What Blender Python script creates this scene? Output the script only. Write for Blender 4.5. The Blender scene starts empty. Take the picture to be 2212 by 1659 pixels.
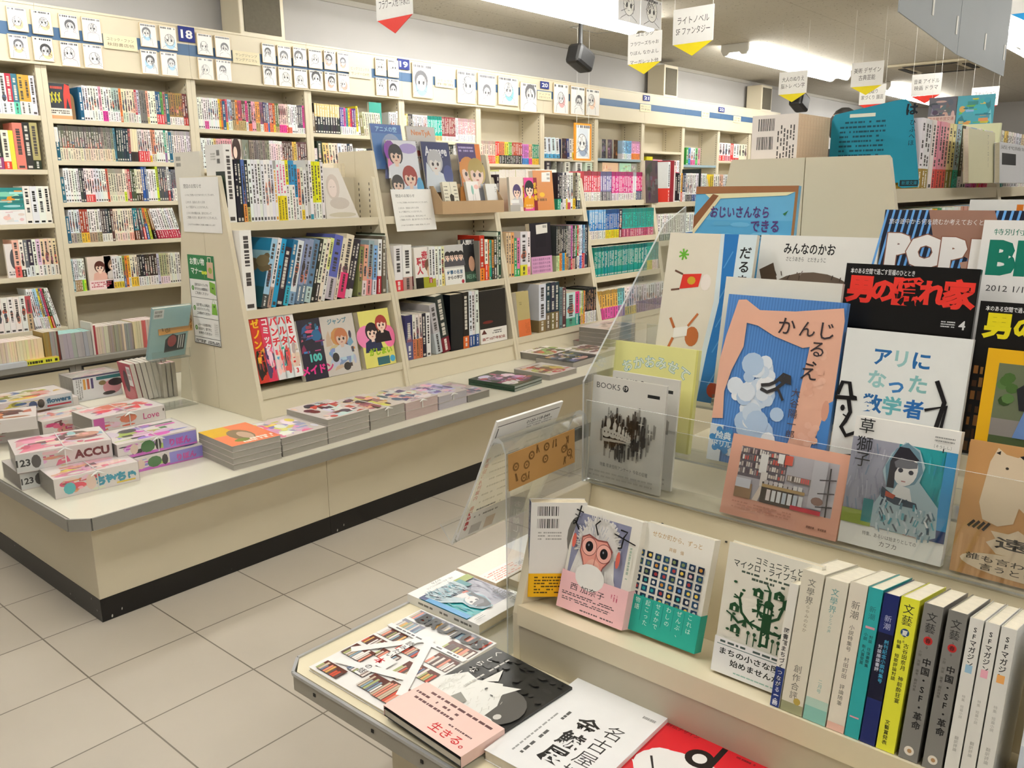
# Bookshop interior: wall bookcases, an island gondola with counter, and a near end-cap display.
# World: X runs along the wall, Y towards the wall, Z up, metres; camera at about waist-to-chest height.
import bpy, math, random
from mathutils import Matrix, Vector
S = bpy.context.scene
COL = S.collection
PI = math.pi

# ------------------------------------------------------------------ camera, world, exposure
W, H, F = 2212.0, 1659.0, 1811.0
YAW, PITCH, ROLL = (math.radians(a) for a in (40.777, 13.077, -0.5255))
EYE = Vector((0, 0, 1.2))
_f = Vector((math.cos(YAW) * math.cos(PITCH), math.sin(YAW) * math.cos(PITCH), -math.sin(PITCH)))
_r0 = Vector((math.sin(YAW), -math.cos(YAW), 0))
_u0 = _r0.cross(_f)
_r = _r0 * math.cos(ROLL) + _u0 * math.sin(ROLL)
_u = _u0 * math.cos(ROLL) - _r0 * math.sin(ROLL)
cd = bpy.data.cameras.new('camera'); cam = bpy.data.objects.new('camera', cd); COL.objects.link(cam)
cam.matrix_world = Matrix(((_r.x, _u.x, -_f.x, EYE.x), (_r.y, _u.y, -_f.y, EYE.y), (_r.z, _u.z, -_f.z, EYE.z), (0, 0, 0, 1)))
cd.sensor_width = 36; cd.lens = F / W * 36; cd.clip_start = 0.05; cd.clip_end = 60
S.camera = cam
S.view_settings.view_transform = 'Standard'; S.view_settings.look = 'None'
S.view_settings.gamma = 1; S.view_settings.use_curve_mapping = False
S.view_settings.exposure = 0.48
wd = bpy.data.worlds.new('world'); S.world = wd; wd.use_nodes = True
wd.node_tree.nodes['Background'].inputs[0].default_value = (0.9, 0.93, 1, 1)
wd.node_tree.nodes['Background'].inputs[1].default_value = 0.3
S.cycles.max_bounces = 7; S.cycles.diffuse_bounces = 4; S.cycles.glossy_bounces = 3
S.cycles.transparent_max_bounces = 16; S.cycles.transmission_bounces = 6
S.cycles.use_denoising = True
S.cycles.sample_clamp_indirect = 6
TUBE_STRENGTH = 26.0

# ------------------------------------------------------------------ measuring: pixel of the photograph -> point on a real plane
def ray(px, py):
    return _r * ((px - W / 2) / F) - _u * ((py - H / 2) / F) + _f
def onp(px, py, P0, n):
    d = ray(px, py); n = Vector(n)
    return EYE + d * ((Vector(P0) - EYE).dot(n) / d.dot(n))
def at(px, py, **k):
    (a, v), = k.items(); i = 'xyz'.index(a)
    P0 = [0, 0, 0]; n = [0, 0, 0]; P0[i] = v; n[i] = 1
    return onp(px, py, P0, n)

# ------------------------------------------------------------------ colour and materials
def lin(c):
    if isinstance(c, int): c = ((c >> 16) & 255, (c >> 8) & 255, c & 255)
    return tuple(((v / 255) / 12.92 if v <= 10 else ((v / 255 + 0.055) / 1.055) ** 2.4) for v in c[:3])
def hx(c):
    return ((c >> 16) & 255, (c >> 8) & 255, c & 255)
def mix(a, b, t):
    a, b = hx(a), hx(b); r = [int(a[i] + (b[i] - a[i]) * t) for i in range(3)]
    return (r[0] << 16) | (r[1] << 8) | r[2]
def jit(rng, c, k=10):
    r = [max(0, min(255, v + rng.randint(-k, k))) for v in hx(c)]
    return (r[0] << 16) | (r[1] << 8) | r[2]

MATS = {}
def mat(name, col=None, rough=0.5, noise=0.0, nscale=8.0, metallic=0.0, spec=0.5, bump=0.0, attr=False, emit=None, stretch=None):
    """One Principled material: colour (or the printed colour held by the mesh), a little procedural unevenness."""
    if name in MATS: return MATS[name]
    m = bpy.data.materials.new(name); m.use_nodes = True
    nt = m.node_tree; b = nt.nodes['Principled BSDF']; L = nt.links
    b.inputs['Roughness'].default_value = rough; b.inputs['Metallic'].default_value = metallic
    b.inputs['Specular IOR Level'].default_value = spec
    tc = nt.nodes.new('ShaderNodeTexCoord'); nz = nt.nodes.new('ShaderNodeTexNoise')
    nz.inputs['Scale'].default_value = nscale; nz.inputs['Detail'].default_value = 4
    if stretch:
        mp = nt.nodes.new('ShaderNodeMapping'); mp.inputs['Scale'].default_value = stretch
        L.new(tc.outputs['Object'], mp.inputs[0]); L.new(mp.outputs[0], nz.inputs['Vector'])
    else: L.new(tc.outputs['Object'], nz.inputs['Vector'])
    if attr:
        a = nt.nodes.new('ShaderNodeAttribute'); a.attribute_name = 'print'; src = a.outputs['Color']
    else:
        rgb = nt.nodes.new('ShaderNodeRGB'); rgb.outputs[0].default_value = (*lin(col), 1); src = rgb.outputs[0]
    if noise > 0:
        hs = nt.nodes.new('ShaderNodeHueSaturation'); mr = nt.nodes.new('ShaderNodeMapRange')
        mr.inputs['To Min'].default_value = 1 - noise; mr.inputs['To Max'].default_value = 1 + noise
        L.new(nz.outputs['Fac'], mr.inputs['Value']); L.new(mr.outputs[0], hs.inputs['Value']); L.new(src, hs.inputs['Color']); src = hs.outputs[0]
    L.new(src, b.inputs['Base Color'])
    if bump > 0:
        bp = nt.nodes.new('ShaderNodeBump'); bp.inputs['Strength'].default_value = bump; bp.inputs['Distance'].default_value = 0.002
        L.new(nz.outputs['Fac'], bp.inputs['Height']); L.new(bp.outputs[0], b.inputs['Normal'])
    if emit:
        b.inputs['Emission Color'].default_value = (1.0, 0.985, 0.94, 1); b.inputs['Emission Strength'].default_value = emit
    MATS[name] = m; return m

def clear_mat(name, tint=(0.96, 0.97, 0.97), refl=0.06, rough=0.05, veil=0.0):
    """Clear sheet plastic: mostly see-through, a Fresnel reflection and a thin milky veil."""
    if name in MATS: return MATS[name]
    m = bpy.data.materials.new(name); m.use_nodes = True; nt = m.node_tree; L = nt.links
    nt.nodes.remove(nt.nodes['Principled BSDF']); out = nt.nodes['Material Output']
    tr = nt.nodes.new('ShaderNodeBsdfTransparent'); tr.inputs[0].default_value = (*tint, 1)
    gl = nt.nodes.new('ShaderNodeBsdfGlossy'); gl.inputs['Roughness'].default_value = rough
    df = nt.nodes.new('ShaderNodeBsdfDiffuse'); df.inputs[0].default_value = (0.85, 0.87, 0.88, 1)
    lw = nt.nodes.new('ShaderNodeLayerWeight'); lw.inputs['Blend'].default_value = 0.25
    mu = nt.nodes.new('ShaderNodeMath'); mu.operation = 'MULTIPLY_ADD'; mu.inputs[1].default_value = 0.45; mu.inputs[2].default_value = refl * 0.5
    L.new(lw.outputs['Fresnel'], mu.inputs[0])
    m1 = nt.nodes.new('ShaderNodeMixShader'); L.new(mu.outputs[0], m1.inputs[0]); L.new(tr.outputs[0], m1.inputs[1]); L.new(gl.outputs[0], m1.inputs[2])
    m2 = nt.nodes.new('ShaderNodeMixShader'); m2.inputs[0].default_value = veil; L.new(m1.outputs[0], m2.inputs[1]); L.new(df.outputs[0], m2.inputs[2])
    L.new(m2.outputs[0], out.inputs['Surface'])
    MATS[name] = m; return m

def tile_mat():
    m = bpy.data.materials.new('floor_tiles'); m.use_nodes = True; nt = m.node_tree; L = nt.links; b = nt.nodes['Principled BSDF']
    tc = nt.nodes.new('ShaderNodeTexCoord'); mp = nt.nodes.new('ShaderNodeMapping')
    mp.inputs['Location'].default_value = (-1.0302, -2.0683, 0)
    br = nt.nodes.new('ShaderNodeTexBrick'); br.offset = 0; br.squash = 1
    for k, v in (('Scale', 1.0), ('Mortar Size', 0.0022), ('Mortar Smooth', 0.3), ('Brick Width', 0.2908), ('Row Height', 0.2908), ('Bias', 0.0)): br.inputs[k].default_value = v
    br.inputs['Color1'].default_value = (*lin(0xb9b0a2), 1); br.inputs['Color2'].default_value = (*lin(0xb3aa9c), 1); br.inputs['Mortar'].default_value = (*lin(0x6e6558), 1)
    nz = nt.nodes.new('ShaderNodeTexNoise'); nz.inputs['Scale'].default_value = 3; nz.inputs['Detail'].default_value = 6
    hs = nt.nodes.new('ShaderNodeHueSaturation'); mr = nt.nodes.new('ShaderNodeMapRange'); mr.inputs['To Min'].default_value = 0.88; mr.inputs['To Max'].default_value = 1.1
    L.new(tc.outputs['Object'], mp.inputs[0]); L.new(mp.outputs[0], br.inputs['Vector']); L.new(tc.outputs['Object'], nz.inputs['Vector'])
    L.new(nz.outputs['Fac'], mr.inputs['Value']); L.new(mr.outputs[0], hs.inputs['Value']); L.new(br.outputs['Color'], hs.inputs['Color']); L.new(hs.outputs[0], b.inputs['Base Color'])
    rr = nt.nodes.new('ShaderNodeMapRange'); rr.inputs['To Min'].default_value = 0.3; rr.inputs['To Max'].default_value = 0.5; L.new(nz.outputs['Fac'], rr.inputs['Value']); L.new(rr.outputs[0], b.inputs['Roughness'])
    bp = nt.nodes.new('ShaderNodeBump'); bp.inputs['Strength'].default_value = 0.4; bp.inputs['Distance'].default_value = 0.002; bp.invert = True
    L.new(br.outputs['Fac'], bp.inputs['Height']); L.new(bp.outputs[0], b.inputs['Normal'])
    MATS['floor_tiles'] = m; return m

def ceiling_mat():
    m = mat('ceiling_board', 0xb9b3a6, 0.9, 0.05, 5)
    nt = m.node_tree; L = nt.links; b = nt.nodes['Principled BSDF']
    tc = nt.nodes.new('ShaderNodeTexCoord'); vo = nt.nodes.new('ShaderNodeTexNoise'); vo.inputs['Scale'].default_value = 42; vo.inputs['Detail'].default_value = 2
    L.new(tc.outputs['Object'], vo.inputs['Vector'])
    cr = nt.nodes.new('ShaderNodeValToRGB'); cr.color_ramp.elements[0].position = 0.3; cr.color_ramp.elements[0].color = (0.45, 0.42, 0.38, 1); cr.color_ramp.elements[1].position = 0.36
    L.new(vo.outputs['Fac'], cr.inputs[0])
    br = nt.nodes.new('ShaderNodeTexBrick'); br.offset = 0.5
    for k, v in (('Scale', 1.0), ('Mortar Size', 0.002), ('Brick Width', 1.82), ('Row Height', 0.91)): br.inputs[k].default_value = v
    br.inputs['Color1'].default_value = (1, 1, 1, 1); br.inputs['Color2'].default_value = (1, 1, 1, 1); br.inputs['Mortar'].default_value = (0.6, 0.58, 0.55, 1)
    L.new(tc.outputs['Object'], br.inputs['Vector'])
    src = b.inputs['Base Color'].links[0].from_socket
    m1 = nt.nodes.new('ShaderNodeMixRGB'); m1.blend_type = 'MULTIPLY'; m1.inputs[0].default_value = 1; L.new(src, m1.inputs[1]); L.new(cr.outputs[0], m1.inputs[2])
    m2 = nt.nodes.new('ShaderNodeMixRGB'); m2.blend_type = 'MULTIPLY'; m2.inputs[0].default_value = 1; L.new(m1.outputs[0], m2.inputs[1]); L.new(br.outputs['Color'], m2.inputs[2])
    L.new(m2.outputs[0], b.inputs['Base Color']); return m

def kick_mat():
    """Black skirting with pale scuffs and chips."""
    m = mat('scuffed_black', 0x0d0c0c, 0.35, 0.2, 30)
    nt = m.node_tree; L = nt.links; b = nt.nodes['Principled BSDF']
    tc = nt.nodes.new('ShaderNodeTexCoord'); mp = nt.nodes.new('ShaderNodeMapping'); mp.inputs['Scale'].default_value = (55, 55, 26)
    nz = nt.nodes.new('ShaderNodeTexNoise'); nz.inputs['Scale'].default_value = 1.0; nz.inputs['Detail'].default_value = 1.5
    L.new(tc.outputs['Object'], mp.inputs[0]); L.new(mp.outputs[0], nz.inputs['Vector'])
    cr = nt.nodes.new('ShaderNodeValToRGB'); cr.color_ramp.elements[0].position = 0.74; cr.color_ramp.elements[0].color = (0, 0, 0, 1); cr.color_ramp.elements[1].position = 0.76; cr.color_ramp.elements[1].color = (1, 1, 1, 1)
    L.new(nz.outputs['Fac'], cr.inputs[0])
    src = b.inputs['Base Color'].links[0].from_socket
    mx = nt.nodes.new('ShaderNodeMixRGB'); mx.inputs[2].default_value = (0.5, 0.48, 0.44, 1)
    L.new(cr.outputs[0], mx.inputs[0]); L.new(src, mx.inputs[1]); L.new(mx.outputs[0], b.inputs['Base Color']); return m

PRINT = mat('printed_paper', rough=0.55, noise=0.03, nscale=40, attr=True, spec=0.3)
GLOSS = mat('glossy_cover', rough=0.28, noise=0.03, nscale=30, attr=True, spec=0.5)
PAGES = mat('page_edges', rough=0.85, noise=0.12, nscale=1, attr=True, spec=0.1, stretch=(90, 90, 400))
PULP = mat('pulp_page_edges', rough=0.9, noise=0.16, nscale=1, attr=True, spec=0.1, stretch=(25, 25, 700))
CREAM = mat('cream_laminate', 0xd9cfb6, 0.42, 0.03, 6, bump=0.05)
CREAMI = mat('cream_back_panel', 0xd6ccb4, 0.5, 0.03, 4)
TOPW = mat('worktop_laminate', 0xe2ddcb, 0.3, 0.02, 5)
GREYM = mat('grey_metal_edge', 0x98968f, 0.42, 0.06, 20, metallic=0.25)
ALUM = mat('aluminium_edge', 0xbfc1c4, 0.32, 0.05, 30, metallic=0.7)
BLACK = mat('black_plastic', 0x141415, 0.45, 0.1, 20)
BLUE = mat('blue_stripe', 0x3f6288, 0.4, 0.04, 10)
WHITEP = mat('white_plastic', 0xe9e7e0, 0.4, 0.02, 10)
ACR = clear_mat('clear_acrylic')
ACRE = clear_mat('acrylic_cut_edge', tint=(0.72, 0.75, 0.75), veil=0.45)
WRAP = clear_mat('plastic_wrap', tint=(0.98, 0.98, 0.98), refl=0.12, rough=0.18, veil=0.03)
SLOTM = mat('dark_slot', 0x2a2723, 0.8, 0.1)

# ------------------------------------------------------------------ mesh builder
class MB:
    def __init__(s): s.v = []; s.f = []; s.c = []; s.m = []
    def face(s, pts, col=0xffffff, mi=0):
        b = len(s.v); s.v.extend(tuple(p) for p in pts); s.f.append(tuple(range(b, b + len(pts)))); s.c.append(col); s.m.append(mi)
    def box(s, lo, hi, col=0xffffff, mi=0, sides=None):
        """Axis-aligned box; sides may give {'-x','+x','-y','+y','-z','+z'} their own (colour, material)."""
        x0, y0, z0 = lo; x1, y1, z1 = hi; b = len(s.v)
        s.v += [(x0, y0, z0), (x1, y0, z0), (x1, y1, z0), (x0, y1, z0), (x0, y0, z1), (x1, y0, z1), (x1, y1, z1), (x0, y1, z1)]
        for k, q in (('-z', (0, 3, 2, 1)), ('+z', (4, 5, 6, 7)), ('-y', (0, 1, 5, 4)), ('+x', (1, 2, 6, 5)), ('+y', (2, 3, 7, 6)), ('-x', (3, 0, 4, 7))):
            cc, mm = (sides or {}).get(k, (col, mi))
            s.f.append(tuple(b + i for i in q)); s.c.append(cc); s.m.append(mm)
    def prism(s, poly, axis, a, b_, col=0xffffff, mi=0, cap=None):
        """Polygon in the plane across AXIS, extruded from a to b_. poly: the two other coordinates in xyz order."""
        ins = {'x': lambda p, t: (t, p[0], p[1]), 'y': lambda p, t: (p[0], t, p[1]), 'z': lambda p, t: (p[0], p[1], t)}[axis]
        n = len(poly); b = len(s.v)
        s.v += [ins(p, a) for p in poly] + [ins(p, b_) for p in poly]
        for q in (tuple(b + i for i in reversed(range(n))), tuple(b + n + i for i in range(n))):
            s.f.append(q); s.c.append(col); s.m.append(mi if cap is None else cap)
        for i in range(n):
            j = (i + 1) % n; s.f.append((b + i, b + j, b + n + j, b + n + i)); s.c.append(col); s.m.append(mi)
    def tube(s, p0, p1, r, n=8, col=0xffffff, mi=0, r1=None):
        p0, p1 = Vector(p0), Vector(p1); d = (p1 - p0).normalized(); a = d.orthogonal().normalized(); c = d.cross(a); b = len(s.v); r1 = r if r1 is None else r1
        for p, rr in ((p0, r), (p1, r1)):
            s.v += [tuple(p + (a * math.cos(2 * PI * i / n) + c * math.sin(2 * PI * i / n)) * rr) for i in range(n)]
        for i in range(n):
            j = (i + 1) % n; s.f.append((b + i, b + j, b + n + j, b + n + i)); s.c.append(col); s.m.append(mi)
        for q in (tuple(b + i for i in reversed(range(n))), tuple(b + n + i for i in range(n))): s.f.append(q); s.c.append(col); s.m.append(mi)
    def rings(s, rings, n=16, col=0xffffff, mi=0):
        """Stacked ellipses [(cx, cy, z, rx, ry)] joined into one skin."""
        b = len(s.v)
        for cx, cy, z, rx, ry in rings:
            s.v += [(cx + rx * math.cos(2 * PI * i / n), cy + ry * math.sin(2 * PI * i / n), z) for i in range(n)]
        for k in range(len(rings) - 1):
            for i in range(n):
                j = (i + 1) % n; s.f.append((b + k * n + i, b + k * n + j, b + k * n + n + j, b + k * n + n + i)); s.c.append(col); s.m.append(mi)
        e = b + (len(rings) - 1) * n
        for q in (tuple(b + i for i in reversed(range(n))), tuple(e + i for i in range(n))): s.f.append(q); s.c.append(col); s.m.append(mi)
    def build(s, name, mats, parent=None, M=None, smooth=False, bevel=0):
        me = bpy.data.meshes.new(name); me.from_pydata(s.v, [], s.f)
        at_ = me.attributes.new('print', 'FLOAT_COLOR', 'CORNER'); buf = []; cache = {}
        for c, f in zip(s.c, s.f):
            if c not in cache: cache[c] = (*lin(c), 1.0)
            buf.extend(cache[c] * len(f))
        at_.data.foreach_set('color', buf)
        me.polygons.foreach_set('material_index', s.m)
        if smooth: me.polygons.foreach_set('use_smooth', [True] * len(s.f))
        for m in (mats if isinstance(mats, (list, tuple)) else [mats]): me.materials.append(m)
        me.update()
        o = bpy.data.objects.new(name, me); COL.objects.link(o)
        if parent is not None: o.parent = parent
        if M is not None: o.matrix_basis = M
        if bevel:
            bv = o.modifiers.new('edge', 'BEVEL'); bv.width = bevel; bv.segments = 2; bv.limit_method = 'ANGLE'
        return o

def tag(o, label, cat, group=None, kind=None):
    if label: o['label'] = label
    if cat: o['category'] = cat
    if group: o['group'] = group
    if kind: o['kind'] = kind
    return o
def thing(name, label, cat, loc=(0, 0, 0), M=None, group=None):
    o = bpy.data.objects.new(name, None); COL.objects.link(o); o.empty_display_size = 0.05
    o.matrix_basis = M if M is not None else Matrix.Translation(loc)
    return tag(o, label, cat, group)
def struct(o): o['kind'] = 'structure'; return o
def frame(o, x, y, z=None):
    x = Vector(x).normalized(); y = Vector(y); z = Vector(z) if z else x.cross(y); z.normalize(); y = z.cross(x); o = Vector(o)
    return Matrix(((x.x, y.x, z.x, o.x), (x.y, y.y, z.y, o.y), (x.z, y.z, z.z, o.z), (0, 0, 0, 1)))
def quad(tl, tr, bl, P0, n, w=None, h=None, right=None):
    """Upright sheet seen at three photo corners on a real plane -> (frame, width, height); local x right, -y to the viewer, z up. right: the sheet's level direction."""
    a, b, c = (onp(*p, P0, n) for p in (tl, tr, bl)); n = Vector(n).normalized()
    u = Vector(right) if right else (b - a)
    u = (u - n * u.dot(n)).normalized(); v = n.cross(u)
    if v.z < 0 or (abs(v.z) < 1e-6 and v.y < 0): v = -v
    ww = w or (b - a).dot(u); hh = h or (a - c).dot(v)
    return frame(a - v * hh, u, v.cross(u), v), ww, hh
ORD = 'first second third fourth fifth sixth seventh eighth ninth tenth eleventh twelfth thirteenth fourteenth fifteenth sixteenth seventeenth eighteenth nineteenth'.split()
def ordinal(n):
    if n <= 19: return ORD[n - 1]
    t, u = divmod(n, 10); T = 'x x twenty thirty forty fifty sixty'.split()[t]
    return T + '-' + ORD[u - 1] if u else {'twenty': 'twentieth', 'thirty': 'thirtieth', 'forty': 'fortieth', 'fifty': 'fiftieth', 'sixty': 'sixtieth'}[T]
NAMED = (('white', 0xf2f0ec), ('cream', 0xe8dfc4), ('pale grey', 0xc4c4c2), ('grey', 0x8b8a86), ('dark grey', 0x4a4a48), ('black', 0x161616), ('red', 0xc02a2a), ('crimson', 0x98203a), ('maroon', 0x6b2b2b), ('pink', 0xe88aa0), ('pale pink', 0xf2c8cc), ('magenta', 0xdd3a90), ('orange', 0xe87c2c), ('salmon', 0xe08468), ('yellow', 0xf0d838), ('ochre', 0xc0963c), ('lime', 0xa6e03a), ('green', 0x3c9a4e), ('dark green', 0x2c4034), ('teal', 0x1f9a92), ('petrol blue', 0x206078), ('pale green', 0xb8dcc8), ('blue', 0x2f62b8), ('light blue', 0x82bce8), ('navy', 0x23305e), ('lilac', 0xa8a4cc), ('purple', 0x5a3a80), ('brown', 0x7a5536), ('tan', 0xb89868), ('olive', 0x8a8440))
def cname(c):
    r = hx(c); return min(NAMED, key=lambda k: sum((a - b) ** 2 for a, b in zip(hx(k[1]), r)))[0]

# ------------------------------------------------------------------ lettering
_tc = bpy.data.curves.new('lettering', 'FONT'); _to = bpy.data.objects.new('lettering', _tc); COL.objects.link(_to); _tc.resolution_u = 2
GLY = {}
def glyphs(s, bold=0.0):
    k = (s, bold)
    if k not in GLY:
        _tc.body = s; _tc.offset = bold; bpy.context.view_layer.update()
        e = _to.evaluated_get(bpy.context.evaluated_depsgraph_get()); me = e.to_mesh()
        vs = [(v.co.x, v.co.y) for v in me.vertices]; fs = [tuple(p.vertices) for p in me.polygons]; e.to_mesh_clear()
        xs = [v[0] for v in vs] or [0]; ys = [v[1] for v in vs] or [0]
        GLY[k] = (vs, fs, min(xs), max(xs), min(ys), max(ys))
    return GLY[k]

class Art:
    """Printed design on a face: unit coordinates (u right, v up); every layer lies a hair above the last."""
    EPS = 0.000022
    def __init__(s, mb, o, ux, uy, n, w, h, mi=0):
        s.mb, s.o, s.ux, s.uy, s.n, s.w, s.h, s.mi, s.k = mb, Vector(o), Vector(ux), Vector(uy), Vector(n), w, h, mi, 0
    def P(s, u, v): return s.o + s.ux * (u * s.w) + s.uy * (v * s.h) + s.n * (s.EPS * s.k)
    def poly(s, pts, col): s.k += 1; s.mb.face([s.P(*p) for p in pts], col, s.mi)
    def rect(s, u0, v0, u1, v1, col): s.poly([(u0, v0), (u1, v0), (u1, v1), (u0, v1)], col)
    def ell(s, cu, cv, ru, rv, col, n=16, a0=0, a1=2 * PI):
        s.poly([(cu + ru * math.cos(a0 + (a1 - a0) * i / n), cv + rv * math.sin(a0 + (a1 - a0) * i / n)) for i in range(n + (a1 - a0 < 6.28))], col)
    def circ(s, cu, cv, r, col, n=16): s.ell(cu, cv, r, r * s.w / s.h, col, n)
    def line(s, pts, wd, col):
        """Stroke of width wd (fraction of the width)."""
        s.k += 1; q = [Vector((p[0] * s.w, p[1] * s.h)) for p in pts]; hw = wd * s.w / 2; Ls = []; Rs = []
        for i, p in enumerate(q):
            d = (q[min(i + 1, len(q) - 1)] - q[max(i - 1, 0)]); d = d.normalized() if d.length > 1e-9 else Vector((1, 0)); m = Vector((-d.y, d.x)) * hw
            Ls.append(p + m); Rs.append(p - m)
        Q = lambda p: s.o + s.ux * p.x + s.uy * p.y + s.n * (s.EPS * s.k)
        for i in range(len(q) - 1): s.mb.face([Q(Rs[i]), Q(Rs[i + 1]), Q(Ls[i + 1]), Q(Ls[i])], col, s.mi)
    def text(s, t, u, v, size, col, align='c', vert=False, bold=0.0, width=None, pitch=1.08, rot=0.0):
        """Lettering; size in fractions of the height; (u, v) is the middle (or left end) of the line, or the top middle of a column."""
        s.k += 1; em = size * s.h
        def put(vs, fs, f):
            b = len(s.mb.v); s.mb.v.extend(tuple(s.o + s.ux * x + s.uy * y + s.n * (s.EPS * s.k)) for x, y in map(f, vs))
            for q in fs: s.mb.f.append(tuple(b + i for i in q)); s.mb.c.append(col); s.mb.m.append(s.mi)
        ou, ov = u * s.w, v * s.h
        if vert:
            for i, ch in enumerate(t):
                if ch == ' ': continue
                vs, fs, x0, x1, y0, y1 = glyphs(ch, bold); cy = ov - em * (0.5 + i * pitch)
                if ch in 'ー-~―|〜':
                    mx, my = (x0 + x1) / 2, (y0 + y1) / 2; put(vs, fs, lambda p: (ou + (p[1] - my) * em, cy - (p[0] - mx) * em))
                else:
                    mx = (x0 + x1) / 2; my = 0.34 if ord(ch) > 127 else (y0 + y1) / 2; put(vs, fs, lambda p: (ou + (p[0] - mx) * em, cy + (p[1] - my) * em))
        else:
            vs, fs, x0, x1, y0, y1 = glyphs(t, bold); k = em if not width else width * s.w / max(x1 - x0, 1e-6)
            sh = {'c': -(x0 + x1) / 2, 'l': -x0, 'r': -x1}[align]; c_, s_ = math.cos(rot), math.sin(rot)
            def f(p):
                x, y = (p[0] + sh) * k, (p[1] - 0.34) * em; return (ou + x * c_ - y * s_, ov + x * s_ + y * c_)
            put(vs, fs, f)
    def lines(s, rng, u0, v0, u1, v1, n, col, fill=0.6, vert=False):
        """Body copy too small to read: broken runs of short marks."""
        s.k += 1
        for i in range(n):
            t = 0.0
            while t < 1:
                g = rng.uniform(0.03, 0.1); e = min(1, t + g)
                if rng.random() < 0.86:
                    if vert:
                        a = u1 - (u1 - u0) * (i + 0.5) / n; d = (u1 - u0) / n * fill / 2; q = [(a - d, v1 - (v1 - v0) * e), (a + d, v1 - (v1 - v0) * e), (a + d, v1 - (v1 - v0) * t), (a - d, v1 - (v1 - v0) * t)]
                    else:
                        a = v1 - (v1 - v0) * (i + 0.5) / n; d = (v1 - v0) / n * fill / 2; q = [(u0 + (u1 - u0) * t, a - d), (u0 + (u1 - u0) * e, a - d), (u0 + (u1 - u0) * e, a + d), (u0 + (u1 - u0) * t, a + d)]
                    s.mb.face([s.P(*p) for p in q], col, s.mi)
                t = e + rng.uniform(0.008, 0.03)
                if t > rng.uniform(0.85, 1.6): break
    def code(s, u0, v0, u1, v1, rng):
        """Printed bar code strip."""
        u = u0
        while u < u1:
            d = (u1 - u0) * rng.uniform(0.015, 0.06)
            s.poly([(u, v0), (min(u + d, u1), v0), (min(u + d, u1), v1), (u, v1)], 0x222222); s.k -= 1; u += d + (u1 - u0) * rng.uniform(0.02, 0.06)
        s.k += 1
    def collage(s, rng, pal, n=26, u0=0.02, v0=0.02, u1=0.98, v1=0.98, big=0.3):
        """A busy printed cover: overlapping patches, discs and lettering bars."""
        for i in range(n):
            k = 1 - 0.7 * i / n; ru, rv = rng.uniform(0.05, big) * k * (u1 - u0), rng.uniform(0.04, big) * k * (v1 - v0)
            cu, cv = rng.uniform(u0 + ru, u1 - ru), rng.uniform(v0 + rv, v1 - rv); c = jit(rng, rng.choice(pal), 14)
            r = rng.random()
            if r < 0.45: s.ell(cu, cv, ru, rv, c, 9, rng.uniform(0, 1))
            elif r < 0.8: s.rect(cu - ru, cv - rv * 0.4, cu + ru, cv + rv * 0.4, c)
            else: s.poly([(cu - ru, cv - rv), (cu + ru, cv - rv * rng.random()), (cu + ru * rng.random(), cv + rv), (cu - ru * 0.6, cv + rv * 0.3)], c)
    def girl(s, cu, cv, z, hair, skin=0xf6d8c6, dress=0x3a4468, eye=0x30262a, a=None):
        """A plain drawn head and shoulders; z: head height as a fraction of the height."""
        k = s.h / s.w; r = z / 2; R = r * k
        s.ell(cu, cv + r * 0.05, R * 1.08, r * 1.2, hair, 18)
        s.poly([(cu - R * 1.5, cv - r * 2.6), (cu + R * 1.5, cv - r * 2.6), (cu + R * 1.25, cv - r * 1.3), (cu + R * 0.4, cv - r * 0.9), (cu - R * 0.4, cv - r * 0.9), (cu - R * 1.25, cv - r * 1.3)], dress)
        s.poly([(cu - R * 0.25, cv - r * 1.3), (cu + R * 0.25, cv - r * 1.3), (cu + R * 0.25, cv - r * 0.6), (cu - R * 0.25, cv - r * 0.6)], skin)
        s.ell(cu, cv - r * 0.12, R * 0.8, r * 0.92, skin, 16)
        s.poly([(cu - R * 0.95, cv + r * 0.1), (cu - R * 0.45, cv + r * 0.22), (cu - R * 0.2, cv - r * 0.02), (cu + R * 0.1, cv + r * 0.25), (cu + R * 0.5, cv), (cu + R * 0.95, cv + r * 0.15), (cu + R * 0.7, cv + r * 1.0), (cu, cv + r * 1.2), (cu - R * 0.7, cv + r * 1.0)], hair)
        for d in (-1, 1): s.ell(cu + d * R * 0.34, cv - r * 0.2, R * 0.16, r * 0.19, eye, 10)
        s.line([(cu - R * 0.15, cv - r * 0.62), (cu + R * 0.15, cv - r * 0.62)], R * 0.12, 0xc06a60)
    def sketch(s, rng, tint=None, bg=0xf4f3ef):
        """Ink drawing of a character head on a card."""
        ink = rng.choice((0x3a3a3e, 0x55555a, 0x6a6a70)); k = s.w / s.h
        cu, cv, r = rng.uniform(0.38, 0.62), rng.uniform(0.42, 0.6), rng.uniform(0.2, 0.3)
        if tint: s.ell(cu + rng.uniform(-0.1, 0.1), cv - 0.1, r * 1.1, r * k * 1.3, tint, 14)
        st = rng.random()
        if st < 0.4: s.ell(cu, cv + r * k * 0.25, r * 1.15, r * k * 1.15, ink, 16); s.ell(cu, cv - r * k * 0.1, r * 0.85, r * k * 0.95, bg, 16)
        else:
            s.ell(cu, cv, r * 1.02, r * k * 1.1, ink, 18); s.ell(cu, cv, r * 0.95, r * k * 1.03, bg, 18)
        for d in (-1, 1): s.ell(cu + d * r * 0.38, cv - r * k * 0.1, r * 0.17, r * k * 0.24, 0x2a2a2e, 10)
        s.line([(cu - r * 0.2, cv - r * k * 0.55), (cu, cv - r * k * 0.6), (cu + r * 0.2, cv - r * k * 0.55)], 0.012, ink)
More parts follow.
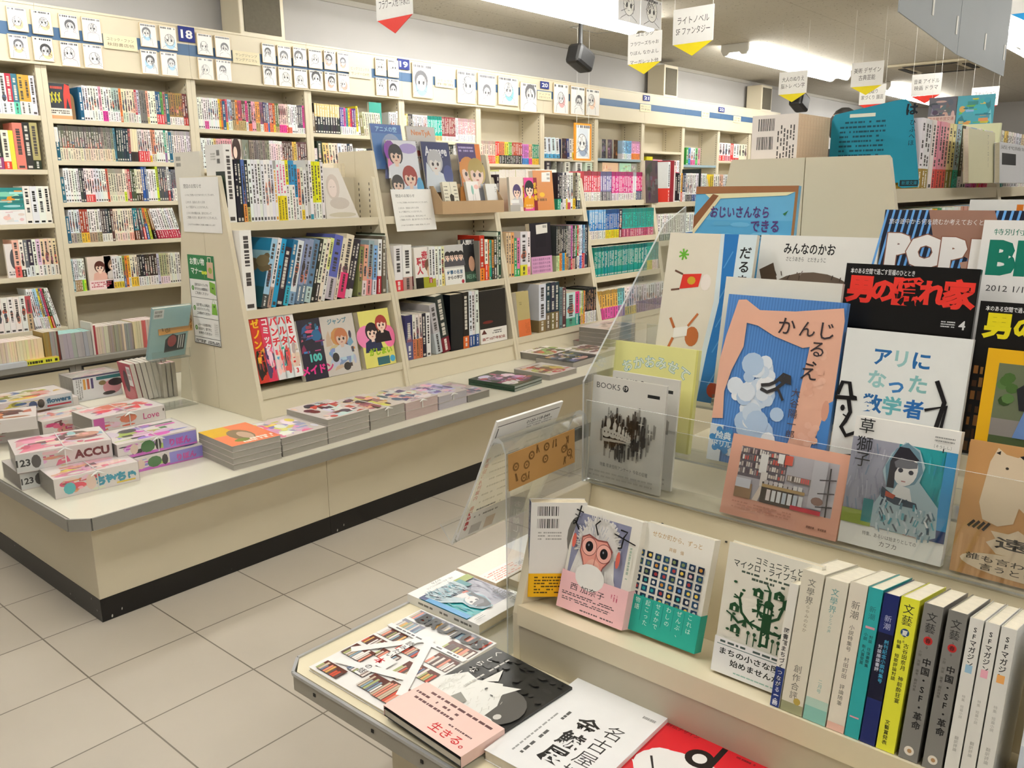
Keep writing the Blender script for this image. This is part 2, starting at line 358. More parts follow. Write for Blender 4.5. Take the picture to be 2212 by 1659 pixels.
        for _ in range(rng.randint(9, 15)):
            a = rng.uniform(0, PI); x, y = cu + r * math.cos(a), cv + r * k * math.sin(a)
            s.line([(x, y), (x + rng.uniform(-0.12, 0.12) - 0.1 * math.cos(a), y - rng.uniform(0.02, 0.18)), (x + rng.uniform(-0.1, 0.1), y - rng.uniform(0.15, 0.35))], rng.uniform(0.008, 0.02), ink)
        for d in (-1, 1): s.line([(cu + d * r * 0.5, cv - r * k), (cu + d * r * 1.3, cv - r * k * 1.35), (cu + d * r * 1.5, 0.06)], 0.014, ink)
        s.lines(rng, 0.06, 0.86, 0.94, 0.96, 1, ink, 0.7)

# ------------------------------------------------------------------ the room
ZC = 2.5
def slab(name, lo, hi, m):
    b = MB(); b.box(lo, hi); return struct(b.build(name, m))
slab('floor', (-3.5, -3.5, -0.1), (16, 5.1, 0), tile_mat())
slab('ceiling', (-3.5, -3.5, ZC), (16, 5.1, ZC + 0.1), ceiling_mat())
WALLM = mat('grey_wall_paper', 0xb4b2b0, 0.85, 0.05, 3, bump=0.05)
slab('wall_back', (-3.5, 5.0, 0), (16, 5.1, ZC), WALLM)
slab('wall_far', (16, -3.5, 0), (16.1, 5.1, ZC), WALLM)
slab('wall_front', (-3.5, -3.6, 0), (16, -3.5, ZC), WALLM)
slab('wall_near', (-3.6, -3.5, 0), (-3.5, 5.1, ZC), WALLM)
b = MB(); b.box((-3.5, 4.985, ZC - 0.035), (16, 5.0, ZC)); struct(b.build('trim_1', mat('wall_trim', 0xa9a59c, 0.6)))

# fluorescent fittings in rows along the aisles
TUBE = mat('lit_tube', 0xffffff, 0.4, emit=TUBE_STRENGTH)
HOUS = mat('white_enamel', 0xe4e2dc, 0.4, 0.02)
def fitting(x0, x1, y, label):
    t = thing('ceiling_light', label, 'ceiling light', (x0, y, ZC), group='fluorescent ceiling lights')
    L = x1 - x0; b = MB(); b.prism([(-0.13, 0), (0.13, 0), (0.06, -0.07), (-0.06, -0.07)], 'x', 0.03, L - 0.03); b.build('housing', HOUS, t)
    for e in (0, L - 0.03):
        b = MB(); b.prism([(-0.135, -0.002), (0.135, -0.002), (0.135, -0.06), (0.11, -0.1), (0.075, -0.1), (0.05, -0.075), (-0.05, -0.075), (-0.075, -0.1), (-0.11, -0.1), (-0.135, -0.06)], 'x', e, e + 0.03); b.build('end_cap', HOUS, t)
    for s in (-0.092, 0.092):
        b = MB(); b.tube((0.03, s, -0.085), (L - 0.03, s, -0.085), 0.019, 10); b.build('tube', TUBE, t)
for x0, x1, y, lb in ((3.5, 6.12, 3.86, 'long twin tube ceiling light above the drawings hung over the aisle'), (7.65, 10.35, 3.83, 'twin tube ceiling light with bare end caps over the far wall aisle'),
                      (11.75, 14.4, 3.83, 'most distant twin tube ceiling light, behind the signs with red points'), (-0.4, 2.2, 3.86, 'twin tube ceiling light above the aisle end of the wall bookcase'),
                      (-0.6, 2.0, 1.45, 'twin tube ceiling light over the aisle beside the end display'), (3.2, 5.8, 1.75, 'twin tube ceiling light over the aisle between the gondolas'), (7.2, 9.8, 1.75, 'twin tube ceiling light further along the aisle between gondolas'),
                      (-1.2, 1.4, -0.9, 'twin tube ceiling light over the front aisle'), (3.0, 5.6, -1.1, 'twin tube ceiling light over the front aisle behind the near gondola'), (7.2, 9.8, -1.1, 'twin tube ceiling light at the far end of the front aisle')):
    fitting(x0, x1, y, lb)

# hatch and air conditioner in the ceiling
t = thing('ceiling_hatch', 'square hatch outlined in grey on the ceiling beside the drawings', 'hatch', (5.93, 4.05, ZC))
b = MB(); b.box((0.012, 0.012, -0.003), (0.388, 0.388, 0.0)); b.build('lid', MATS['ceiling_board'], t)
b = MB()
for lo, hi in (((0, 0, -0.006), (0.4, 0.012, 0)), ((0, 0.388, -0.006), (0.4, 0.4, 0)), ((0, 0.012, -0.006), (0.012, 0.388, 0)), ((0.388, 0.012, -0.006), (0.4, 0.388, 0))): b.box(lo, hi)
b.build('frame', GREYM, t)
t = thing('ceiling_air_conditioner', 'square cassette air conditioner set in the ceiling behind the grey poster', 'air conditioner', (10.15, 2.42, ZC))
b = MB(); b.box((0, 0, -0.03), (0.92, 0.82, -0.002)); b.build('panel', mat('aged_plastic', 0xb5ab92, 0.5, 0.05), t, bevel=0.008)
b = MB(); b.box((0.2, 0.18, -0.034), (0.72, 0.64, -0.029)); b.build('grille', mat('grille_shade', 0x6d6350, 0.7, 0.1), t)
for lo, hi in (((0.06, 0.14, -0.036), (0.14, 0.68, -0.029)), ((0.78, 0.14, -0.036), (0.86, 0.68, -0.029)), ((0.22, 0.05, -0.036), (0.7, 0.12, -0.029)), ((0.22, 0.7, -0.036), (0.7, 0.77, -0.029))):
    b = MB(); b.box(lo, hi); b.build('louver', SLOTM, t)

# ------------------------------------------------------------------ wall bookcases
WY, WB = 4.70, 4.955
PX0, PITCHX = 1.845, 0.807
def slots(b, x, y, z0, z1, mi, step=0.024):
    z = z0
    while z < z1:
        b.face([(x, y - 0.0025, z), (x, y + 0.0025, z), (x, y + 0.0025, z + 0.012), (x, y - 0.0025, z + 0.012)], 0x222222, mi); z += step
BAYN = ['partly seen wall bay', 'first full wall bay', 'second wall bay', 'third wall bay', 'fourth wall bay', 'fifth wall bay', 'sixth wall bay', 'seventh wall bay', 'eighth wall bay', 'ninth wall bay', 'tenth wall bay', 'eleventh wall bay']
SHELVES = {0: (1.585, 1.319, 1.049, 0.783, 0.505), 1: (1.574, 1.367, 1.153, 0.941, 0.684), 2: (1.562, 1.335, 1.1, 0.86, 0.62), 3: (1.571, 1.31, 1.07, 0.82, 0.58), 4: (1.562, 1.36, 1.12, 0.88, 0.62),
           5: (1.405, 1.17, 0.93, 0.68), 6: (1.462, 1.26, 1.0, 0.74), 7: (1.478, 1.25, 1.0, 0.74), 8: (1.569, 1.31, 1.07, 0.8), 9: (1.443, 1.2, 0.95, 0.7), 10: (1.5, 1.27, 1.0, 0.74), 11: (1.5, 1.27, 1.0, 0.74)}
BAYX = [(PX0 + PITCHX * (i - 1), PX0 + PITCHX * i) for i in range(12)]
SLATE = mat('pale_blue_shelf', 0x93a9b4, 0.45, 0.04)
def wall_bay(i):
    x0, x1 = BAYX[i]
    what = {0: 'cream wall bookcase with packed shelves, next before the first full one', 1: 'cream wall bookcase with five shelves behind the manners poster'}.get(i, f'cream wall bookcase, {ordinal(i)} full unit counted from the manners poster')
    t = thing('wall_bookcase', what, 'bookcase', (x0, WY, 0), group='wall bookcases')
    w = x1 - x0; d = WB - WY; u = 0.0265
    for a, s in ((0.0005, 0), (w - u - 0.0005, 1)):
        b = MB(); b.box((a, 0, 0.001), (a + u, d, 1.833), 0, 0)
        if s:
            for yy in (0.02, 0.2): slots(b, a - 0.0006, yy, 0.4, 1.8, 1)
        b.build('upright', [CREAM, SLOTM], t)
    b = MB(); b.box((u, d - 0.012, 0.3), (w - u, d, 1.833)); b.build('back_panel', CREAMI, t)
    for z in SHELVES[i]:
        b = MB(); b.box((u, 0.004, z - 0.024), (w - u, d - 0.012, z)); b.build('shelf', SLATE if (i, z) in ((7, 1.478), (9, 1.443)) else CREAM, t, bevel=0.002)
    b = MB(); b.box((0.0005, -0.012, 1.833), (w - 0.0005, d, 2.115), 0, 0, {})
    b.box((0.0006, -0.0135, 1.955), (w - 0.0006, -0.0115, 2.015), 0, 1)
    b.box((0.0006, -0.02, 1.83), (w - 0.0006, -0.0115, 1.842), 0, 0); b.box((0.0006, -0.016, 2.105), (w - 0.0006, -0.0115, 2.116), 0, 0)
    b.build('header_board', [CREAM, BLUE], t)
for i in range(12): wall_bay(i)

# ledge and cabinets under the wall bookcases
LZ, LY = 0.37, 4.46
b = MB(); b.box((0.6, LY, LZ - 0.03), (11.0, WY - 0.001, LZ)); o = b.build('ledge_top', GREYM, bevel=0.003); tag(o, 'long grey ledge along the foot of the wall bookcases', 'ledge')
BOUT = mat('black_gasket', 0x171513, 0.5, 0.1)
for k, (a, c) in enumerate(((0.62, 1.19), (1.19, 1.745), (1.745, 2.4), (2.4, 3.2), (3.2, 4.0), (4.0, 5.6), (5.6, 7.4), (7.4, 11.0))):
    t = thing('base_cabinet', f'cream cabinet with black outlined door below the wall ledge, {ordinal(k + 1)} along', 'cabinet', (a, LY + 0.03, 0), group='cabinets below the wall ledge')
    b = MB(); b.box((0.001, 0, 0.001), (c - a - 0.001, WY - LY - 0.032, LZ - 0.031)); b.build('body', GREYM, t)
    b = MB(); b.box((0.03, -0.006, 0.03), (c - a - 0.03, -0.0005, LZ - 0.045)); b.build('gasket', BOUT, t)
    b = MB(); b.box((0.038, -0.01, 0.038), (c - a - 0.038, -0.0062, LZ - 0.053)); b.build('door', CREAM, t)

# ------------------------------------------------------------------ island: counter and back-to-back slanted cases
CZ = 0.335; CY0, CYC, CX0, CX1 = 2.324, 3.08, 0.887, 9.0
for k, (a, c) in enumerate(((CX0, 1.695), (1.695, 3.9), (3.9, 6.4), (6.4, CX1))):
    t = thing('counter_unit', ['cream counter base unit at the corner with a black scuffed skirting', 'cream counter base unit beside the corner one, black skirting', 'cream counter base unit under the pink comic shelves', 'cream counter base unit at the far end of the island'][k], 'counter', (a, CY0, 0), group='island counter base units')
    D = 2 * (CYC - CY0); b = MB(); b.box((0.0008, 0, 0.07), (c - a - 0.0008, D, CZ - 0.036)); b.build('body', CREAM, t, bevel=0.0015)
    b = MB(); b.box((0.0004, -0.001, 0.0005), (c - a - 0.0004, D + 0.001, 0.07)); b.build('skirting', kick_mat() if k == 0 else MATS['scuffed_black'], t)
def top_poly(x0, x1, y0, y1, ch): return [(x0 + ch, y0), (x1, y0), (x1, y1), (x0 + ch, y1), (x0, y1 - ch), (x0, y0 + ch)]
t = thing('island_worktop', 'cream island worktop with grey edging and clipped corner', 'worktop', (0, 0, CZ))
P_ = top_poly(0.832, CX1 + 0.05, 2.275, 2 * CYC - 2.275, 0.042)
b = MB(); b.prism([(x + (0.004 if x < 1 else 0), y) for x, y in P_], 'z', -0.034, -0.0002); b.build('board', TOPW, t)
b = MB()
for k in range(6):
    (xa, ya), (xb, yb) = P_[k], P_[(k + 1) % 6]
    dx, dy = xb - xa, yb - ya; L = math.hypot(dx, dy); nx, ny = dy / L, -dx / L
    b.prism([(xa, ya), (xb, yb), (xb + nx * 0.006, yb + ny * 0.006), (xa + nx * 0.006, ya + ny * 0.006)], 'z', -0.035, 0.001)
b.build('edging', GREYM, t)

def case_unit(x0, x1, yc, z0, zt, yf_bot, yf_top, shelves, label, group, lip=0.03, plinth=True, rear=False, trk=True):
    """Slanted gondola bookcase facing -Y (rear: facing +Y). Front edge runs from yf_bot at z0 to yf_top at zt."""
    M = Matrix.Translation((x0, yc, 0))
    if rear: M = Matrix.Translation((x1, yc, 0)) @ Matrix.Rotation(PI, 4, 'Z')
    t = thing('gondola_bookcase', label, 'bookcase', M=M, group=group); w = x1 - x0; u = 0.018
    fy = lambda z: (yf_bot + (yf_top - yf_bot) * (z - z0) / (zt - z0)) - yc
    pr = [(fy(z0), z0 + 0.0005), (-0.001, z0 + 0.0005), (-0.001, zt), (fy(zt) + 0.004, zt), (fy(zt) - 0.001, zt - 0.006)]
    for a, s in ((0.0006, 0), (w - u - 0.0006, 1)):
        b = MB(); b.prism(pr, 'x', a, a + u, 0, 0)
        if s and trk:
            for q in (0.05, 0.12): slots(b, a - 0.0005, fy(zt) + q - 0.03, z0 + 0.12, zt - 0.03, 1)
        b.build('side_panel', [CREAM, SLOTM], t)
    b = MB(); b.box((u + 0.0006, -0.011, z0 + 0.0005), (w - u - 0.0006, -0.001, zt - 0.0005)); b.build('back_panel', CREAMI, t)
    for z in shelves:
        b = MB(); f = fy(z); b.prism([(f, z - lip), (f + 0.012, z - lip), (f + 0.012, z - 0.012), (-0.011, z - 0.012), (-0.011, z - 0.001), (f + 0.004, z - 0.001), (f, z + 0.004)], 'x', u + 0.0007, w - u - 0.0007); b.build('shelf', CREAM, t)
    if plinth:
        z = shelves[-1] - lip - 0.001; b = MB(); b.prism([(fy(z0) + 0.012, z0 + 0.0006), (fy(z0) + 0.022, z0 + 0.0006), (fy(z) + 0.022, z), (fy(z) + 0.012, z)], 'x', u + 0.0007, w - u - 0.0007); b.build('plinth_panel', CREAM, t)
    return t
IX = [1.735, 2.5, 3.268, 4.032, 4.79, 5.55, 6.3, 7.05]
ISH = [(1.083, 0.752, 0.443)] * 3 + [(1.125, 0.905, 0.69, 0.44), (1.105, 0.86, 0.62, 0.4)] + [(1.1, 0.8, 0.45)] * 2
INM = ['slanted island bookcase with the closing notice on its end panel', 'taller island bookcase holding the anime magazines', 'island bookcase with black slipcased art books in the middle', 'island bookcase packed with pink and teal comic series', 'island bookcase beside the comic series, maroon book on top', 'second last island bookcase towards the far end', 'last island bookcase at the far end']
def fyi(z): return 2.77 + (z - CZ) * (0.175 / 0.925)
for i in range(7):
    zt = 1.372 if i == 1 else 1.26
    case_unit(IX[i], IX[i + 1], CYC, CZ, zt, 2.77, fyi(zt), ISH[i], INM[i], 'front island bookcases')
    case_unit(IX[i], IX[i + 1], CYC, CZ, zt if i == 1 else 1.258, 2.77, fyi(zt), (1.083, 0.752, 0.443), 'rear ' + INM[i].replace('holding', 'backing').replace(' with ', ', behind the one with ').replace('packed with', 'behind the one with'), 'rear island bookcases', rear=True, trk=False)

# ------------------------------------------------------------------ near gondola: end panel, front bays
GX, GC = 1.80, 0.726
GB = [GX, 2.74, 3.68, 4.62, 5.56]
for i in range(4):
    case_unit(GB[i], GB[i + 1], GC, CZ, 1.26, 0.37, 0.556, (1.19, 1.0, 0.7, 0.45), f'{ordinal(i + 1)} slanted bookcase of the near gondola, facing the front aisle', 'front bookcases of the near gondola', lip=0.024, trk=False)
    case_unit(GB[i], GB[i + 1], GC, CZ, 1.26, 0.37, 0.556, (1.2, 0.95, 0.7, 0.45), f'{ordinal(i + 1)} slanted bookcase of the near gondola, facing the island', 'rear bookcases of the near gondola', lip=0.024, trk=False, rear=True)
t = thing('gondola_plinth', 'cream plinth carrying the near gondola bookcases', 'plinth', (1.82, 0, 0))
b = MB(); b.box((0, 0.3, 0.07), (3.74, 1.15, CZ)); b.build('body', CREAM, t)
b = MB(); b.box((0.0, 0.299, 0.0005), (3.74, 1.151, 0.07)); b.build('skirting', MATS['scuffed_black'], t)

# end-cap table and stepped case in front of the end panel
t = thing('display_table', 'low cream end display table with metal rim and clipped corner', 'table', (0, 0, CZ))
TP = [(1.797, -0.6), (1.797, 1.247), (0.785 + 0.034, 1.247), (0.785, 1.213), (0.785, -0.6)]
b = MB(); b.prism([(0.79 if abs(x - 0.785) < 1e-6 else x, y) for x, y in TP], 'z', -0.03, -0.0004); b.build('board', mat('cream_table_top', 0xe6dcbf, 0.32, 0.02, 5), t)
b = MB()
for k in range(1, 4):
    (xa, ya), (xb, yb) = TP[k], TP[k + 1]; dx, dy = xb - xa, yb - ya; L = math.hypot(dx, dy); nx, ny = -dy / L, dx / L
    b.prism([(xa, ya), (xb, yb), (xb - nx * 0.006, yb - ny * 0.006), (xa - nx * 0.006, ya - ny * 0.006)], 'z', -0.003, 0.003, 0, 0)
    b.prism([(xa, ya), (xb, yb), (xb - nx * 0.003, yb - ny * 0.003), (xa - nx * 0.003, ya - ny * 0.003)], 'z', -0.034, -0.003, 0, 1)
    if k == 3:
        for yy in (1.15, 0.99, 0.87, 0.72): b.box((0.7805, yy - 0.003, -0.021), (0.783, yy + 0.003, -0.015), 0, 2)
b.build('rim', [ALUM, mat('grey_rim_face', 0xa6a195, 0.45, 0.04), SLOTM], t)
b = MB(); b.box((0.845, -0.55, -CZ + 0.07), (1.79, 1.02, -0.0305)); b.build('body', CREAM, t, bevel=0.002)
b = MB(); b.box((0.84, -0.55, -CZ + 0.0705), (0.8448, 0.985, -0.0305)); b.build('front_panel', CREAM, t)
b = MB(); b.box((0.86, -0.55, -CZ + 0.0005), (1.79, 1.0, -CZ + 0.069)); b.build('skirting', MATS['scuffed_black'], t)

ES = 0.2419  # 13.9 degrees: the shelf of the stepped case leans back
def srf(x): return 0.453 - (x - 1.075) * math.tan(ES)
t = thing('stepped_display_case', 'cream stepped case standing on the end table, books on its tilted shelf', 'display case', (0, 0, 0))
Ya, Yb = 0.9375, -0.6
side = [(1.0825, CZ + 0.0005), (1.0825, 0.43), (1.15, 0.63), (1.33, 0.63), (1.36, CZ + 0.0005)]
for y0 in (Ya - 0.018, Yb):
    b = MB(); b.prism(side, 'y', y0, y0 + 0.018, 0, 0); b.build('side_panel', CREAM, t, bevel=0.002)
b = MB(); b.prism([(1.0835, CZ + 0.0006), (1.0915, CZ + 0.0006), (1.0865, 0.412), (1.0785, 0.412)], 'y', Yb + 0.0185, Ya - 0.0185); b.build('riser_panel', mat('grey_cream_panel', 0xc2b9a3, 0.45, 0.03), t)
b = MB(); b.prism([(1.0745, 0.413), (1.074, 0.4535), (1.084, srf(1.084)), (1.262, srf(1.262)), (1.262, srf(1.262) - 0.01), (1.084, srf(1.084) - 0.012), (1.084, 0.413)], 'y', Yb + 0.0185, Ya - 0.0185); b.build('shelf', mat('warm_shelf', 0xe3d8bb, 0.4, 0.03), t)
b = MB(); b.prism([(1.2625, srf(1.262)), (1.2725, srf(1.262)), (1.318, 0.622), (1.308, 0.622)], 'y', Yb + 0.0185, Ya - 0.0185)
for yy in (0.75, 0.5, 0.35, 0.15, 0.62, 0.28): b.tube((1.297, yy, 0.585), (1.2985, yy, 0.587), 0.0022, 6, 0, 1)
b.build('back_panel', [mat('warm_back', 0xe0d4b6, 0.4, 0.03), SLOTM], t)
b = MB(); b.box((1.308, Yb + 0.0185, 0.6225), (1.797, Ya - 0.0185, 0.630)); b.build('top_ledge', CREAM, t)
b = MB(); b.box((1.36, Yb + 0.0185, CZ + 0.001), (1.797, Ya - 0.0185, 0.622)); b.build('core', CREAM, t)

# ------------------------------------------------------------------ books
RNG = random.Random(7)
PAGEC = (0xe6dfcf, 0xdcd3c0, 0xeae5d8, 0xd8cdb4)
def paint_spine(a, rng, base, style, band, bf, ink):
    """Spine print: top block, lettering column, figure, band."""
    if 't' in style: a.rect(0, 0.86, 1, 1, mix(base, 0x222222, 0.35))
    if 'T' in style: a.rect(0, 0.56, 1, 1, ink)
    if 'f' in style:
        for _ in range(3): a.ell(0.5 + rng.uniform(-0.12, 0.12), rng.uniform(0.35, 0.62), rng.uniform(0.2, 0.42), rng.uniform(0.05, 0.12), rng.choice((0x3a2f30, 0xd99a86, 0x8a5a68, 0x52617c, 0xc46a54)), 8)
    if 'F' in style: a.ell(0.5, 0.72, 0.45, 0.16, mix(base, 0x552020, 0.75), 10); a.ell(0.5, 0.55, 0.3, 0.08, 0xf0d0c0, 8)
    if band is not None: a.rect(0, 0, 1, bf, band)
    if style != 'p':
        dk = sum(hx(base)) < 330; c = ink if 'T' not in style else 0xe8e4d8
        lo = bf + 0.04 if band is not None else 0.12
        a.lines(rng, 0.22, max(lo, 0.3), 0.78, 0.93 if 't' not in style else 0.84, 1, c, 0.75, True)
        if 'd' in style: a.ell(0.5, lo + 0.08, 0.3, 0.018, c, 8)
        if band is not None and bf > 0.15: a.lines(rng, 0.25, 0.03, 0.75, bf - 0.03, 1, 0x333333 if sum(hx(band)) > 380 else 0xf0efe8, 0.6, True)
        elif band is None: a.rect(0.2, 0.03, 0.8, 0.08, c)
MASS = None
def spine_book(name, label, cat, group, M, t, d, h, base, style='k', band=None, bf=0.3, ink=None, rng=RNG, page=None, side=None, paint=None, parts=False, gloss=False, front=None, sidetag=False):
    """A book standing on its tail, spine at local y=0 facing -y; x is its thickness."""
    ink = ink if ink is not None else (0x4a4645 if sum(hx(base)) > 330 else 0xd0ccc2)
    page = page or rng.choice(PAGEC); side = base if side is None else side
    b = MB(); pm = GLOSS if gloss else PRINT
    if parts:
        o = thing(name, label, cat, M=M, group=group)
        k = 0.0009; c = MB()
        c.box((0, 0, 0), (t, k, h), base); c.box((0, k, 0), (k, d, h), side); c.box((t - k, k, 0), (t, d, h), side)
        p = MB(); p.box((k, k, 0.0012), (t - k, d - 0.0015, h - 0.0012), page); p.build('pages', PAGES, o)
        b = c
    else:
        b.box((0, 0, 0), (t, d, h), base, 0, {'-x': (side, 0), '+x': (side, 0), '+z': (page, 1), '+y': (page, 1)})
    a = Art(b, (0, 0, 0), (1, 0, 0), (0, 0, 1), (0, -1, 0), t, h)
    if paint: paint(a)
    else: paint_spine(a, rng, base, style, band, bf, ink)
    if band is not None and not paint:
        s = Art(b, (0, d, 0), (0, -1, 0), (0, 0, 1), (-1, 0, 0), d, h); s.rect(0, 0, 1, bf, band)
    if front: front(Art(b, (0, d, 0), (0, -1, 0), (0, 0, 1), (-1, 0, 0), d, h))
    if parts: b.build('cover', pm, o); return o
    if MASS is not None:
        k = len(MASS.v); MASS.v += [tuple(M @ Vector(v)) for v in b.v]; MASS.f += [tuple(i + k for i in f) for f in b.f]; MASS.c += b.c; MASS.m += b.m; return None
    return tag(b.build(name, [pm, PAGES], None, M), label, cat, group)

def books_row(desc, name, noun, cat, group, x0, y, z, items, d=0.12, h=0.174, t=0.0135, x1=None, seed=1, M0=None, parts=False, gloss=False, first=1, zig=0.004, page=None):
    """A run of standing books along +X. items: (count, base, style, band, bandfrac, options)."""
    rng = random.Random(seed); tot = fix = 0; L = []
    for it in items:
        n, base, style, band, bf, op = (list(it) + [None] * 6)[:6]; op = op or {}
        for i in range(n):
            tt = op.get('t', t) * rng.uniform(0.93, 1.07); pa = L[-1][4].get('a', 0) if L else 0; ph = L[-1][4].get('h', h) if L else h
            wg = max(0, min(ph, op.get('h', h)) * (math.tan(pa) - math.tan(op.get('a', 0)))) if L and abs(pa - op.get('a', 0)) > 1e-4 else 0
            L.append((base, style, band, bf or 0.28, op, tt, wg + op.get('gap', 0))); tot += tt / math.cos(op.get('a', 0)) + 0.0006; fix += wg + op.get('gap', 0)
    k = (x1 - x0 - fix) / tot if x1 else 1.0; x = x0
    for j, (base, style, band, bf, op, tt, wg) in enumerate(L):
        tt *= k; a = op.get('a', 0); hh = op.get('h', h) * rng.uniform(0.993, 1.007); dd = op.get('d', d)
        x += wg
        yy = y + rng.uniform(0, zig)
        if a >= 0: M = Matrix.Translation((x + tt / math.cos(a), yy, z + 0.0006)) @ Matrix.Rotation(a, 4, 'Y') @ Matrix.Translation((-tt, 0, 0))
        else: M = Matrix.Translation((x, yy, z + 0.0006)) @ Matrix.Rotation(a, 4, 'Y')
        if M0 is not None: M = M0 @ M
        bc = jit(rng, base, 7); nn = op.get('noun', noun)
        lab = f"{cname(base)} {nn}" + (f" with {cname(band)} band" if band is not None else '') + f", {ordinal(j + first)} {desc}"
        spine_book(op.get('name', name), lab, op.get('cat', cat), group, M, tt, dd, hh, bc, style, jit(rng, band, 8) if band is not None else None, bf, op.get('ink'), rng, page=page or op.get('page'), side=op.get('side'), parts=parts, gloss=gloss, front=op.get('front'), paint=op.get('paint'))
        x += tt / math.cos(a) + 0.0006 * k
    return x

def face_book(name, label, cat, group, M, w, h, t, paint=None, base=0xf2f0ea, page=None, gloss=True, spine='r', back=None, obi=None, spaint=None, wrap=False):
    """A book seen cover on: local x right, -y out of the cover, z up. obi: (height fraction, colour, paint) paper band as its own part."""
    o = thing(name, label, cat, M=M, group=group); k = 0.0008; b = MB(); page = page or RNG.choice(PAGEC); t = max(t, 0.003)
    b.box((0, 0, 0), (w, k, h), base); b.box((0, t - k, 0), (w, t, h), back if back is not None else base)
    sx = (w - k, w) if spine == 'r' else (0, k); b.box((sx[0], k, 0), (sx[1], t - k, h), base)
    a = Art(b, (0, 0, 0), (1, 0, 0), (0, 0, 1), (0, -1, 0), w, h)
    if paint: paint(a)
    if spaint: spaint(Art(b, (0, t, 0), (0, -1, 0), (0, 0, 1), (-1, 0, 0), t, h) if spine == 'l' else Art(b, (w, 0, 0), (0, 1, 0), (0, 0, 1), (1, 0, 0), t, h))
    b.build('cover', GLOSS if gloss else PRINT, o)
    p = MB(); p.box((k * 1.2, k, 0.0015), (w - k * 1.2, t - k, h - 0.0015), page); p.build('pages', PAGES, o)
    if obi:
        f, c, pt = obi; e = 0.0006 + Art.EPS * (a.k + 1); q = MB(); hh = h * f
        q.box((-0.0004, -e, 0.0002), (w + 0.0004, -e + 0.0004, hh), c); q.box((w + 0.0001, -e, 0.0002), (w + 0.0006, t + 0.0004, hh), c); q.box((-0.0006, -e, 0.0002), (-0.0001, t + 0.0004, hh), c)
        if pt: pt(Art(q, (0, -e, 0), (1, 0, 0), (0, 0, 1), (0, -1, 0), w, hh))
        q.build('paper_band', PRINT, o)
    if wrap:
        q = MB(); q.box((-0.001, -0.004, -0.0002), (w + 0.001, t + 0.001, h + 0.0015)); q.build('plastic_sleeve', WRAP, o)
    return o
def ypl(y, k=0.0, z0=0.0): return ((0, y, z0), (0, 1, -k))     # upright (or leaning) sheet facing -Y
def xpl(x, k=0.0, z0=0.0): return ((x, 0, z0), (1, 0, -k))     # the same facing -X
RX, RYm = (1, 0, 0), (0, -1, 0)

# ---- wall bookcases: rows of manga
WH, GR, CR, BK = 0xefeeea, 0x8d8a84, 0xe8dfc6, 0x24221f
def wall_row(bay, shelf, xa, xb, items, seed, **k):
    z = SHELVES[bay][shelf]; nm = k.pop('name', 'manga_volume'); noun = k.pop('noun', 'manga')
    return books_row(f'on shelf {ORDN[shelf]} of the {BAYN[bay]}', nm, noun, 'book', f'books on the {BAYN[bay]}', xa, WY + 0.006, z, items, seed=seed, x1=xb, **k)
ORDN = ('one', 'two', 'three', 'four', 'five')
def wx(px, py=300): return at(px, py, y=WY + 0.006).x
TD = 0x1f6078
DIV = dict(name='shelf_divider', noun='name divider', cat='divider', t=0.02, h=0.165)
# first full bay
wall_row(1, 0, wx(181), BAYX[1][1] - 0.03, [(1, TD, 'k', None, 0, dict(DIV, ink=0xf0f0f0)), (3, WH, 'kf'), (3, WH, 'f', 0xf4f0ee, .3), (1, 0xf2a2b4, 'k', WH, .3), (2, WH, 'k', 0xd8409a, .3), (2, WH, 'kf', 0xf1efec, .3), (3, 0xa9b6b8, 'f', WH, .3), (1, 0xe87a40, 'k', 0xc06020, .2), (5, CR, 'kf', 0xd8d8cc, .3), (1, 0xb02a3c, 'k', WH, .25), (1, 0xc4cce0, 'k', WH, .25), (3, 0x77746c, 'k'), (1, 0xf0a28a, 'k', 0xe8d890, .2), (3, 0xf0ede2, 'kd'), (2, 0x2c5a78, 'k', 0xd84448, .3), (1, 0x5aa84a, 'w', 0xd84448, .3), (1, 0xb87078, 'k'), (1, TD, 'k', None, 0, DIV), (6, 0x9a7a4a, 'f', WH, .25), (2, 0x6a3a38, 'f', 0xb83a2e, .25)], 11)
wall_row(1, 1, BAYX[1][0] + 0.03, BAYX[1][1] - 0.03, [(1, TD, 'T', None, 0, dict(DIV, ink=0xeeeeee)), (17, 0x6e6a62, 'tf', 0xe9dcc4, .36), (5, 0x8a867e, 't', 0xe3d3ba, .36), (1, 0x3f7896, 'k'), (5, 0x2b3e42, 'k', None, 0, dict(a=0.04)), (1, 0xb05a60, 'k', 0x38425e, .25, dict(a=0.04)), (3, 0xe9dcbc, 'p', 0x3a3030, .3, dict(a=0.03)), (5, 0xe2d5d0, 'kf', 0xd8404a, .33), (1, WH, 'k', 0xe8c040, .2), (2, 0xd88a70, 'kf', 0xe8d8d0, .25), (4, WH, 'kf'), (1, 0x2a9a7a, 'k', 0xa088b0, .3), (1, WH, 'k'), (1, TD, 'k', None, 0, DIV), (9, 0xf0e9ea, 'tk')], 12)
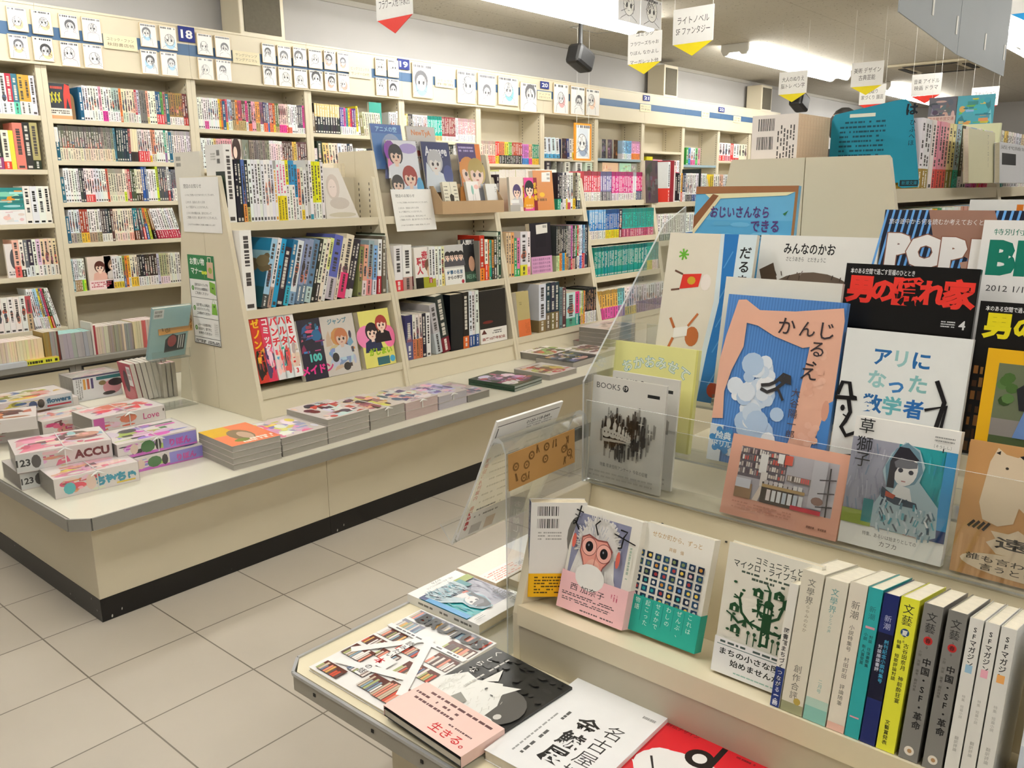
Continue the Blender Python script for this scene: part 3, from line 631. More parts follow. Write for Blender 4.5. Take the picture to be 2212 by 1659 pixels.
wall_row(1, 2, BAYX[1][0] + 0.03, BAYX[1][1] - 0.03, [(1, TD, 'k', None, 0, dict(DIV, h=.13)), (6, WH, 'd'), (2, 0x3b3a3c, 'w'), (4, 0xf2e6e4, 'kf', 0xd8504a, .22), (3, 0xe4e6ea, 'kf'), (2, WH, 'kf'), (1, 0xc8503a, 'k'), (6, 0xd8cdb8, 'tk', 0xe6e0cc, .2), (1, 0xefe8d0, 'k', 0xd8e83a, .3), (1, 0xd8b0a0, 'k'), (1, 0xb04a48, 'k'), (2, 0x45583c, 'k'), (3, CR, 'k', 0x3a3024, .25), (1, 0x2e58a0, 'k', None, 0, dict(t=.018, h=.188)), (1, 0x4a5a80, 'k', None, 0, dict(h=.188)), (4, WH, 'k'), (1, 0xd4e83a, 'k', None, 0, dict(h=.19)), (4, 0x55575a, 'wf', None, 0, dict(h=.19)), (1, WH, 'k', 0xb8323a, .3, dict(h=.19)), (1, 0x2f4658, 'k'), (3, 0x7a7a7c, 'f', WH, .4), (8, WH, 'k')], 13)
wall_row(1, 3, BAYX[1][0] + 0.03, wx(392, 500), [(1, TD, 'k', None, 0, dict(DIV, h=.14)), (4, 0xdfe3e6, 'f', 0xa8a296, .3), (3, 0x9a4030, 'k', 0xe8b83a, .3), (5, 0xe9e8e4, 'kd', 0xa89878, .3), (3, 0x47474b, 'w', 0xe8e6dc, .25), (1, 0x201f22, 'w', WH, .25), (1, 0x5a3a34, 'k'), (6, 0xece2cc, 'kf', 0xe8d4c4, .25), (2, 0xe9dfc8, 'k', 0xf0a898, .25), (2, 0x1f7a86, 'f', 0x7a4a34, .3, dict(a=-.05)), (1, 0x6a4a5a, 'f', None, 0, dict(a=-.09)), (1, 0x3f8070, 'f', 0xd85a48, .4, dict(a=-.1)), (1, 0xd8703a, 'f', 0x3a5aa0, .5, dict(a=-.12)), (1, 0xc0a03a, 'k', 0xb8c03a, .3, dict(a=-.14)), (1, 0x8a6830, 'k', 0x2e2620, .3, dict(a=-.2)), (10, 0xefefec, 'kd', 0xb8324a, .28, dict(a=-.24))], 14)
wall_row(1, 4, BAYX[1][0] + 0.03, wx(187, 610), [(1, 0xb8d8e0, 'k'), (4, 0xe6e8e8, 'kd', 0x9a7a4a, .35), (1, WH, 'kf', 0x8ae03a, .35), (1, WH, 'kf', 0xd8e83a, .35)], 15)
wall_row(1, 4, wx(246, 600), wx(392, 590), [(4, 0xe2e6e4, 'kd', 0xe0c040, .2), (1, 0x7a8a3a, 'f', 0x4a5a90, .3), (1, 0xe07a2c, 'k'), (1, 0xe8b83a, 'k', WH, .3), (3, 0xe9e6d4, 'kf', 0xe8c83a, .3), (3, 0x2a2826, 'w', 0xe9e8e4, .3), (5, 0x3a3026, 'f', 0xe9e8e4, .3), (1, 0xc8c8dc, 'k'), (4, 0xb8b48a, 'k', 0xe8dcdc, .25), (5, 0xe0dcd4, 'k')], 16, first=9)
# the cut-off bay
wall_row(0, 0, wx(-60, 230), BAYX[0][1] - 0.035, [(1, 0x7a98c0, 'k'), (1, 0xd8c83a, 'k', 0xe88a6a, .25, dict(t=.02)), (1, 0xe8cdb0, 'k', 0xe8503a, .3), (1, 0x3a62b0, 'k', 0xe8884a, .25), (2, WH, 'kf', 0xefefef, .3), (1, 0xb8303e, 'k', WH, .3), (1, 0x3a7488, 'k', 0x6ad0b0, .3), (2, 0xc89a44, 'k', 0xf0ece4, .33), (1, 0xdfe2ec, 'k')], 21, t=.024, h=.19)
wall_row(0, 1, wx(-60, 350), BAYX[0][1] - 0.05, [(2, 0xe6ebe8, 'k', 0xe06a7a, .22), (1, 0xa8a8a4, 'k', WH, .3), (1, 0x3a383a, 'w', 0x8a4a7a, .3), (1, 0xefe8d8, 'k', 0xe84a3a, .2), (1, 0xe4d848, 'p', None, 0, dict(t=.016)), (1, 0xd8806a, 'k', None, 0, dict(h=.225, t=.03)), (1, 0x2e2d30, 'w', None, 0, dict(h=.23)), (1, 0xa89a68, 'k', 0x2e2c2a, .2, dict(h=.23))], 22, t=.024, h=.188)
wall_row(0, 2, wx(57, 470), BAYX[0][1] - 0.032, [(4, WH, 'k', None, 0, dict(ink=0x1a1a1a))], 23, t=.028, h=.188)
wall_row(0, 3, wx(35, 590), BAYX[0][1] - 0.032, [(1, 0xe9b49c, 'k', 0xe8705a, .3, dict(t=.03)), (1, 0xefe6d8, 'kf', 0x3a3030, .2), (1, 0x6a6a6a, 'w', WH, .25), (1, 0x35303a, 'k', 0xe9e9e4, .3), (1, WH, 'k'), (1, 0xe2c8d8, 'k', WH, .3), (4, 0xe6cfae, 'kf', 0xe6e2d4, .3)], 24, t=.02, h=.188)
wall_row(0, 4, wx(-60, 710), wx(74, 700), [(1, 0xe88aa8, 'k'), (1, 0x7ae05a, 'k', WH, .5), (1, WH, 'k', 0xf0f0f0, .2), (2, 0xf0e9e2, 'kf'), (4, WH, 'kf'), (1, 0xb04a58, 'k', 0xc8a888, .5)], 25, t=.017, h=.182)
wall_row(0, 4, wx(77, 695), BAYX[0][1] - 0.06, [(3, 0xf0eeee, 'kf', None, 0, dict(a=-.12)), (2, 0xa8cce6, 'kf', WH, .3, dict(a=-.12)), (1, 0xe8d23a, 'f', WH, .3, dict(a=-.13)), (1, 0x4a5288, 'k', WH, .3, dict(a=-.14)), (1, 0xd84a6a, 'k', 0xe8d040, .3, dict(a=-.15)), (1, 0x3a4a3a, 'k', 0xd8503a, .3, dict(a=-.17)), (2, WH, 'k', None, 0, dict(a=-.2))], 26, t=.015, h=.215, first=11)
# second to fourth bays: past the three hundred largest manga, one mass
MASS = MB()
wall_row(2, 0, BAYX[2][0] + 0.032, BAYX[2][1] - 0.03, [(3, WH, 'k'), (2, 0xf1eeee, 'k', 0xe060a0, .25), (5, 0xeeecee, 'kf'), (1, 0xd8c030, 'k'), (1, 0xd87a30, 'k'), (1, TD, 'k', None, 0, dict(DIV)), (1, 0xd05070, 'k', 0xe8c83a, .25), (2, 0xa8c4d8, 'kf', WH, .3), (2, 0x6a5a4c, 'k', 0xb8a070, .33), (1, 0xe88a44, 'k', 0xc8a070, .2), (2, 0xc04a68, 'kf', 0xb8a070, .33), (2, 0x5a4a46, 'f', 0xb8a070, .33), (1, 0xe24a98, 'k', WH, .3), (2, 0x463a38, 'k', 0xe8704a, .25), (2, 0xe8a8b8, 'kf'), (2, 0xe8a050, 'k', 0xb8a070, .3), (2, 0x8a5a78, 'kf', WH, .25), (2, 0x4a4a6a, 'f', 0xe8704a, .3), (1, 0xb8c0e0, 'k', 0x4a8ad0, .3), (2, 0xb04848, 'kf', 0xe8704a, .3), (1, 0xe88040, 'k', 0xe8d83a, .25), (2, 0x6a7a4a, 'k', 0xb8a070, .2), (4, 0xe8c0c0, 'F', 0xe83a9a, .27), (1, 0xf0d8d0, 'k', 0xd83a3a, .25), (2, WH, 'k', 0xe87a5a, .2), (3, 0xe9e8ee, 'k'), (3, 0x5a5a66, 'k', 0xe8e8ea, .2), (1, 0xe048a0, 'k', 0xf0eef0, .2)], 31)
wall_row(2, 1, BAYX[2][0] + 0.032, wx(503, 345), [(5, 0xf0efec, 'kd'), (1, CR, 'k'), (1, 0xe2c078, 'k'), (7, 0xe8b0b4, 'kf', WH, .4)], 32)
wall_row(2, 1, wx(541, 345), BAYX[2][1] - 0.03, [(9, 0x8a8478, 'k'), (6, 0xf0eeee, 'k', 0xf2d8dc, .9), (5, 0x5a4440, 'f'), (2, 0xe8c060, 'k'), (5, 0x6a4a4a, 'kf', 0xe8e0d8, .3)], 33, first=16)
# third bay
wall_row(3, 0, BAYX[3][0] + 0.03, wx(736, 290), [(1, 0x7a7050, 'k', None, 0, dict(DIV, h=.13, t=.022)), (10, 0x33353a, 'T', None, 0, dict(ink=0xe9c88c))], 34, t=.022, h=.186)
wall_row(3, 0, wx(737, 290), wx(775, 290), [(2, 0x5a4a9a, 'k', WH, .3), (1, 0xd84a88, 'k', WH, .3), (1, 0x3aa0b0, 'k', WH, .3), (1, 0xe8c030, 'k', WH, .3), (1, 0xd83a5a, 'k', WH, .3), (2, 0x5a3080, 'f', WH, .3), (1, 0xd8c22a, 'k', WH, .12, dict(h=.19))], 35, first=12, h=.172)
wall_row(3, 0, wx(776, 290), wx(826, 290), [(1, WH, 'k', None, 0, dict(h=.182, a=-.1)), (1, 0x7a7450, 'k', None, 0, dict(DIV, h=.13, a=-.1)), (8, 0xe9e6cc, 'k', 0xd8d2b0, .3, dict(a=-.1))], 36, first=21, h=.155)
wall_row(3, 0, wx(842, 290), BAYX[3][1] - 0.03, [(4, 0xe6e6e8, 'kf', 0xd8485a, .3), (1, WH, 'k', 0x3a6ab0, .2, dict(h=.18))], 37, first=33, h=.168)
wall_row(3, 1, BAYX[3][0] + 0.03, wx(768, 340), [(1, TD, 'T', None, 0, dict(DIV, ink=0xd0c0c8)), (1, 0x2c3a34, 'f', None, 0, dict(t=.03, h=.21)), (2, 0xe2c884, 'kf', 0xe0c030, .3, dict(a=-.07)), (3, 0xe9dfc8, 'f', 0x9a5a4a, .3, dict(a=-.07)), (1, 0xd9e6f2, 'f', 0xa8a088, .4, dict(a=-.07, t=.024)), (2, 0xe9e6e0, 'kf', 0xe0a078, .35, dict(a=-.08)), (1, 0x2e4052, 'f', None, 0, dict(a=-.1)), (1, WH, 'k', 0xe8a030, .2, dict(a=-.1))], 38, t=.019, h=.2)
wall_row(3, 1, wx(770, 340), BAYX[3][1] - 0.12, [(6, 0xf0f0ee, 'k'), (6, 0x4a4a4a, 't', 0xeeeeec, .5), (8, 0xe2e0dc, 'tk')], 39, first=13)
# fourth and later bays
wall_row(4, 0, BAYX[4][0] + 0.03, BAYX[4][1] - 0.03, [(1, TD, 'T', None, 0, dict(DIV, ink=0xe8e0b0)), (1, 0xe8d890, 'k'), (3, 0x3e3c40, 'k'), (7, 0xf0e6e8, 'kf'), (2, 0xf0d0c8, 'kf', 0xe89a8a, .4), (1, WH, 'k', 0x3a9ac0, .25), (10, 0x18a898, 'tk', 0xd8b878, .2, dict(ink=0xe2f4e8)), (10, 0x8a4446, 'k', 0xe8dcdc, .2), (2, 0xf4eeee, 'k'), (13, 0xf2c4c8, 't', 0xf2f0ee, .3, dict(ink=0xd8404a))], 41)
wall_row(4, 1, wx(958, 330), BAYX[4][1] - 0.03, [(4, 0x55504a, 'k'), (3, 0x2a282a, 'k'), (16, WH, 't')], 42, page=0xf0efec)
tag(MASS.build('manga_volume_rows', [PRINT, PAGES]), 'rows of small manga filling the second, third and fourth wall bays', 'books', kind='stuff'); MASS = None
wall_row(5, 0, BAYX[5][0] + 0.032, BAYX[5][1] - 0.04, [(8, 0xf0c8b8, 'tk', 0xe8503a, .35), (2, 0xd8302a, 'k', 0xe8c030, .35), (3, 0xd87a4a, 'k', 0x2e2a2a, .4), (2, 0xd8c83a, 'k', 0x2e2a2a, .4), (2, 0x5aa83a, 'k', 0x2e2a2a, .4), (6, 0xa8503e, 'k', 0x35302e, .4), (4, 0xc87ac0, 'k', 0x4a8ad0, .3, dict(h=.165)), (2, 0xe0a87a, 'k', 0xe84a9a, .3, dict(h=.165)), (4, 0x3a8a6a, 'k', 0xe8b83a, .3, dict(h=.165))], 51, t=.017, name='paperback_volume', noun='paperback')
wall_row(6, 0, BAYX[6][0] + 0.03, wx(1210, 335), [(4, 0xe4eef4, 'k', 0x5aa8d8, .2, dict(a=-.08))], 61, t=.016, name='paperback_volume', noun='paperback')
wall_row(6, 0, wx(1226, 335), wx(1246, 335), [(1, 0x3a4a80, 'k', None, 0, dict(a=-.08)), (1, WH, 'k', None, 0, dict(a=-.06)), (2, 0xe8e0d0, 'k', 0xe8c830, .33)], 62, first=6, t=.016, name='paperback_volume', noun='paperback')
wall_row(6, 1, BAYX[6][0] + 0.05, BAYX[6][1] - 0.05, [(1, 0x3a3a38, 'f', None, 0, dict(t=.04)), (2, 0x9a9890, 'k', None, 0, dict(gap=.06)), (1, WH, 'k', None, 0, dict(t=.04, gap=.03)), (1, 0x4a4640, 'f'), (1, 0xf0eee8, 'f', None, 0, dict(t=.05, gap=.06)), (1, 0xd0e4d8, 'f', None, 0, dict(t=.06, gap=.05))], 63, name='paperback_volume', noun='paperback')
wall_row(7, 0, wx(1345, 335), BAYX[7][1] - 0.04, [(2, 0xa8d0e8, 'k', WH, .3), (4, 0x6ea8d8, 'k', 0xd8e4ee, .3), (6, 0xf2a8d0, 'tk', 0xe88a40, .33)], 71, first=4, t=.02, name='paperback_volume', noun='paperback')
wall_row(8, 1, wx(1396, 380), BAYX[8][1] - 0.05, [(1, 0xc8c020, 'p', None, 0, dict(t=.06, h=.2)), (2, 0xf2a0b8, 'f', None, 0, dict(t=.05)), (2, 0x4a4a58, 'f', None, 0, dict(t=.04)), (2, 0xe8c0c8, 'f', 0xd83a4a, .3, dict(t=.035)), (2, 0xe8e8f0, 'k', 0xd85a7a, .3)], 81, name='paperback_volume', noun='paperback')
wall_row(9, 0, wx(1482, 350), wx(1512, 350), [(1, 0x3aa04a, 'f'), (1, 0x4a8ac8, 'f'), (2, 0xe8e4e0, 'f', 0xd86a9a, .3), (1, 0x5ab86a, 'f'), (1, 0xe89ab0, 'f')], 91, t=.024, name='paperback_volume', noun='paperback', h=.18)
wall_row(10, 0, BAYX[10][0] + 0.04, BAYX[10][1] - 0.05, [(2, 0xf0d8dc, 'kf', 0xd84a4a, .3), (2, 0xf4f0f0, 'kf', 0xe88a9a, .3), (1, 0xd83a3a, 'k'), (2, 0xf0eeea, 'k', 0xd85a5a, .2), (3, 0xe8e0c8, 'f')], 92, t=.034, name='paperback_volume', noun='paperback', h=.2)

# things turned cover-on in the wall bookcases
def wall_face(tl, tr, bl, label, paint, base, t=0.015, y=WY + 0.012, k=0.0, w=None, h=None, name='manga_volume', z=None, obi=None, wrap=False):
    P0, n = ypl(y, k, 1.2); M, w, h = quad(tl, tr, bl, P0, n, w, h, RX)
    if z is not None: M.translation.z = z + 0.0008
    return face_book(name, label, 'book', None, M, w, h, t, paint, base, gloss=True, obi=obi, wrap=wrap)
def p_dark(a):
    a.rect(0, .3, 1, 1, 0x2a3038); a.poly([(.7, .3), (1, .3), (1, .95), (.8, 1), (.72, .7)], 0xd83a30); a.poly([(.78, .3), (.86, .62), (.95, .3)], 0x22262c)
    for u in (.2, .35, .5): a.line([(u, .45), (u + .06, .75)], .05, 0xc8c030); a.line([(u + .1, .5), (u - .03, .7)], .04, 0xc8c030)
    a.lines(RNG, .2, .84, .7, .92, 1, 0xc04a3a, .9); a.rect(0, 0, 1, .3, 0xf2e8da); a.rect(0, 0, 1, .1, 0xf0a070); a.lines(RNG, .1, .14, .9, .26, 2, 0x555048)
wall_face((97, 187), (128, 187), (103, 247), 'black and red manga with yellow lettering, cover facing out beside a wooden bookend', p_dark, 0x2a3038, z=1.574, w=.118, h=.174)
def p_room(c1, c2):
    def f(a):
        a.rect(0, .3, 1, 1, c1); a.girl(.5, .68, .3, 0x5a2f28, dress=c2); a.rect(0, 0, 1, .28, 0xf4dcdc); a.lines(RNG, .08, .06, .92, .24, 3, 0xc05a6a)
    return f
wall_face((187, 560), (220, 558), (191, 622), 'manga turned cover out, brown haired figure over a pink band, on shelf five', p_room(0xead8cc, 0xe8b8a8), 0xead8cc, z=.684, w=.128, h=.178)
wall_face((224, 560), (244, 555), (230, 616), 'pale manga leaning cover out behind the pink banded one, purple foot', lambda a: (a.rect(0, .25, 1, 1, 0xe6dcd4), a.girl(.6, .7, .3, 0x8a7060, dress=0xd8d0cc), a.rect(0, 0, 1, .25, 0x8a7a9a)), 0xe6dcd4, z=.684, w=.08, h=.18)
wall_face((-20, 400), (54, 403), (-15, 470), 'manga with teal landscape cover facing out next to thick white volumes', lambda a: (a.rect(0, .4, 1, 1, 0x2e8a8a), a.collage(random.Random(3), (0x3aa0a0, 0x7ac8c0, 0x2a6a70, 0xa8d8d0, 0xe8923a), 16, .02, .45), a.rect(0, 0, 1, .4, 0xf0eeee), a.collage(random.Random(4), (0xe8e8ec, 0x9ab0d8, 0xf0c8c8, 0xd8d8dc), 10, .02, .02, .98, .38)), 0xeceaea, z=1.049, w=.2, h=.18)
wall_face((10, 540), (31, 532), (0, 596), 'white manga leaning at a slant by the salmon spine on shelf four', lambda a: (a.ell(.5, .55, .25, .3, 0x5a5a60), a.lines(RNG, .1, .06, .9, .2, 2, 0x666666)), 0xf0e8e6, z=.783, w=.075, h=.17)
wall_face((500, 297), (520, 295), (504, 360), 'manga cover with dark curly hair between red banded spines, second wall bay', lambda a: (a.rect(0, 0, 1, 1, 0xd8ccc0), a.ell(.45, .62, .5, .42, 0x3a2622), a.ell(.3, .55, .22, .2, 0xf0d8c8), a.ell(.5, .1, .5, .2, 0xe8b8a0)), 0xd8ccc0, z=1.335, w=.06, h=.176)
wall_face((522, 296), (540, 298), (524, 360), 'grey green manga cover next to the curly haired one', lambda a: a.collage(random.Random(8), (0x6a7a68, 0x8a9080, 0x5a6a50, 0x9aa090), 12), 0x7a8072, z=1.335, w=.055, h=.174)
def p_teal(a): a.rect(0, .28, 1, 1, 0x2f9a8a); a.rect(0, 0, 1, .28, 0x9fb0a8); a.rect(.2, .12, .8, .18, 0xd8e0dc)
M, w, h = quad((796, 214), (839, 214), (800, 292), *ypl(WY + 0.01), .112, .225, RX); M.translation.z = 1.572
face_book('picture_book', 'tall teal book, flat cover out, between cream and white spines in the third wall bay', 'book', None, M, .112, .225, .02, p_teal, 0x2f9a8a)
for (px, lb, c1, c2) in ((1214, 'dark manga with red faced figure, cover out behind the blue white volumes', 0x4a3030, 0x2a3050), (1300, 'dark grey manga, cover out at the near side of the seventh wall bay', 0x4a4850, 0x8a6a88), (1313, 'purple grey manga, second of three covers out in the seventh wall bay', 0x5a4a58, 0xa88898), (1326, 'brown manga with amber figures, cover out beside blue spines', 0x4a3424, 0xb87838)):
    M, w, h = quad((px, 300), (px + 12, 300), (px, 335), *ypl(WY + 0.012), .075 if px == 1214 else .068, .175, RX); M.translation.z = SHELVES[6 if px < 1290 else 7][0] + 0.0008
    face_book('paperback_volume', lb, 'book', None, M, .075 if px == 1214 else .068, .175, .012, lambda a, c1=c1, c2=c2, px=px: a.collage(random.Random(px), (c1, c2, 0x2a2626, mix(c1, 0xffffff, .3)), 22), c1)
for (px, w_, lb, c) in ((1301, .27, 'peach box set standing cover out below the pale blue shelf', 0xecc8a4), (1338, .21, 'mint green box set beside the peach one, seventh wall bay', 0xb4dcc0), (1364, .1, 'grey manga with dark figure beside the mint box set', 0x9a9a90)):
    M, w, h = quad((px, 353), (px + 20, 353), (px, 380), *ypl(WY + 0.02), w_, .19, RX); M.translation.z = 1.2508
    face_book('manga_box_set', lb, 'book', None, M, w_, .19, .06, lambda a, c=c, px=px: (a.collage(random.Random(px), (c, mix(c, 0xffffff, .3), mix(c, 0xb06050, .3)), 16), a.lines(RNG, .05, .05, .95, .3, 2, mix(c, 0x804030, .5))), c)
# wooden bookend and brown framed drawing
t = thing('bookend', 'brown wooden bookend with an arched top on shelf one', 'bookend', (wx(146), WY + 0.02, 1.5745))
b = MB(); P_ = [(0, 0), (.062, 0)] + [(.031 + .031 * math.cos(PI * i / 10), .1 + .035 * math.sin(PI * i / 10)) for i in range(11)]
b.prism(P_, 'y', 0, .012); b.build('arch_plate', mat('brown_wood', 0x8a6a44, .5, .12, 6, stretch=(3, 3, 30)), t)
b = MB(); b.box((0.001, .0125, 0.0), (.061, .09, .008)); b.build('foot_plate', MATS['brown_wood'], t)

# ------------------------------------------------------------------ island bookcases: goods on the shelves
def ix(px, py, z): return at(px, py, y=fyi(z) + 0.014).x
def irow(case, shelf, zsh, xa, xb, items, seed, **k):
    z = ISH[case][shelf]; nm = k.pop('name', 'softcover_book'); noun = k.pop('noun', 'book'); desc = k.pop('desc')
    return books_row(desc, nm, noun, 'book', desc.replace('along ', 'books along '), xa, fyi(z) + 0.014, z, items, seed=seed, x1=xb, **k)
def bold(txt, base, ink, lo=.12, sz=None, block=None):
    """Spine with real lettering down its length."""
    def f(a):
        if block: a.rect(0, 0, 1, block[0], block[1])
        n = len(txt); s = min((0.92 - lo) / (n * 1.08), a.w / a.h * 0.8); a.text(txt, .5, .95, s, ink, vert=True, bold=.015)
    return f
# case one, top shelf
def p_forest(a):
    a.rect(0, .0, 1, 1, 0xe9e7e3); a.rect(.5, .2, 1, .66, 0x22302a); r = random.Random(5)
    for _ in range(14): a.ell(r.uniform(.6, .95), r.uniform(.3, .6), .05, .04, r.choice((0x3a5a38, 0x18221e, 0x2c4632, 0x101815)), 8)
    a.rect(.55, .01, .97, .13, 0xb0aca4); a.code(.62, .86, .78, .93, r); a.code(.62, .76, .78, .82, r); a.lines(r, .3, .8, .55, .9, 3, 0xb0b0aa)
z = ISH[0][0]; yb = fyi(z) + .014
spine_book('art_book', 'large white photo book with forest picture standing first on the top island shelf', 'book', None, Matrix.Translation((IX[0] + .022, yb, z + .001)), .034, .13, .29, 0xeae8e4, 'k', parts=True, gloss=True, front=p_forest)
irow(0, 0, z, IX[0] + .062, ix(704, 470, z), [(2, 0x23262e, 'w'), (1, 0x5a6aa8, 'f', 0xd88a50, .3), (1, 0x1e1d1e, 'w', 0xb0a068, .25), (5, WH, 'k'), (3, 0xf1efee, 'kf', None, 0, dict(ink=0x77757a)), (1, WH, 'tk', None, 0, dict(ink=0xe09a30)), (3, 0xf0eef0, 'k', 0xe8d428, .42, dict(ink=0xd84a80)), (1, 0xe6d828, 'k', WH, .6), (2, 0x3a8ac0, 'k', WH, .6), (1, 0x1e8ab0, 'k', 0xe8e8e4, .42, dict(h=.222)), (1, 0xe8876a, 'k', WH, .3, dict(h=.205)), (1, 0xe4e0d4, 'f', 0xe8d030, .2, dict(h=.21)), (1, WH, 'k', None, 0, dict(h=.2)), (1, 0xc9c8c4, 'k', None, 0, dict(h=.24)), (1, 0xf0f0ee, 'k', 0x3a96b0, .1, dict(h=.24)), (3, 0xe8e020, 'k', WH, .3, dict(h=.235)), (1, 0xeeeadf, 'k', None, 0, dict(h=.232))], 101, desc='along the top shelf of the first island bookcase', h=.236, d=.13, t=.014)
# a sleeved picture file leaning beside them
P0, n = ypl(yb + .03, .12, z); A_, B_, C_, D_ = (onp(*p, P0, n) for p in ((696, 362), (731, 363), (776, 471), (706, 473)))
t = thing('clear_file', 'pale portrait picture in a clear slanting sleeve beside the yellow spines', 'file', (A_.x, A_.y, z + .001))
o_ = Vector((A_.x, A_.y, z + .001)); b = MB(); Q = [p - o_ for p in (D_, C_, B_, A_)]; Q[0].z = Q[1].z = 0.001; off = Vector((0, .004, 0))
b.face(Q, 0xded8d0); b.face([q + off for q in reversed(Q)], 0xded8d0)
for i in range(4): b.face([Q[i], Q[(i + 1) % 4], Q[(i + 1) % 4] + off, Q[i] + off], 0xe8e4de)
c_ = sum(Q, Vector()) / 4; ux, uz = Vector((1, 0, 0)), Vector((0, .12, 1)).normalized(); a = Art(b, Q[0] + Vector((0, -.0006, 0)), ux, uz, (0, -1, 0), (Q[1] - Q[0]).x, Q[3].z)
for (u, v, ru, rv, c) in ((.3, .62, .2, .26, 0xcfc2b8), (.28, .6, .13, .18, 0xe8d8d0), (.45, .3, .3, .12, 0xc8beb4), (.5, .07, .42, .05, 0xc4bca8)): a.ell(u, v, ru, rv, c, 14)
for u in (.24, .33): a.line([(u - .03, .62), (u + .02, .63)], .012, 0x9a8a84)
b.build('print', GLOSS, t)
# the same case: art books, then comic magazines
def p_momo(a):
    a.rect(0, 0, 1, 1, 0xeeece6); r = random.Random(6); a.text('MOMO', .2, .66, .075, 0xb03038, bold=.03); a.code(.55, .86, .74, .93, r); a.code(.55, .78, .74, .83, r); a.lines(r, .55, .66, .76, .75, 3, 0xb8b4ac)
z = ISH[0][1]; yb = fyi(z) + .014
spine_book('art_book', 'tall white slipcased art book with red capitals, first on the middle island shelf', 'book', None, Matrix.Translation((IX[0] + .022, yb, z + .001)), .05, .19, .305, 0xf0efea, 'k', parts=True, front=p_momo)
def p_sea(a):
    a.rect(0, 0, 1, 1, 0x2a6a86); a.rect(0, .6, 1, .82, 0x9cc4d0); a.rect(0, .82, 1, 1, 0x2a86b0); a.rect(0, 0, 1, .3, 0x24545c); r = random.Random(2)
    for _ in range(9): a.ell(r.uniform(.25, .95), r.uniform(.45, .75), r.uniform(.1, .25), r.uniform(.05, .1), r.choice((0x7a6a4c, 0x6a5a40, 0x8a7a58)), 9)
AB = dict(a=.27, h=.262)
irow(0, 1, z, IX[0] + .09, ix(836, 655, z), [(1, 0x9cc8e0, 'f', 0x4a4a50, .2, dict(AB, front=p_sea, h=.275, t=.02)), (1, 0xe8e4e4, 'k', 0xb89088, .3, dict(AB, t=.012, h=.275)), (1, 0x1f96d0, 'k', None, 0, dict(AB, h=.27)), (1, 0x2b2c30, 'w', None, 0, dict(AB, h=.235, t=.022)), (1, 0x1f6a9a, 'k', 0x3aa6c8, .3, dict(AB, h=.265)), (1, 0xe0e3e8, 'kf', 0x8aa8c0, .2, dict(AB, t=.022)), (2, 0x8a9ab8, 'kf', 0x6a7890, .3, dict(AB)), (1, 0x5c7ea8, 'k', 0xb8ccd8, .25, dict(AB, t=.022)), (1, 0x2c2b2a, 'w', None, 0, dict(AB, t=.011)), (1, 0xe9e6d4, 'k', 0x3a3836, .3, dict(AB, t=.013)), (1, 0xe8e4d0, 'k', None, 0, dict(AB, t=.012)), (1, 0xdfe88a, 'k', 0xe9e9e4, .5, dict(AB, t=.012)), (1, 0x5a70b0, 'k', 0xc8c4d0, .35, dict(AB, t=.03, h=.27)), (1, 0xeae0c0, 'f', 0xd8d0b8, .3, dict(AB, t=.012)), (1, 0xefe2c8, 'f', 0xd83a7a, .4, dict(AB, t=.03, h=.27)), (2, 0x35363c, 'w', 0xdcdcdc, .15, dict(AB, h=.25, t=.013)), (1, 0x8a8a50, 'kf', None, 0, dict(a=.14, h=.215)), (1, 0xe8a08a, 'kf', 0xe8e2dc, .3, dict(a=.14, h=.22)), (1, 0x9aa6b4, 'f', 0xe09a9a, .3, dict(a=.14, h=.235, t=.022)), (1, 0x86b4e4, 'k', 0xdfe4ee, .3, dict(a=.1, h=.215)), (1, 0xe9e9ee, 'k', 0xb8283c, .33, dict(a=.08, h=.24)), (1, 0x6a6258, 'k', None, 0, dict(a=.05, h=.25))], 102, name='art_book', noun='art book', desc='along the middle shelf of the first island bookcase', d=.2, t=.016, parts=True, gloss=True)
irow(0, 1, z, ix(838, 655, z), IX[1] - .022, [(1, 0xeeede8, 'k', None, 0, dict(h=.255)), (1, 0x4a4a3a, 'kf', 0x6a3a34, .3, dict(h=.262)), (1, 0x5a3a34, 'w', WH, .3, dict(h=.2))], 103, name='art_book', noun='art book', desc='along the middle shelf of the first island bookcase', first=24, d=.2, t=.016, gloss=True, parts=True)
z = ISH[0][2]; yb = fyi(z) + .013
MG = [('weekly comic magazine with red and gold spine', 0xc83a2c, 'ゼノン', 0xf0c028), ('comic magazine with pink and white spine', 0xd83a58, 'コミック', 0xf4f0f0), ('white comic magazine with red lettering down the spine', 0xe8e4e4, 'バンチ', 0xd82a3a), ('white and teal comic magazine, second white spine', 0xdfe8ea, 'ハルタ', 0xd8343a), ('white comic magazine with large red capitals on its spine', 0xf0eeee, 'REX', 0xd02430)]
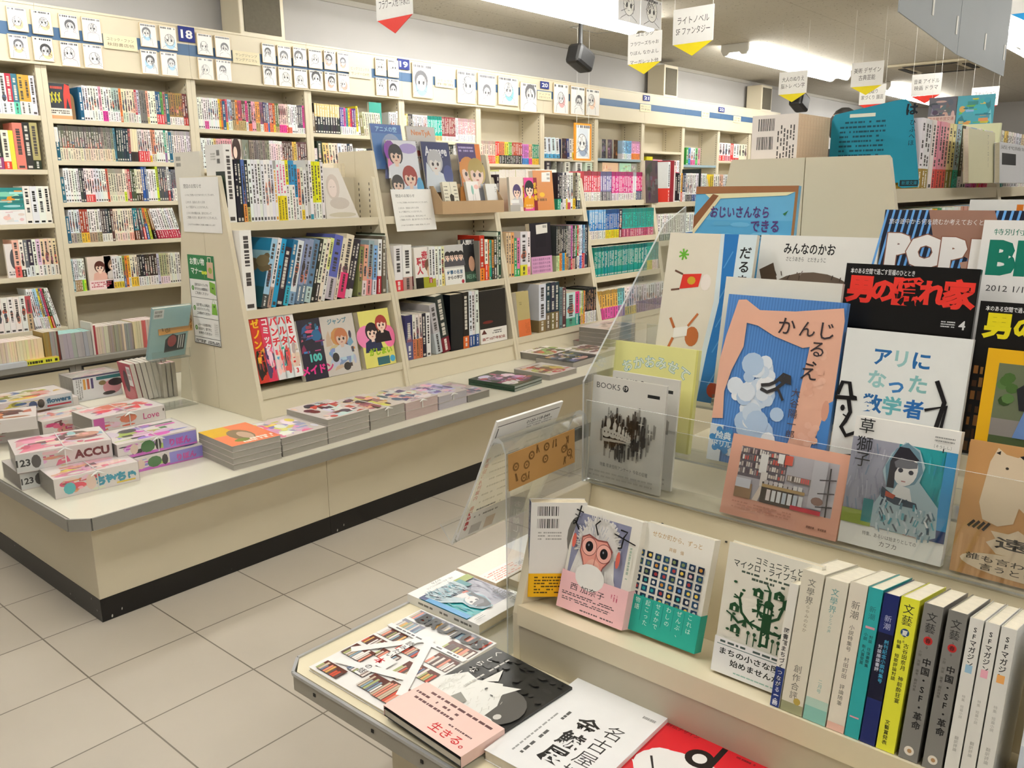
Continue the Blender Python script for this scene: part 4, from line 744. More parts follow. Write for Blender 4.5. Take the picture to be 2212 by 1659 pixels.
for k, (lb, base, tx, ink) in enumerate(MG):
    r = random.Random(40 + k); px = (566, 586, 605, 622, 639)[k]; x = ix(px, 858 - (px - 566) * .2, z)
    def ps(a, r=r, base=base, tx=tx, ink=ink, k=k):
        pal = ((0xc83a2c, 0x2a1a18, 0xe8b040, 0x8a3a3a), (0xe86a90, 0x4a3a6a, 0xf0d0d8, 0x30283a), (0xf2b8b8, 0xe85a5a, 0x5ab0c8, 0xf0e0d8), (0x2a9a9a, 0x1a4a58, 0xe8e8e8, 0xd85a5a), (0xe8d0c0, 0xd83a3a, 0xb8b0a8, 0xf4eeee))[k]
        a.collage(r, pal, 18, 0, .02, 1, .55, .5); a.text(tx, .5, .97, .12 if len(tx) > 3 else .145, ink, vert=True, bold=.04)
        if k == 4: a.rect(.12, .03, .88, .16, 0xf4f4f4); a.text('3', .5, .1, .1, 0xd02430, bold=.04)
    spine_book('comic_magazine', 'thick ' + lb, 'magazine', 'thick comic magazines on the lowest island shelf', Matrix.Translation((x, yb + .004, z + .03)) @ Matrix.Rotation(-.19, 4, 'X'), .0435, .15, .257, base, parts=True, gloss=True, paint=ps)
def iface(tl, tr, bl, label, paint, base, t=.012, y=None, k=.17, z0=None, w=None, h=None, name='magazine', cat='magazine', rest=None, wrap=False, obi=None, free=False, gloss=True):
    P0, n = ypl(y, k, z0); M, w, h = quad(tl, tr, bl, P0, n, w, h, None if free else RX)
    if rest is not None: M.translation.z = rest + .001
    return face_book(name, label, cat, None, M, w, h, t, paint, base, obi=obi, wrap=wrap, gloss=gloss)
def p_dark100(a):
    a.rect(0, 0, 1, 1, 0x2e2c3a); a.collage(random.Random(9), (0x3a5a8a, 0x8a3a5a, 0x2a2230, 0xc85a80, 0x4a8ab0, 0x6a5a6a), 22, .02, .4); a.text('100', .5, .36, .17, 0x5ac0b8, bold=.05); a.text('メイドン', .5, .16, .16, 0xe83a90, bold=.05)
def p_white(a):
    a.rect(0, 0, 1, 1, 0xefe8e0); a.collage(random.Random(10), (0xf0d0b0, 0xe8a860, 0xd8e4ee, 0x8ab8d8, 0xe8c8c0, 0x4a4650), 24, .02, .02, .98, .8); a.text('ジャンプ', .5, .9, .1, 0x5a9ab0, bold=.03); a.girl(.55, .62, .26, 0xe08a58, dress=0xe8ecf2); a.ell(.3, .3, .1, .08, 0x2c2a30, 12); a.ell(.6, .12, .11, .07, 0x302a2c, 12)
def p_yellow(a):
    a.rect(0, 0, 1, 1, 0xe6df7a); a.ell(.15, .55, .3, .2, 0xf08ab8, 12); a.ell(.9, .5, .2, .2, 0xf07aa8, 12); a.girl(.36, .62, .27, 0x2a2026, dress=0x2c3454); a.girl(.7, .74, .25, 0xa84038, dress=0x241c24); a.text('がしまい', .55, .26, .13, 0x9ac020, bold=.06); a.rect(.4, .02, .8, .16, 0x3a6a70); a.ell(.9, .1, .09, .06, 0x4aa8d0, 10)
for tl, tr, bl, lb, pf, bs in (((638.5, 693.6), (675, 690), (660, 825), 'dark comic magazine, pink and teal lettering, next to the thick spines', p_dark100, 0x2e2c3a), ((688.5, 687), (764, 678), (712, 812), 'white comic magazine with orange haired figure, cover out in the middle', p_white, 0xefe8e0), ((771, 673), (838, 668), (793, 800), 'yellow comic magazine with two schoolgirls, cover out by the slotted upright', p_yellow, 0xe6df7a)):
    iface(tl, tr, bl, lb, pf, bs, .03, yb + .004, .19, z, rest=z, wrap=pf is p_white, w=.135 if pf is p_dark100 else .172, h=.25)

# case two: anime magazines on a riser, notice, booklet tray
z = ISH[1][0]; Y2 = fyi(z)
t = thing('magazine_riser', 'cream stepped riser under the anime magazines', 'display stand', (IX[1] + .03, Y2 + .03, z + .0005))
b = MB(); b.box((0, .03, 0), (.7, .075, .105)); b.box((0, .0755, 0), (.7, .13, .21)); b.build('steps', CREAM, t)
def p_ladies(a): a.rect(0, 0, 1, 1, 0x5a8ac8); a.rect(0, .8, 1, 1, 0x3a6ab8); a.ell(.62, .4, .36, .4, 0xa8b8d8, 18); a.text('アニメの空', .5, .89, .13, 0xa8d8f4, bold=.03); a.girl(.62, .38, .46, 0x5a4a48, dress=0x8a90b8)
def p_type(a): a.rect(0, 0, 1, 1, 0xd8d4d0); a.text('NewTyA', .5, .86, .17, 0xe0905a, bold=.03); a.girl(.32, .3, .24, 0xb8503a, dress=0xc8c4c4); a.girl(.8, .22, .26, 0x55504e, skin=0xf4ece6, dress=0x9a9898); a.lines(RNG, .06, .5, .3, .66, 3, 0x888888)
def p_pair(a): a.rect(0, 0, 1, 1, 0xeef0f8); a.ell(.1, .8, .2, .2, 0x8a4aa8, 10); a.ell(.1, .5, .14, .2, 0xe88ac8, 10); a.ell(.7, .85, .3, .1, 0xb8a8e0, 12); a.girl(.26, .72, .34, 0x2c2a32, dress=0xe9edf4); a.girl(.64, .3, .36, 0xa83a34, dress=0xc8dcf0); a.ell(.95, .1, .12, .2, 0x5ab0e0, 10); a.girl(.2, .16, .3, 0x3a3432, dress=0xb83a3a)
def p_anim(a): a.rect(0, 0, 1, 1, 0x28346a); a.text('Anmage', .5, .82, .26, 0xf2f2f6, bold=.03, width=.8); a.girl(.42, .6, .4, 0xc8c8cc, dress=0xe8eef6, skin=0xf2eeea); a.poly([(0, .1), (.1, .6), (.35, .35), (.75, .3), (.9, .12), (.6, 0), (.1, 0)], 0xe4ecf4); a.ell(.85, .35, .18, .2, 0x3a4a90, 12)
def p_gold(a): a.rect(0, 0, 1, 1, 0x4a3478); a.rect(0, 0, .16, .62, 0xe8842c); a.rect(.78, .6, 1, 1, 0xe8842c); a.girl(.36, .42, .5, 0xd8903c, dress=0xe8a860); a.girl(.72, .4, .5, 0xb8a050, dress=0xb0b4bc); a.lines(RNG, .05, .82, .7, .95, 2, 0xc8b8e8)
for tl, tr, bl, lb, pf, bs, back in (((799.5, 293), (874, 297), (806, 345), 'blue anime magazine with bubble, top row behind the cream divider', p_ladies, 0x5a8ac8, 1), ((877, 294), (958, 300), (882, 345), 'pale anime magazine with orange capitals, top row', p_type, 0xd8d4d0, 1), ((834, 338), (907, 340), (843, 405), 'white anime magazine with red haired figure, lower row', p_pair, 0xeef0f8, 0), ((909, 340), (985, 343), (915, 405), 'navy anime magazine with white title in the lower row', p_anim, 0x28346a, 0), ((987, 343), (1053, 343), (993, 400), 'purple and orange anime magazine with two blond figures', p_gold, 0x4a3478, 0)):
    iface(tl, tr, bl, lb, pf, bs, .01, Y2 + (.088 if back else .038), .17, z + (.21 if back else .105), rest=z + (.2105 if back else .1055), wrap=True, w=.182 if pf is not p_gold else .16, h=.235 if not back else .2)
def notice(name, label, tl, tr, bl, P0, n, w, h, right):
    M, w, h = quad(tl, tr, bl, P0, n, w, h, right); o = thing(name, label, 'notice', M=M, group='closing notices'); b = MB(); b.box((0, 0, 0), (w, .0006, h), 0xf1f0ec)
    a = Art(b, (0, 0, 0), (1, 0, 0), (0, 0, 1), (0, -1, 0), w, h); r = random.Random(3)
    a.text('閉店のお知らせ', .1, .84, .085, 0x3a3a3a, 'l', width=.46)
    for v, s, ln in ((.68, .045, 'いつもご利用いただきありがとうございます。'), (.55, .05, 'このたび、当店は１月３１日を'), (.46, .05, 'もって閉店することとなりました。'), (.35, .05, '１９８３年の開店以来、長きにわたって'), (.27, .05, 'ご愛顧いただき、誠にありがとうございました。'), (.14, .035, 'これまでのお客様のご支援に感謝いたします')): a.text(ln, .12, v, s, 0x55524f, 'l', width=min(.78, .036 * len(ln)))
    b.build('sheet', PRINT, o); return o
XE = IX[0] - .0006
notice('closing_notice', 'white closing notice taped high on the island end panel', (386.7, 384), (469.9, 381), (392.4, 499.5), *xpl(XE - .0008), .285, .21, RYm)
notice('closing_notice', 'white closing notice hanging under the anime magazines', (843, 409), (930, 410), (865, 500), *ypl(Y2 - .004, .19, z), None, None, RX)
# cardboard tray with three booklets
P0, n = ypl(Y2 - .055, 0, 0); A_ = onp(957, 474, P0, n); B_ = onp(1089, 471, P0, n)
t = thing('cardboard_tray', 'brown cardboard tray holding three booklets', 'tray', (A_.x, Y2 - .055, z + .005)); w = B_.x - A_.x
KR = mat('kraft_board', 0xb79a76, .75, .06, 14)
b = MB(); b.box((0, 0, 0), (w, .003, .06)); b.build('front_flap', KR, t)
b = MB(); b.box((0, .0032, 0), (w, .10, .003)); b.build('base', KR, t)
for e_ in (0, w - .003):
    b = MB(); b.prism([(.0032, 0.0032), (.1, .0032), (.1, .13), (.06, .13), (.0032, .06)], 'x', e_, e_ + .003); b.build('side_flap', KR, t)
b = MB(); b.box((.0032, .097, .0032), (w - .0032, .1, .14)); b.build('back_flap', KR, t)
def p_bk1(a): a.rect(0, 0, 1, 1, 0xe9e4d0); a.poly([(.42, .05), (.6, .1), (.68, .55), (.5, .62), (.38, .55)], 0x3a3226); a.lines(RNG, .06, .1, .3, .9, 7, 0x6a6656, .3); a.lines(RNG, .72, .1, .95, .9, 7, 0x6a6656, .3); a.line([(.5, 1), (.5, .62)], .015, 0x6a6656)
def p_bk2(a): a.rect(0, 0, 1, 1, 0xf6f2ee); a.ell(.45, .72, .1, .16, 0x9ac8bc, 10); a.line([(.45, .6), (.42, .3), (.6, .25), (.62, .6)], .02, 0x8a8a88); a.ell(.8, .82, .2, .08, 0xf4c8c0, 9); a.lines(RNG, .1, .06, .8, .2, 2, 0xe8b0a8)
def p_bk3(a): a.rect(0, 0, 1, 1, 0xe6e6e4); a.rect(0, 0, 1, .14, 0xe8b83a); a.text('本の本', .82, .9, .07, 0x333333, vert=True)
for (px, w_, h_, lb, pf, bs) in ((949, .098, .148, 'cream booklet with a dark vase figure in the cardboard tray', p_bk1, 0xe9e4d0), (1000, .086, .15, 'white booklet with mint figure, middle of the cardboard tray', p_bk2, 0xf6f2ee), (1041, .086, .138, 'grey white booklet with a yellow foot in the cardboard tray', p_bk3, 0xe6e6e4)):
    x = at(px, 430, y=Y2 + .02).x; a_ = .2
    M = Matrix.Translation((max(x, A_.x + .004), Y2 - .03, z + .0095)) @ Matrix.Rotation(-a_, 4, 'X'); face_book('booklet', lb, 'book', None, M, w_, h_, .016, pf, bs, gloss=False)
z = ISH[1][1]; yb = fyi(z) + .013
irow(1, 1, z, IX[1] + .022, ix(892, 612, z), [(1, 0xeeecea, 'k', 0xd83a3a, .25, dict(h=.205)), (1, 0xf0eeee, 'k', 0xb89890, .3, dict(h=.205, t=.02))], 111, desc='along the middle shelf of the second island bookcase', name='softcover_book', d=.14, t=.016, parts=True)
def p_gal(a): a.rect(0, 0, 1, 1, 0xf0ece6); a.text('職人', .25, .75, .2, 0xb83040, vert=True, bold=.04); a.text('奇譚', .5, .9, .2, 0xc04050, vert=True, bold=.04); a.ell(.68, .55, .2, .16, 0x7a5a48, 12); a.ell(.7, .4, .12, .14, 0xe8c8a8, 10); a.rect(0, 0, .38, .27, 0x1a1a1a); a.rect(.38, 0, 1, .27, 0xa8a830)
def p_work(a): a.rect(0, .42, 1, 1, 0xc9c8c6); [a.girl(.2 + .22 * i, .72, .2, 0x2e2c2e, dress=0x55535a) for i in range(4)]; a.rect(0, 0, 1, .42, 0xf2f2ee); a.text('仕事の名言', .5, .31, .11, 0x2a5a80, bold=.03, width=.8); a.text('からの学び', .5, .18, .1, 0x2a2a2a, bold=.03, width=.75); a.circ(.88, .06, .07, 0xb83a4a)
def p_man(a): a.rect(0, 0, 1, 1, 0x24262a); a.text('人間昭和', .5, .92, .12, 0xe8e8e4, bold=.03, width=.86); a.ell(.55, .5, .24, .2, 0x18161a, 14); a.ell(.55, .42, .18, .18, 0xc89a80, 14); a.rect(0, 0, 1, .24, 0x2c4a3a); a.text('昭和', .5, .12, .12, 0x8ab8a0, width=.6)
iface((893, 532), (923, 532), (895, 615), 'white manga with red lettering and brown cloaked figure on the middle shelf', p_gal, 0xf0ece6, .016, yb, .06, z, rest=z, w=.128, h=.19, name='softcover_book', cat='book')
irow(1, 1, z, ix(928, 600, z), ix(962, 600, z), [(1, 0xf0ece8, 'k', 0xb83050, .25), (3, 0xf0eeea, 'k', 0xf4f0e8, .2), (1, 0xe8e4b8, 'f', 0xe8dc8a, .3)], 112, desc='along the middle shelf, beside the cloaked figure manga', name='softcover_book', d=.13, h=.188, t=.017, parts=True)
iface((956, 530), (1002, 528), (975, 604), 'grey manga with a white sash of blue lettering on the middle shelf', p_work, 0xd0cfcc, .016, yb - .002, .08, z, rest=z, w=.136, h=.19, name='softcover_book', cat='book')
iface((994, 512), (1018, 508), (1012, 600), 'dark book with a man\u2019s face leaning on the red volume', p_man, 0x24262a, .02, yb + .02, .1, z, rest=z, w=.12, h=.21, name='softcover_book', cat='book')
irow(1, 1, z, ix(1036, 590, z), IX[2] - .022, [(1, 0x8a8880, 'p', None, 0, dict(t=.008)), (1, 0xb8281e, 'k', 0xe8882c, .28, dict(t=.042, h=.225)), (1, 0xf0eeea, 'k', 0xd83a28, .4, dict(t=.026, h=.205)), (1, 0xe8622a, 'k', None, 0, dict(t=.012)), (1, 0x2a9a5a, 'k', None, 0, dict(t=.012)), (1, 0x28909a, 'k', None, 0, dict(t=.014)), (1, 0xe09a3a, 'k', 0x3a2a24, .3, dict(t=.016)), (1, 0x2a2826, 'f', 0x3a4030, .3, dict(t=.03, h=.215)), (1, 0xf0f0ea, 'k', None, 0, dict(t=.012, h=.235)), (1, 0x22402e, 'w', None, 0, dict(t=.024, h=.24))], 113, desc='along the middle shelf, end of the second island bookcase', name='softcover_book', d=.15, h=.2, parts=True)
z = ISH[1][2]; yb = fyi(z) + .012
irow(1, 2, z, IX[1] + .022, ix(932, 770, z), [(1, 0x3a3468, 'f', 0x5a5a8a, .4, dict(t=.026)), (3, 0xe8e2da, 'kf', 0xc87a50, .45, dict(t=.011)), (1, 0x28262a, 'w', None, 0, dict(t=.014)), (1, 0xefe8e0, 'k', None, 0, dict(t=.016))], 114, desc='along the lowest shelf of the second island bookcase', name='art_book', noun='comic', d=.15, h=.205, t=.014, parts=True)
BA = dict(h=.262, a=-.17)
irow(1, 2, z, ix(944, 765, z), ix(1036, 750, z), [(1, 0xb8babc, 'k', 0xc8ccd0, .42, dict(BA, t=.022, h=.24)), (1, 0x2a2a2c, 'w', 0x7a2428, .26, dict(BA, t=.03, h=.275)), (1, 0x0f0f10, 'p', None, 0, dict(h=.27, t=.05)), (1, 0x141416, 'w', 0xd8622a, .22, dict(h=.275, t=.024)), (3, 0xe6e6ea, 'k', 0x2a4a8a, .22, dict(h=.275, t=.012))], 115, desc='along the lowest shelf, beside the black slipcase', name='art_book', noun='art book', d=.2, t=.02, first=1, parts=True, gloss=True)
def p_blk(a): a.rect(0, 0, 1, 1, 0x1b1a1b); a.ell(.3, .4, .2, .03, 0x6a2420, 10); a.rect(0, 0, 1, .28, 0xefece6); a.text('画業10周年記念', .5, .08, .06, 0x8a3a34, bold=.03, width=.86); a.poly([(.04, .18), (.14, .27), (.24, .18)], 0x5a2a28); a.lines(RNG, .45, .16, .8, .24, 2, 0x555555)
iface((1033, 634), (1083, 629), (1043, 748), 'black art book with white paper band, cover out beside the slotted upright', p_blk, 0x1b1a1b, .02, yb + .01, .05, z, rest=z, name='art_book', cat='book', w=.2, h=.265)

# case three
z = ISH[2][0]; yb = fyi(z) + .012
def p_laugh(a): a.rect(0, 0, 1, 1, 0xf2e6d8); a.girl(.45, .58, .34, 0x4a3a6a, dress=0xd0cccc); a.rect(0, 0, .62, .2, 0xb8b4ae); a.rect(.05, .25, .55, .34, 0xf4f4f2); a.rect(.82, 0, 1, .75, 0xc81e28); a.text('乱暴', .91, .7, .15, 0xe8c020, vert=True, bold=.04)
def p_laugh2(a): a.rect(0, 0, 1, 1, 0xe84a9a); a.girl(.4, .66, .42, 0x201c20, dress=0xe8a020); a.rect(.72, 0, 1, 1, 0x8a1a26); a.text('乱暴者', .86, .85, .17, 0xe8c020, vert=True, bold=.04); a.lines(RNG, .05, .05, .68, .22, 2, 0xffd0a0)
irow(2, 0, z, IX[2] + .02, IX[2] + .04, [(1, 0x2e2e30, 'w', 0xb83a5a, .2, dict(t=.018))], 121, desc='along the top shelf of the third island bookcase', name='softcover_book', d=.14, h=.19, parts=True)
iface((1099, 398), (1130, 400), (1104, 470), 'manga with purple haired laughing figure, cover out on the top shelf', p_laugh, 0xf2e6d8, .016, yb, .07, z, rest=z, w=.13, h=.18, name='softcover_book', cat='book')
iface((1131, 402), (1157, 402), (1135, 468), 'pink manga with black haired laughing figure beside the orange book', p_laugh2, 0xe84a9a, .016, yb - .004, .07, z, rest=z, w=.108, h=.176, name='softcover_book', cat='book')
def p_orng(a): a.rect(0, 0, 1, 1, 0xcf8748); a.poly([(.45, .95), (.9, .97), (.86, .72), (.42, .72)], 0xefebe4); a.code(.7, .88, .85, .93, random.Random(1)); a.code(.7, .78, .85, .83, random.Random(2)); a.ell(.4, .4, .14, .06, 0xe8b828, 10); a.lines(RNG, .15, .24, .62, .31, 1, 0x6a4a2a, .9)
iface((1150, 392), (1196, 383), (1160, 466), 'tan orange book with a white price label, cover out on the top shelf', p_orng, 0xcf8748, .03, yb + .006, .1, z, rest=z, w=.17, h=.215, name='softcover_book', cat='book')
irow(2, 0, z, ix(1205, 462, z), IX[3] - .022, [(2, 0x2a2c30, 'w', 0x2aa07a, .3), (1, 0x3a3c40, 'w', 0xe8e8e8, .2), (1, 0xd0d0d4, 'k'), (1, 0x2e3036, 'w', WH, .3), (1, 0xefecec, 'k', 0xe8c830, .3), (2, 0xf2eeee, 'kf', 0xd8506a, .2), (1, 0xe8e8ee, 'kf', None, 0, dict(t=.022)), (1, 0x8a8060, 'k', 0xe8c020, .3, dict(t=.026)), (1, 0x2a2a28, 'w', None, 0, dict(t=.016)), (2, 0xeee6d0, 'k', 0x2e4858, .25)], 122, desc='along the top shelf, right of the orange book', name='softcover_book', d=.13, h=.205, t=.016, first=1, parts=True)
z = ISH[2][1]; yb = fyi(z) + .012
irow(2, 1, z, IX[2] + .02, ix(1146, 600, z), [(2, 0xe2c8a0, 'k', None, 0, dict(t=.012)), (1, 0xe0a860, 'k'), (1, 0x2a9a5a, 'k', 0x2a9a5a, .3, dict(h=.2)), (1, 0xf07ab8, 'k', 0x2a9a5a, .2, dict(h=.2)), (1, 0xe2dcdc, 'kf', 0xe8d840, .25, dict(t=.04)), (1, 0xf0eeee, 'k', 0xf0a8c0, .2)], 123, desc='along the middle shelf of the third island bookcase', name='softcover_book', d=.15, h=.23, t=.016, parts=True)
def p_purp(a): a.rect(0, .34, 1, 1, 0x1d1822); a.rect(.25, .52, .75, .88, 0x14101a); a.poly([(.3, .96), (.85, .98), (.84, .8), (.3, .78)], 0xe6e2da); a.code(.62, .9, .8, .95, random.Random(4)); a.rect(0, 0, 1, .34, 0xd8a0c8); [a.text('伝説の漫画家大全集', .06, .28 - .075 * i, .055, 0x6a3a6a, 'l', width=.85) for i in range(4)]
iface((1143, 484), (1193, 480), (1155, 592), 'black boxed book with pink lettered band, cover out on the middle shelf', p_purp, 0x1d1822, .03, yb, .07, z, rest=z, w=.18, h=.27, name='art_book', cat='book')
irow(2, 1, z, ix(1203, 582, z), IX[3] - .022, [(2, 0x4a4a48, 'k', 0xc8e0a8, .35), (2, 0x55504a, 'tk', 0xe88a3a, .4), (2, 0x3a3c40, 'w', 0x3a9ad0, .4), (1, 0x2a2c2e, 'w', 0xe8a03a, .4), (2, 0x5a5a60, 'w', 0xb08a60, .3), (2, 0xa8a6a8, 'k', 0x3a3a3c, .3), (1, 0xd86ab8, 'k', 0xd83a5a, .25), (2, 0x3e3c40, 'wf', 0xe0a890, .25), (1, 0xe8e8ec, 'k', 0x3a3a48, .3), (1, 0x2a8a4a, 'k', 0x3a3a3a, .3), (1, 0xc82a3a, 'k', WH, .3), (1, 0xd8d0c8, 'kf'), (2, 0xe6e8f0, 'k', 0x3a6ac8, .3), (1, 0x2e4a8a, 'k', 0xd83a4a, .35), (1, 0x8ab0d8, 'k', 0xd83a4a, .35), (2, 0x26304a, 'w'), (1, 0x0e0e10, 'p', None, 0, dict(t=.02, h=.262))], 124, desc='along the middle shelf, beside the boxed black book', name='softcover_book', d=.15, h=.245, t=.016, parts=True)
z = ISH[2][2]; yb = fyi(z) + .012
def p_olive(a): a.rect(0, .37, 1, 1, 0xb6a875); a.rect(0, 0, 1, .37, 0xd8703c); a.lines(RNG, .2, .7, .4, .78, 2, 0x7a7048); a.lines(RNG, .55, .06, .9, .3, 4, 0xb85a2c, .5, True)
iface((1114, 632), (1143, 627), (1128, 727), 'tall olive book with orange foot, first on the lowest shelf', p_olive, 0xb6a875, .03, yb - .002, .1, z, rest=z, w=.1, h=.235, name='softcover_book', cat='book')
irow(2, 2, z, ix(1165, 720, z), ix(1223, 712, z), [(1, 0xe3e5e6, 'k', 0x8a6a44, .25, dict(t=.035, h=.26)), (3, 0x2c3846, 'w', 0x7a6a4c, .38, dict(t=.024, h=.262)), (1, 0x6a8088, 'k', None, 0, dict(t=.016, h=.23)), (1, 0x5a2e30, 'w', None, 0, dict(t=.02, h=.225))], 125, desc='along the lowest shelf of the third island bookcase', name='softcover_book', d=.15, parts=True)
irow(2, 2, z, ix(1224, 712, z), ix(1252, 706, z), [(1, 0xc8dce4, 'f', 0x5aa890, .25, dict(t=.04)), (1, 0xe8388a, 'k', 0x2a9a8a, .35, dict(t=.018))], 126, desc='along the lowest shelf beside the maroon book', name='softcover_book', d=.15, h=.19, parts=True)
irow(2, 2, z, ix(1253, 706, z), IX[3] - .022, [(1, 0xefe8ea, 'k', 0x2a3a68, .25), (1, 0xf0eeea, 'k', 0xe8d84a, .5), (1, 0xe4e05a, 'k', 0xe070a0, .3), (1, 0x7ac0a0, 'k', 0xe8d84a, .3), (1, 0x9a3a34, 'k', 0xe8a040, .4), (1, 0xe89a3a, 'k'), (9, 0x232225, 'wf', WH, .33, dict(t=.019, h=.2, ink=0xb8906a))], 127, desc='along the lowest shelf, end of the third island bookcase', name='softcover_book', d=.14, h=.19, t=.012, parts=True)

# case four: uniform comic series
cb = dict(name='comic_paperback', noun='comic', d=.11, h=.172, t=.0125)
for sh, items, sd in ((0, [(9, 0xe05a6a, 'tk', 0xf0eeee, .32), (6, 0x8a88b8, 'tk', 0x6a6468, .33), (12, 0xd84a90, 'tk', 0xe8e0e4, .27), (2, 0xe8e6ec, 'tk', WH, .3), (8, 0xd8327a, 'tk', 0x3a4a6a, .33)], 131), (1, [(9, 0x3a82c8, 'T', 0xe8e4e0, .3, dict(ink=0x7ab0e0)), (8, 0x2a62b0, 'tk', 0xe8d428, .3), (1, 0x38203a, 'f', 0x7a2a3a, .3, dict(t=.024)), (20, 0x2aa89c, 'tk', 0xb85070, .3)], 132), (2, [(34, 0x148c88, 'tk'), (4, 0x2aa89c, 'tk', 0xe8e04a, .35), (4, 0x3aa8a0, 'tk', 0xf0dcdc, .35)], 133), (3, [(7, 0xe8b858, 'tk', 0xe05aa8, .4, dict(a=-.08)), (3, 0x7ac0c8, 'tk', 0xb080c0, .4, dict(a=-.08)), (5, 0xf0e4e8, 'kf', 0xe0c860, .3, dict(a=-.08)), (12, 0xe9e6e8, 'kf', 0x9a80a0, .42)], 134)):
    if sh == 0: items = [(n, b_, st, bd, bf, dict(ink=0xf4f2f2)) for n, b_, st, bd, bf in items]
    irow(3, sh, 0, IX[3] + .024, IX[4] - .022, items, sd, desc=f'along {("the top", "the second", "the third", "the lowest")[sh]} shelf of the comic series bookcase', **cb)
# case five and six
z = ISH[4][0]; yb = fyi(z) + .012
def p_gran(a): a.rect(0, 0, 1, 1, 0x55484a); a.collage(random.Random(12), (0x6a5c5e, 0x4a3e40, 0x5e5052), 20)
iface((1393, 368), (1432, 359), (1402, 432), 'dark speckled photo book, cover turned out on the fifth island case', p_gran, 0x55484a, .03, yb - .02, .05, z, rest=z, name='art_book', cat='book', w=.15, h=.265)
irow(4, 0, z, ix(1442, 428, z), IX[5] - .02, [(1, 0xeeeeec, 'k', 0xd83a3a, .35, dict(h=.262, t=.022)), (1, 0x8c1f2c, 'p', None, 0, dict(h=.27, t=.045)), (1, 0xe8e6dc, 'p', None, 0, dict(h=.24)), (2, 0x1d1c1e, 'w', WH, .05, dict(t=.024)), (1, 0xe8e8e8, 'k'), (1, 0xe8a838, 'k', 0xd84a3a, .35), (2, 0x2a3a5a, 'w', WH, .35), (4, 0xf0ecea, 'kf', 0x3a3a3c, .25), (4, 0xeeeef0, 'k', 0x2a4a8a, .25), (1, 0x1a1a1a, 'p', None, 0, dict(t=.03, h=.22)), (4, 0xf2f2f0, 'k')], 141, desc='along the top shelf of the fifth island bookcase', d=.13, h=.19, t=.018, parts=True)
irow(5, 0, 0, IX[5] + .022, IX[6] - .03, [(2, 0xe8c83a, 'k', 0xf0f0ee, .5), (3, 0xf0eee8, 'k'), (2, 0xe8c0a0, 'k'), (3, 0xeeeeee, 'kf', 0xd8c8a8, .3), (3, 0x4a4a4a, 'w'), (3, 0xf0eeea, 'k'), (4, 0xdadad8, 'f'), (4, WH, 'k')], 142, desc='along the top shelf of the sixth island bookcase', d=.125, h=.19, t=.02)
irow(4, 1, 0, IX[4] + .022, IX[5] - .022, [(12, 0xeeeeea, 'k', 0x4a6a60, .25), (8, 0xeceef0, 'k', 0x2a6ab0, .25), (10, 0xf0f0ee, 'k')], 143, desc='along the second shelf of the fifth island bookcase', **cb)
# rear half of the island: books turned to the other aisle, only their tops and page edges show
def rear_row(xa, xb, zsh, items, seed, desc, **k):
    M0 = Matrix.Translation((xb + xa, 2 * CYC, 0)) @ Matrix.Rotation(PI, 4, 'Z')
    books_row(desc, 'hardcover_book', 'book', 'book', desc.replace('along ', 'books along '), xa, fyi(zsh) + .02, zsh, items, seed=seed, x1=xb, M0=M0, **k)
rear_row(IX[0] + .30, IX[1] - .06, 1.083, [(3, 0xe9e4d6, 'k', None, 0, dict(h=.235)), (4, 0xd8cba8, 'k'), (3, 0xeeeeea, 'k', None, 0, dict(h=.22)), (4, 0xe4dcc4, 'k'), (3, 0xc8b088, 'k'), (4, 0xe9e4d6, 'k')], 151, 'along the rear shelf behind the clear file', d=.15, h=.2, t=.02, page=0xe8dcc0)
rear_row(IX[2] + .05, IX[3] - .04, 1.083, [(10, 0xf0f0ea, 'k', None, 0, dict(h=.225)), (8, 0xe6e6a8, 'k', None, 0, dict(h=.22)), (6, 0xc4c4c0, 'k')], 152, 'along the rear shelf behind the laughing manga', d=.14, h=.21, t=.028, page=0xf4f2ea)
def p_plant(a):
    a.rect(0, 0, 1, 1, 0xd8d4c8); r = random.Random(4); a.code(.08, .88, .26, .94, r); a.code(.08, .8, .26, .85, r)
    for _ in range(8): u = r.uniform(.4, .62); v = r.uniform(.3, .5); a.line([(u, v), (u + r.uniform(-.06, .06), v + .07)], .02, 0x3a5a40)
M, w, h = quad((372, 309), (430, 318), (378, 395), *xpl(IX[0] + .026), .2, .27, RYm); M.translation.z = 1.0845
face_book('art_book', 'pale grey art book with small plant drawing rising above the closing notice', 'book', None, M, .2, .27, .014, p_plant, 0xd8d4c8, gloss=False)

# manners poster on the end panel
M, w, h = quad((404, 549), (488, 553), (422, 759), *xpl(XE - .0008), None, .36, RYm)
o = thing('manners_poster', 'green and white shopping manners poster on the island end panel', 'poster', M=M); w = .2; b = MB(); b.box((0, 0, 0), (w, .0006, h), 0xf0f0ec)
a = Art(b, (0, 0, 0), (1, 0, 0), (0, 0, 1), (0, -1, 0), w, h); G = 0x1f7a44
a.rect(0, .73, 1, 1, G); a.text('お買い物', .08, .925, .083, 0xf6f6f2, 'l', bold=.02, width=.55); a.text('マナー', .1, .82, .083, 0xf6f6f2, 'l', bold=.02, width=.42)
a.poly([(.7, .76), (.93, .75), (.95, .93), (.72, .93)], 0xd8b49a); a.line([(.77, .93), (.77, .98), (.88, .98), (.88, .93)], .02, 0xf0e0d0); a.ell(.83, .84, .07, .035, 0x9aa84a, 12)
for d in (-1, 1): a.ell(.6 + d * .05, .81, .055, .02, 0xc8d83a, 10)
a.line([(.6, .8), (.6, .75)], .012, 0x9ac83a)
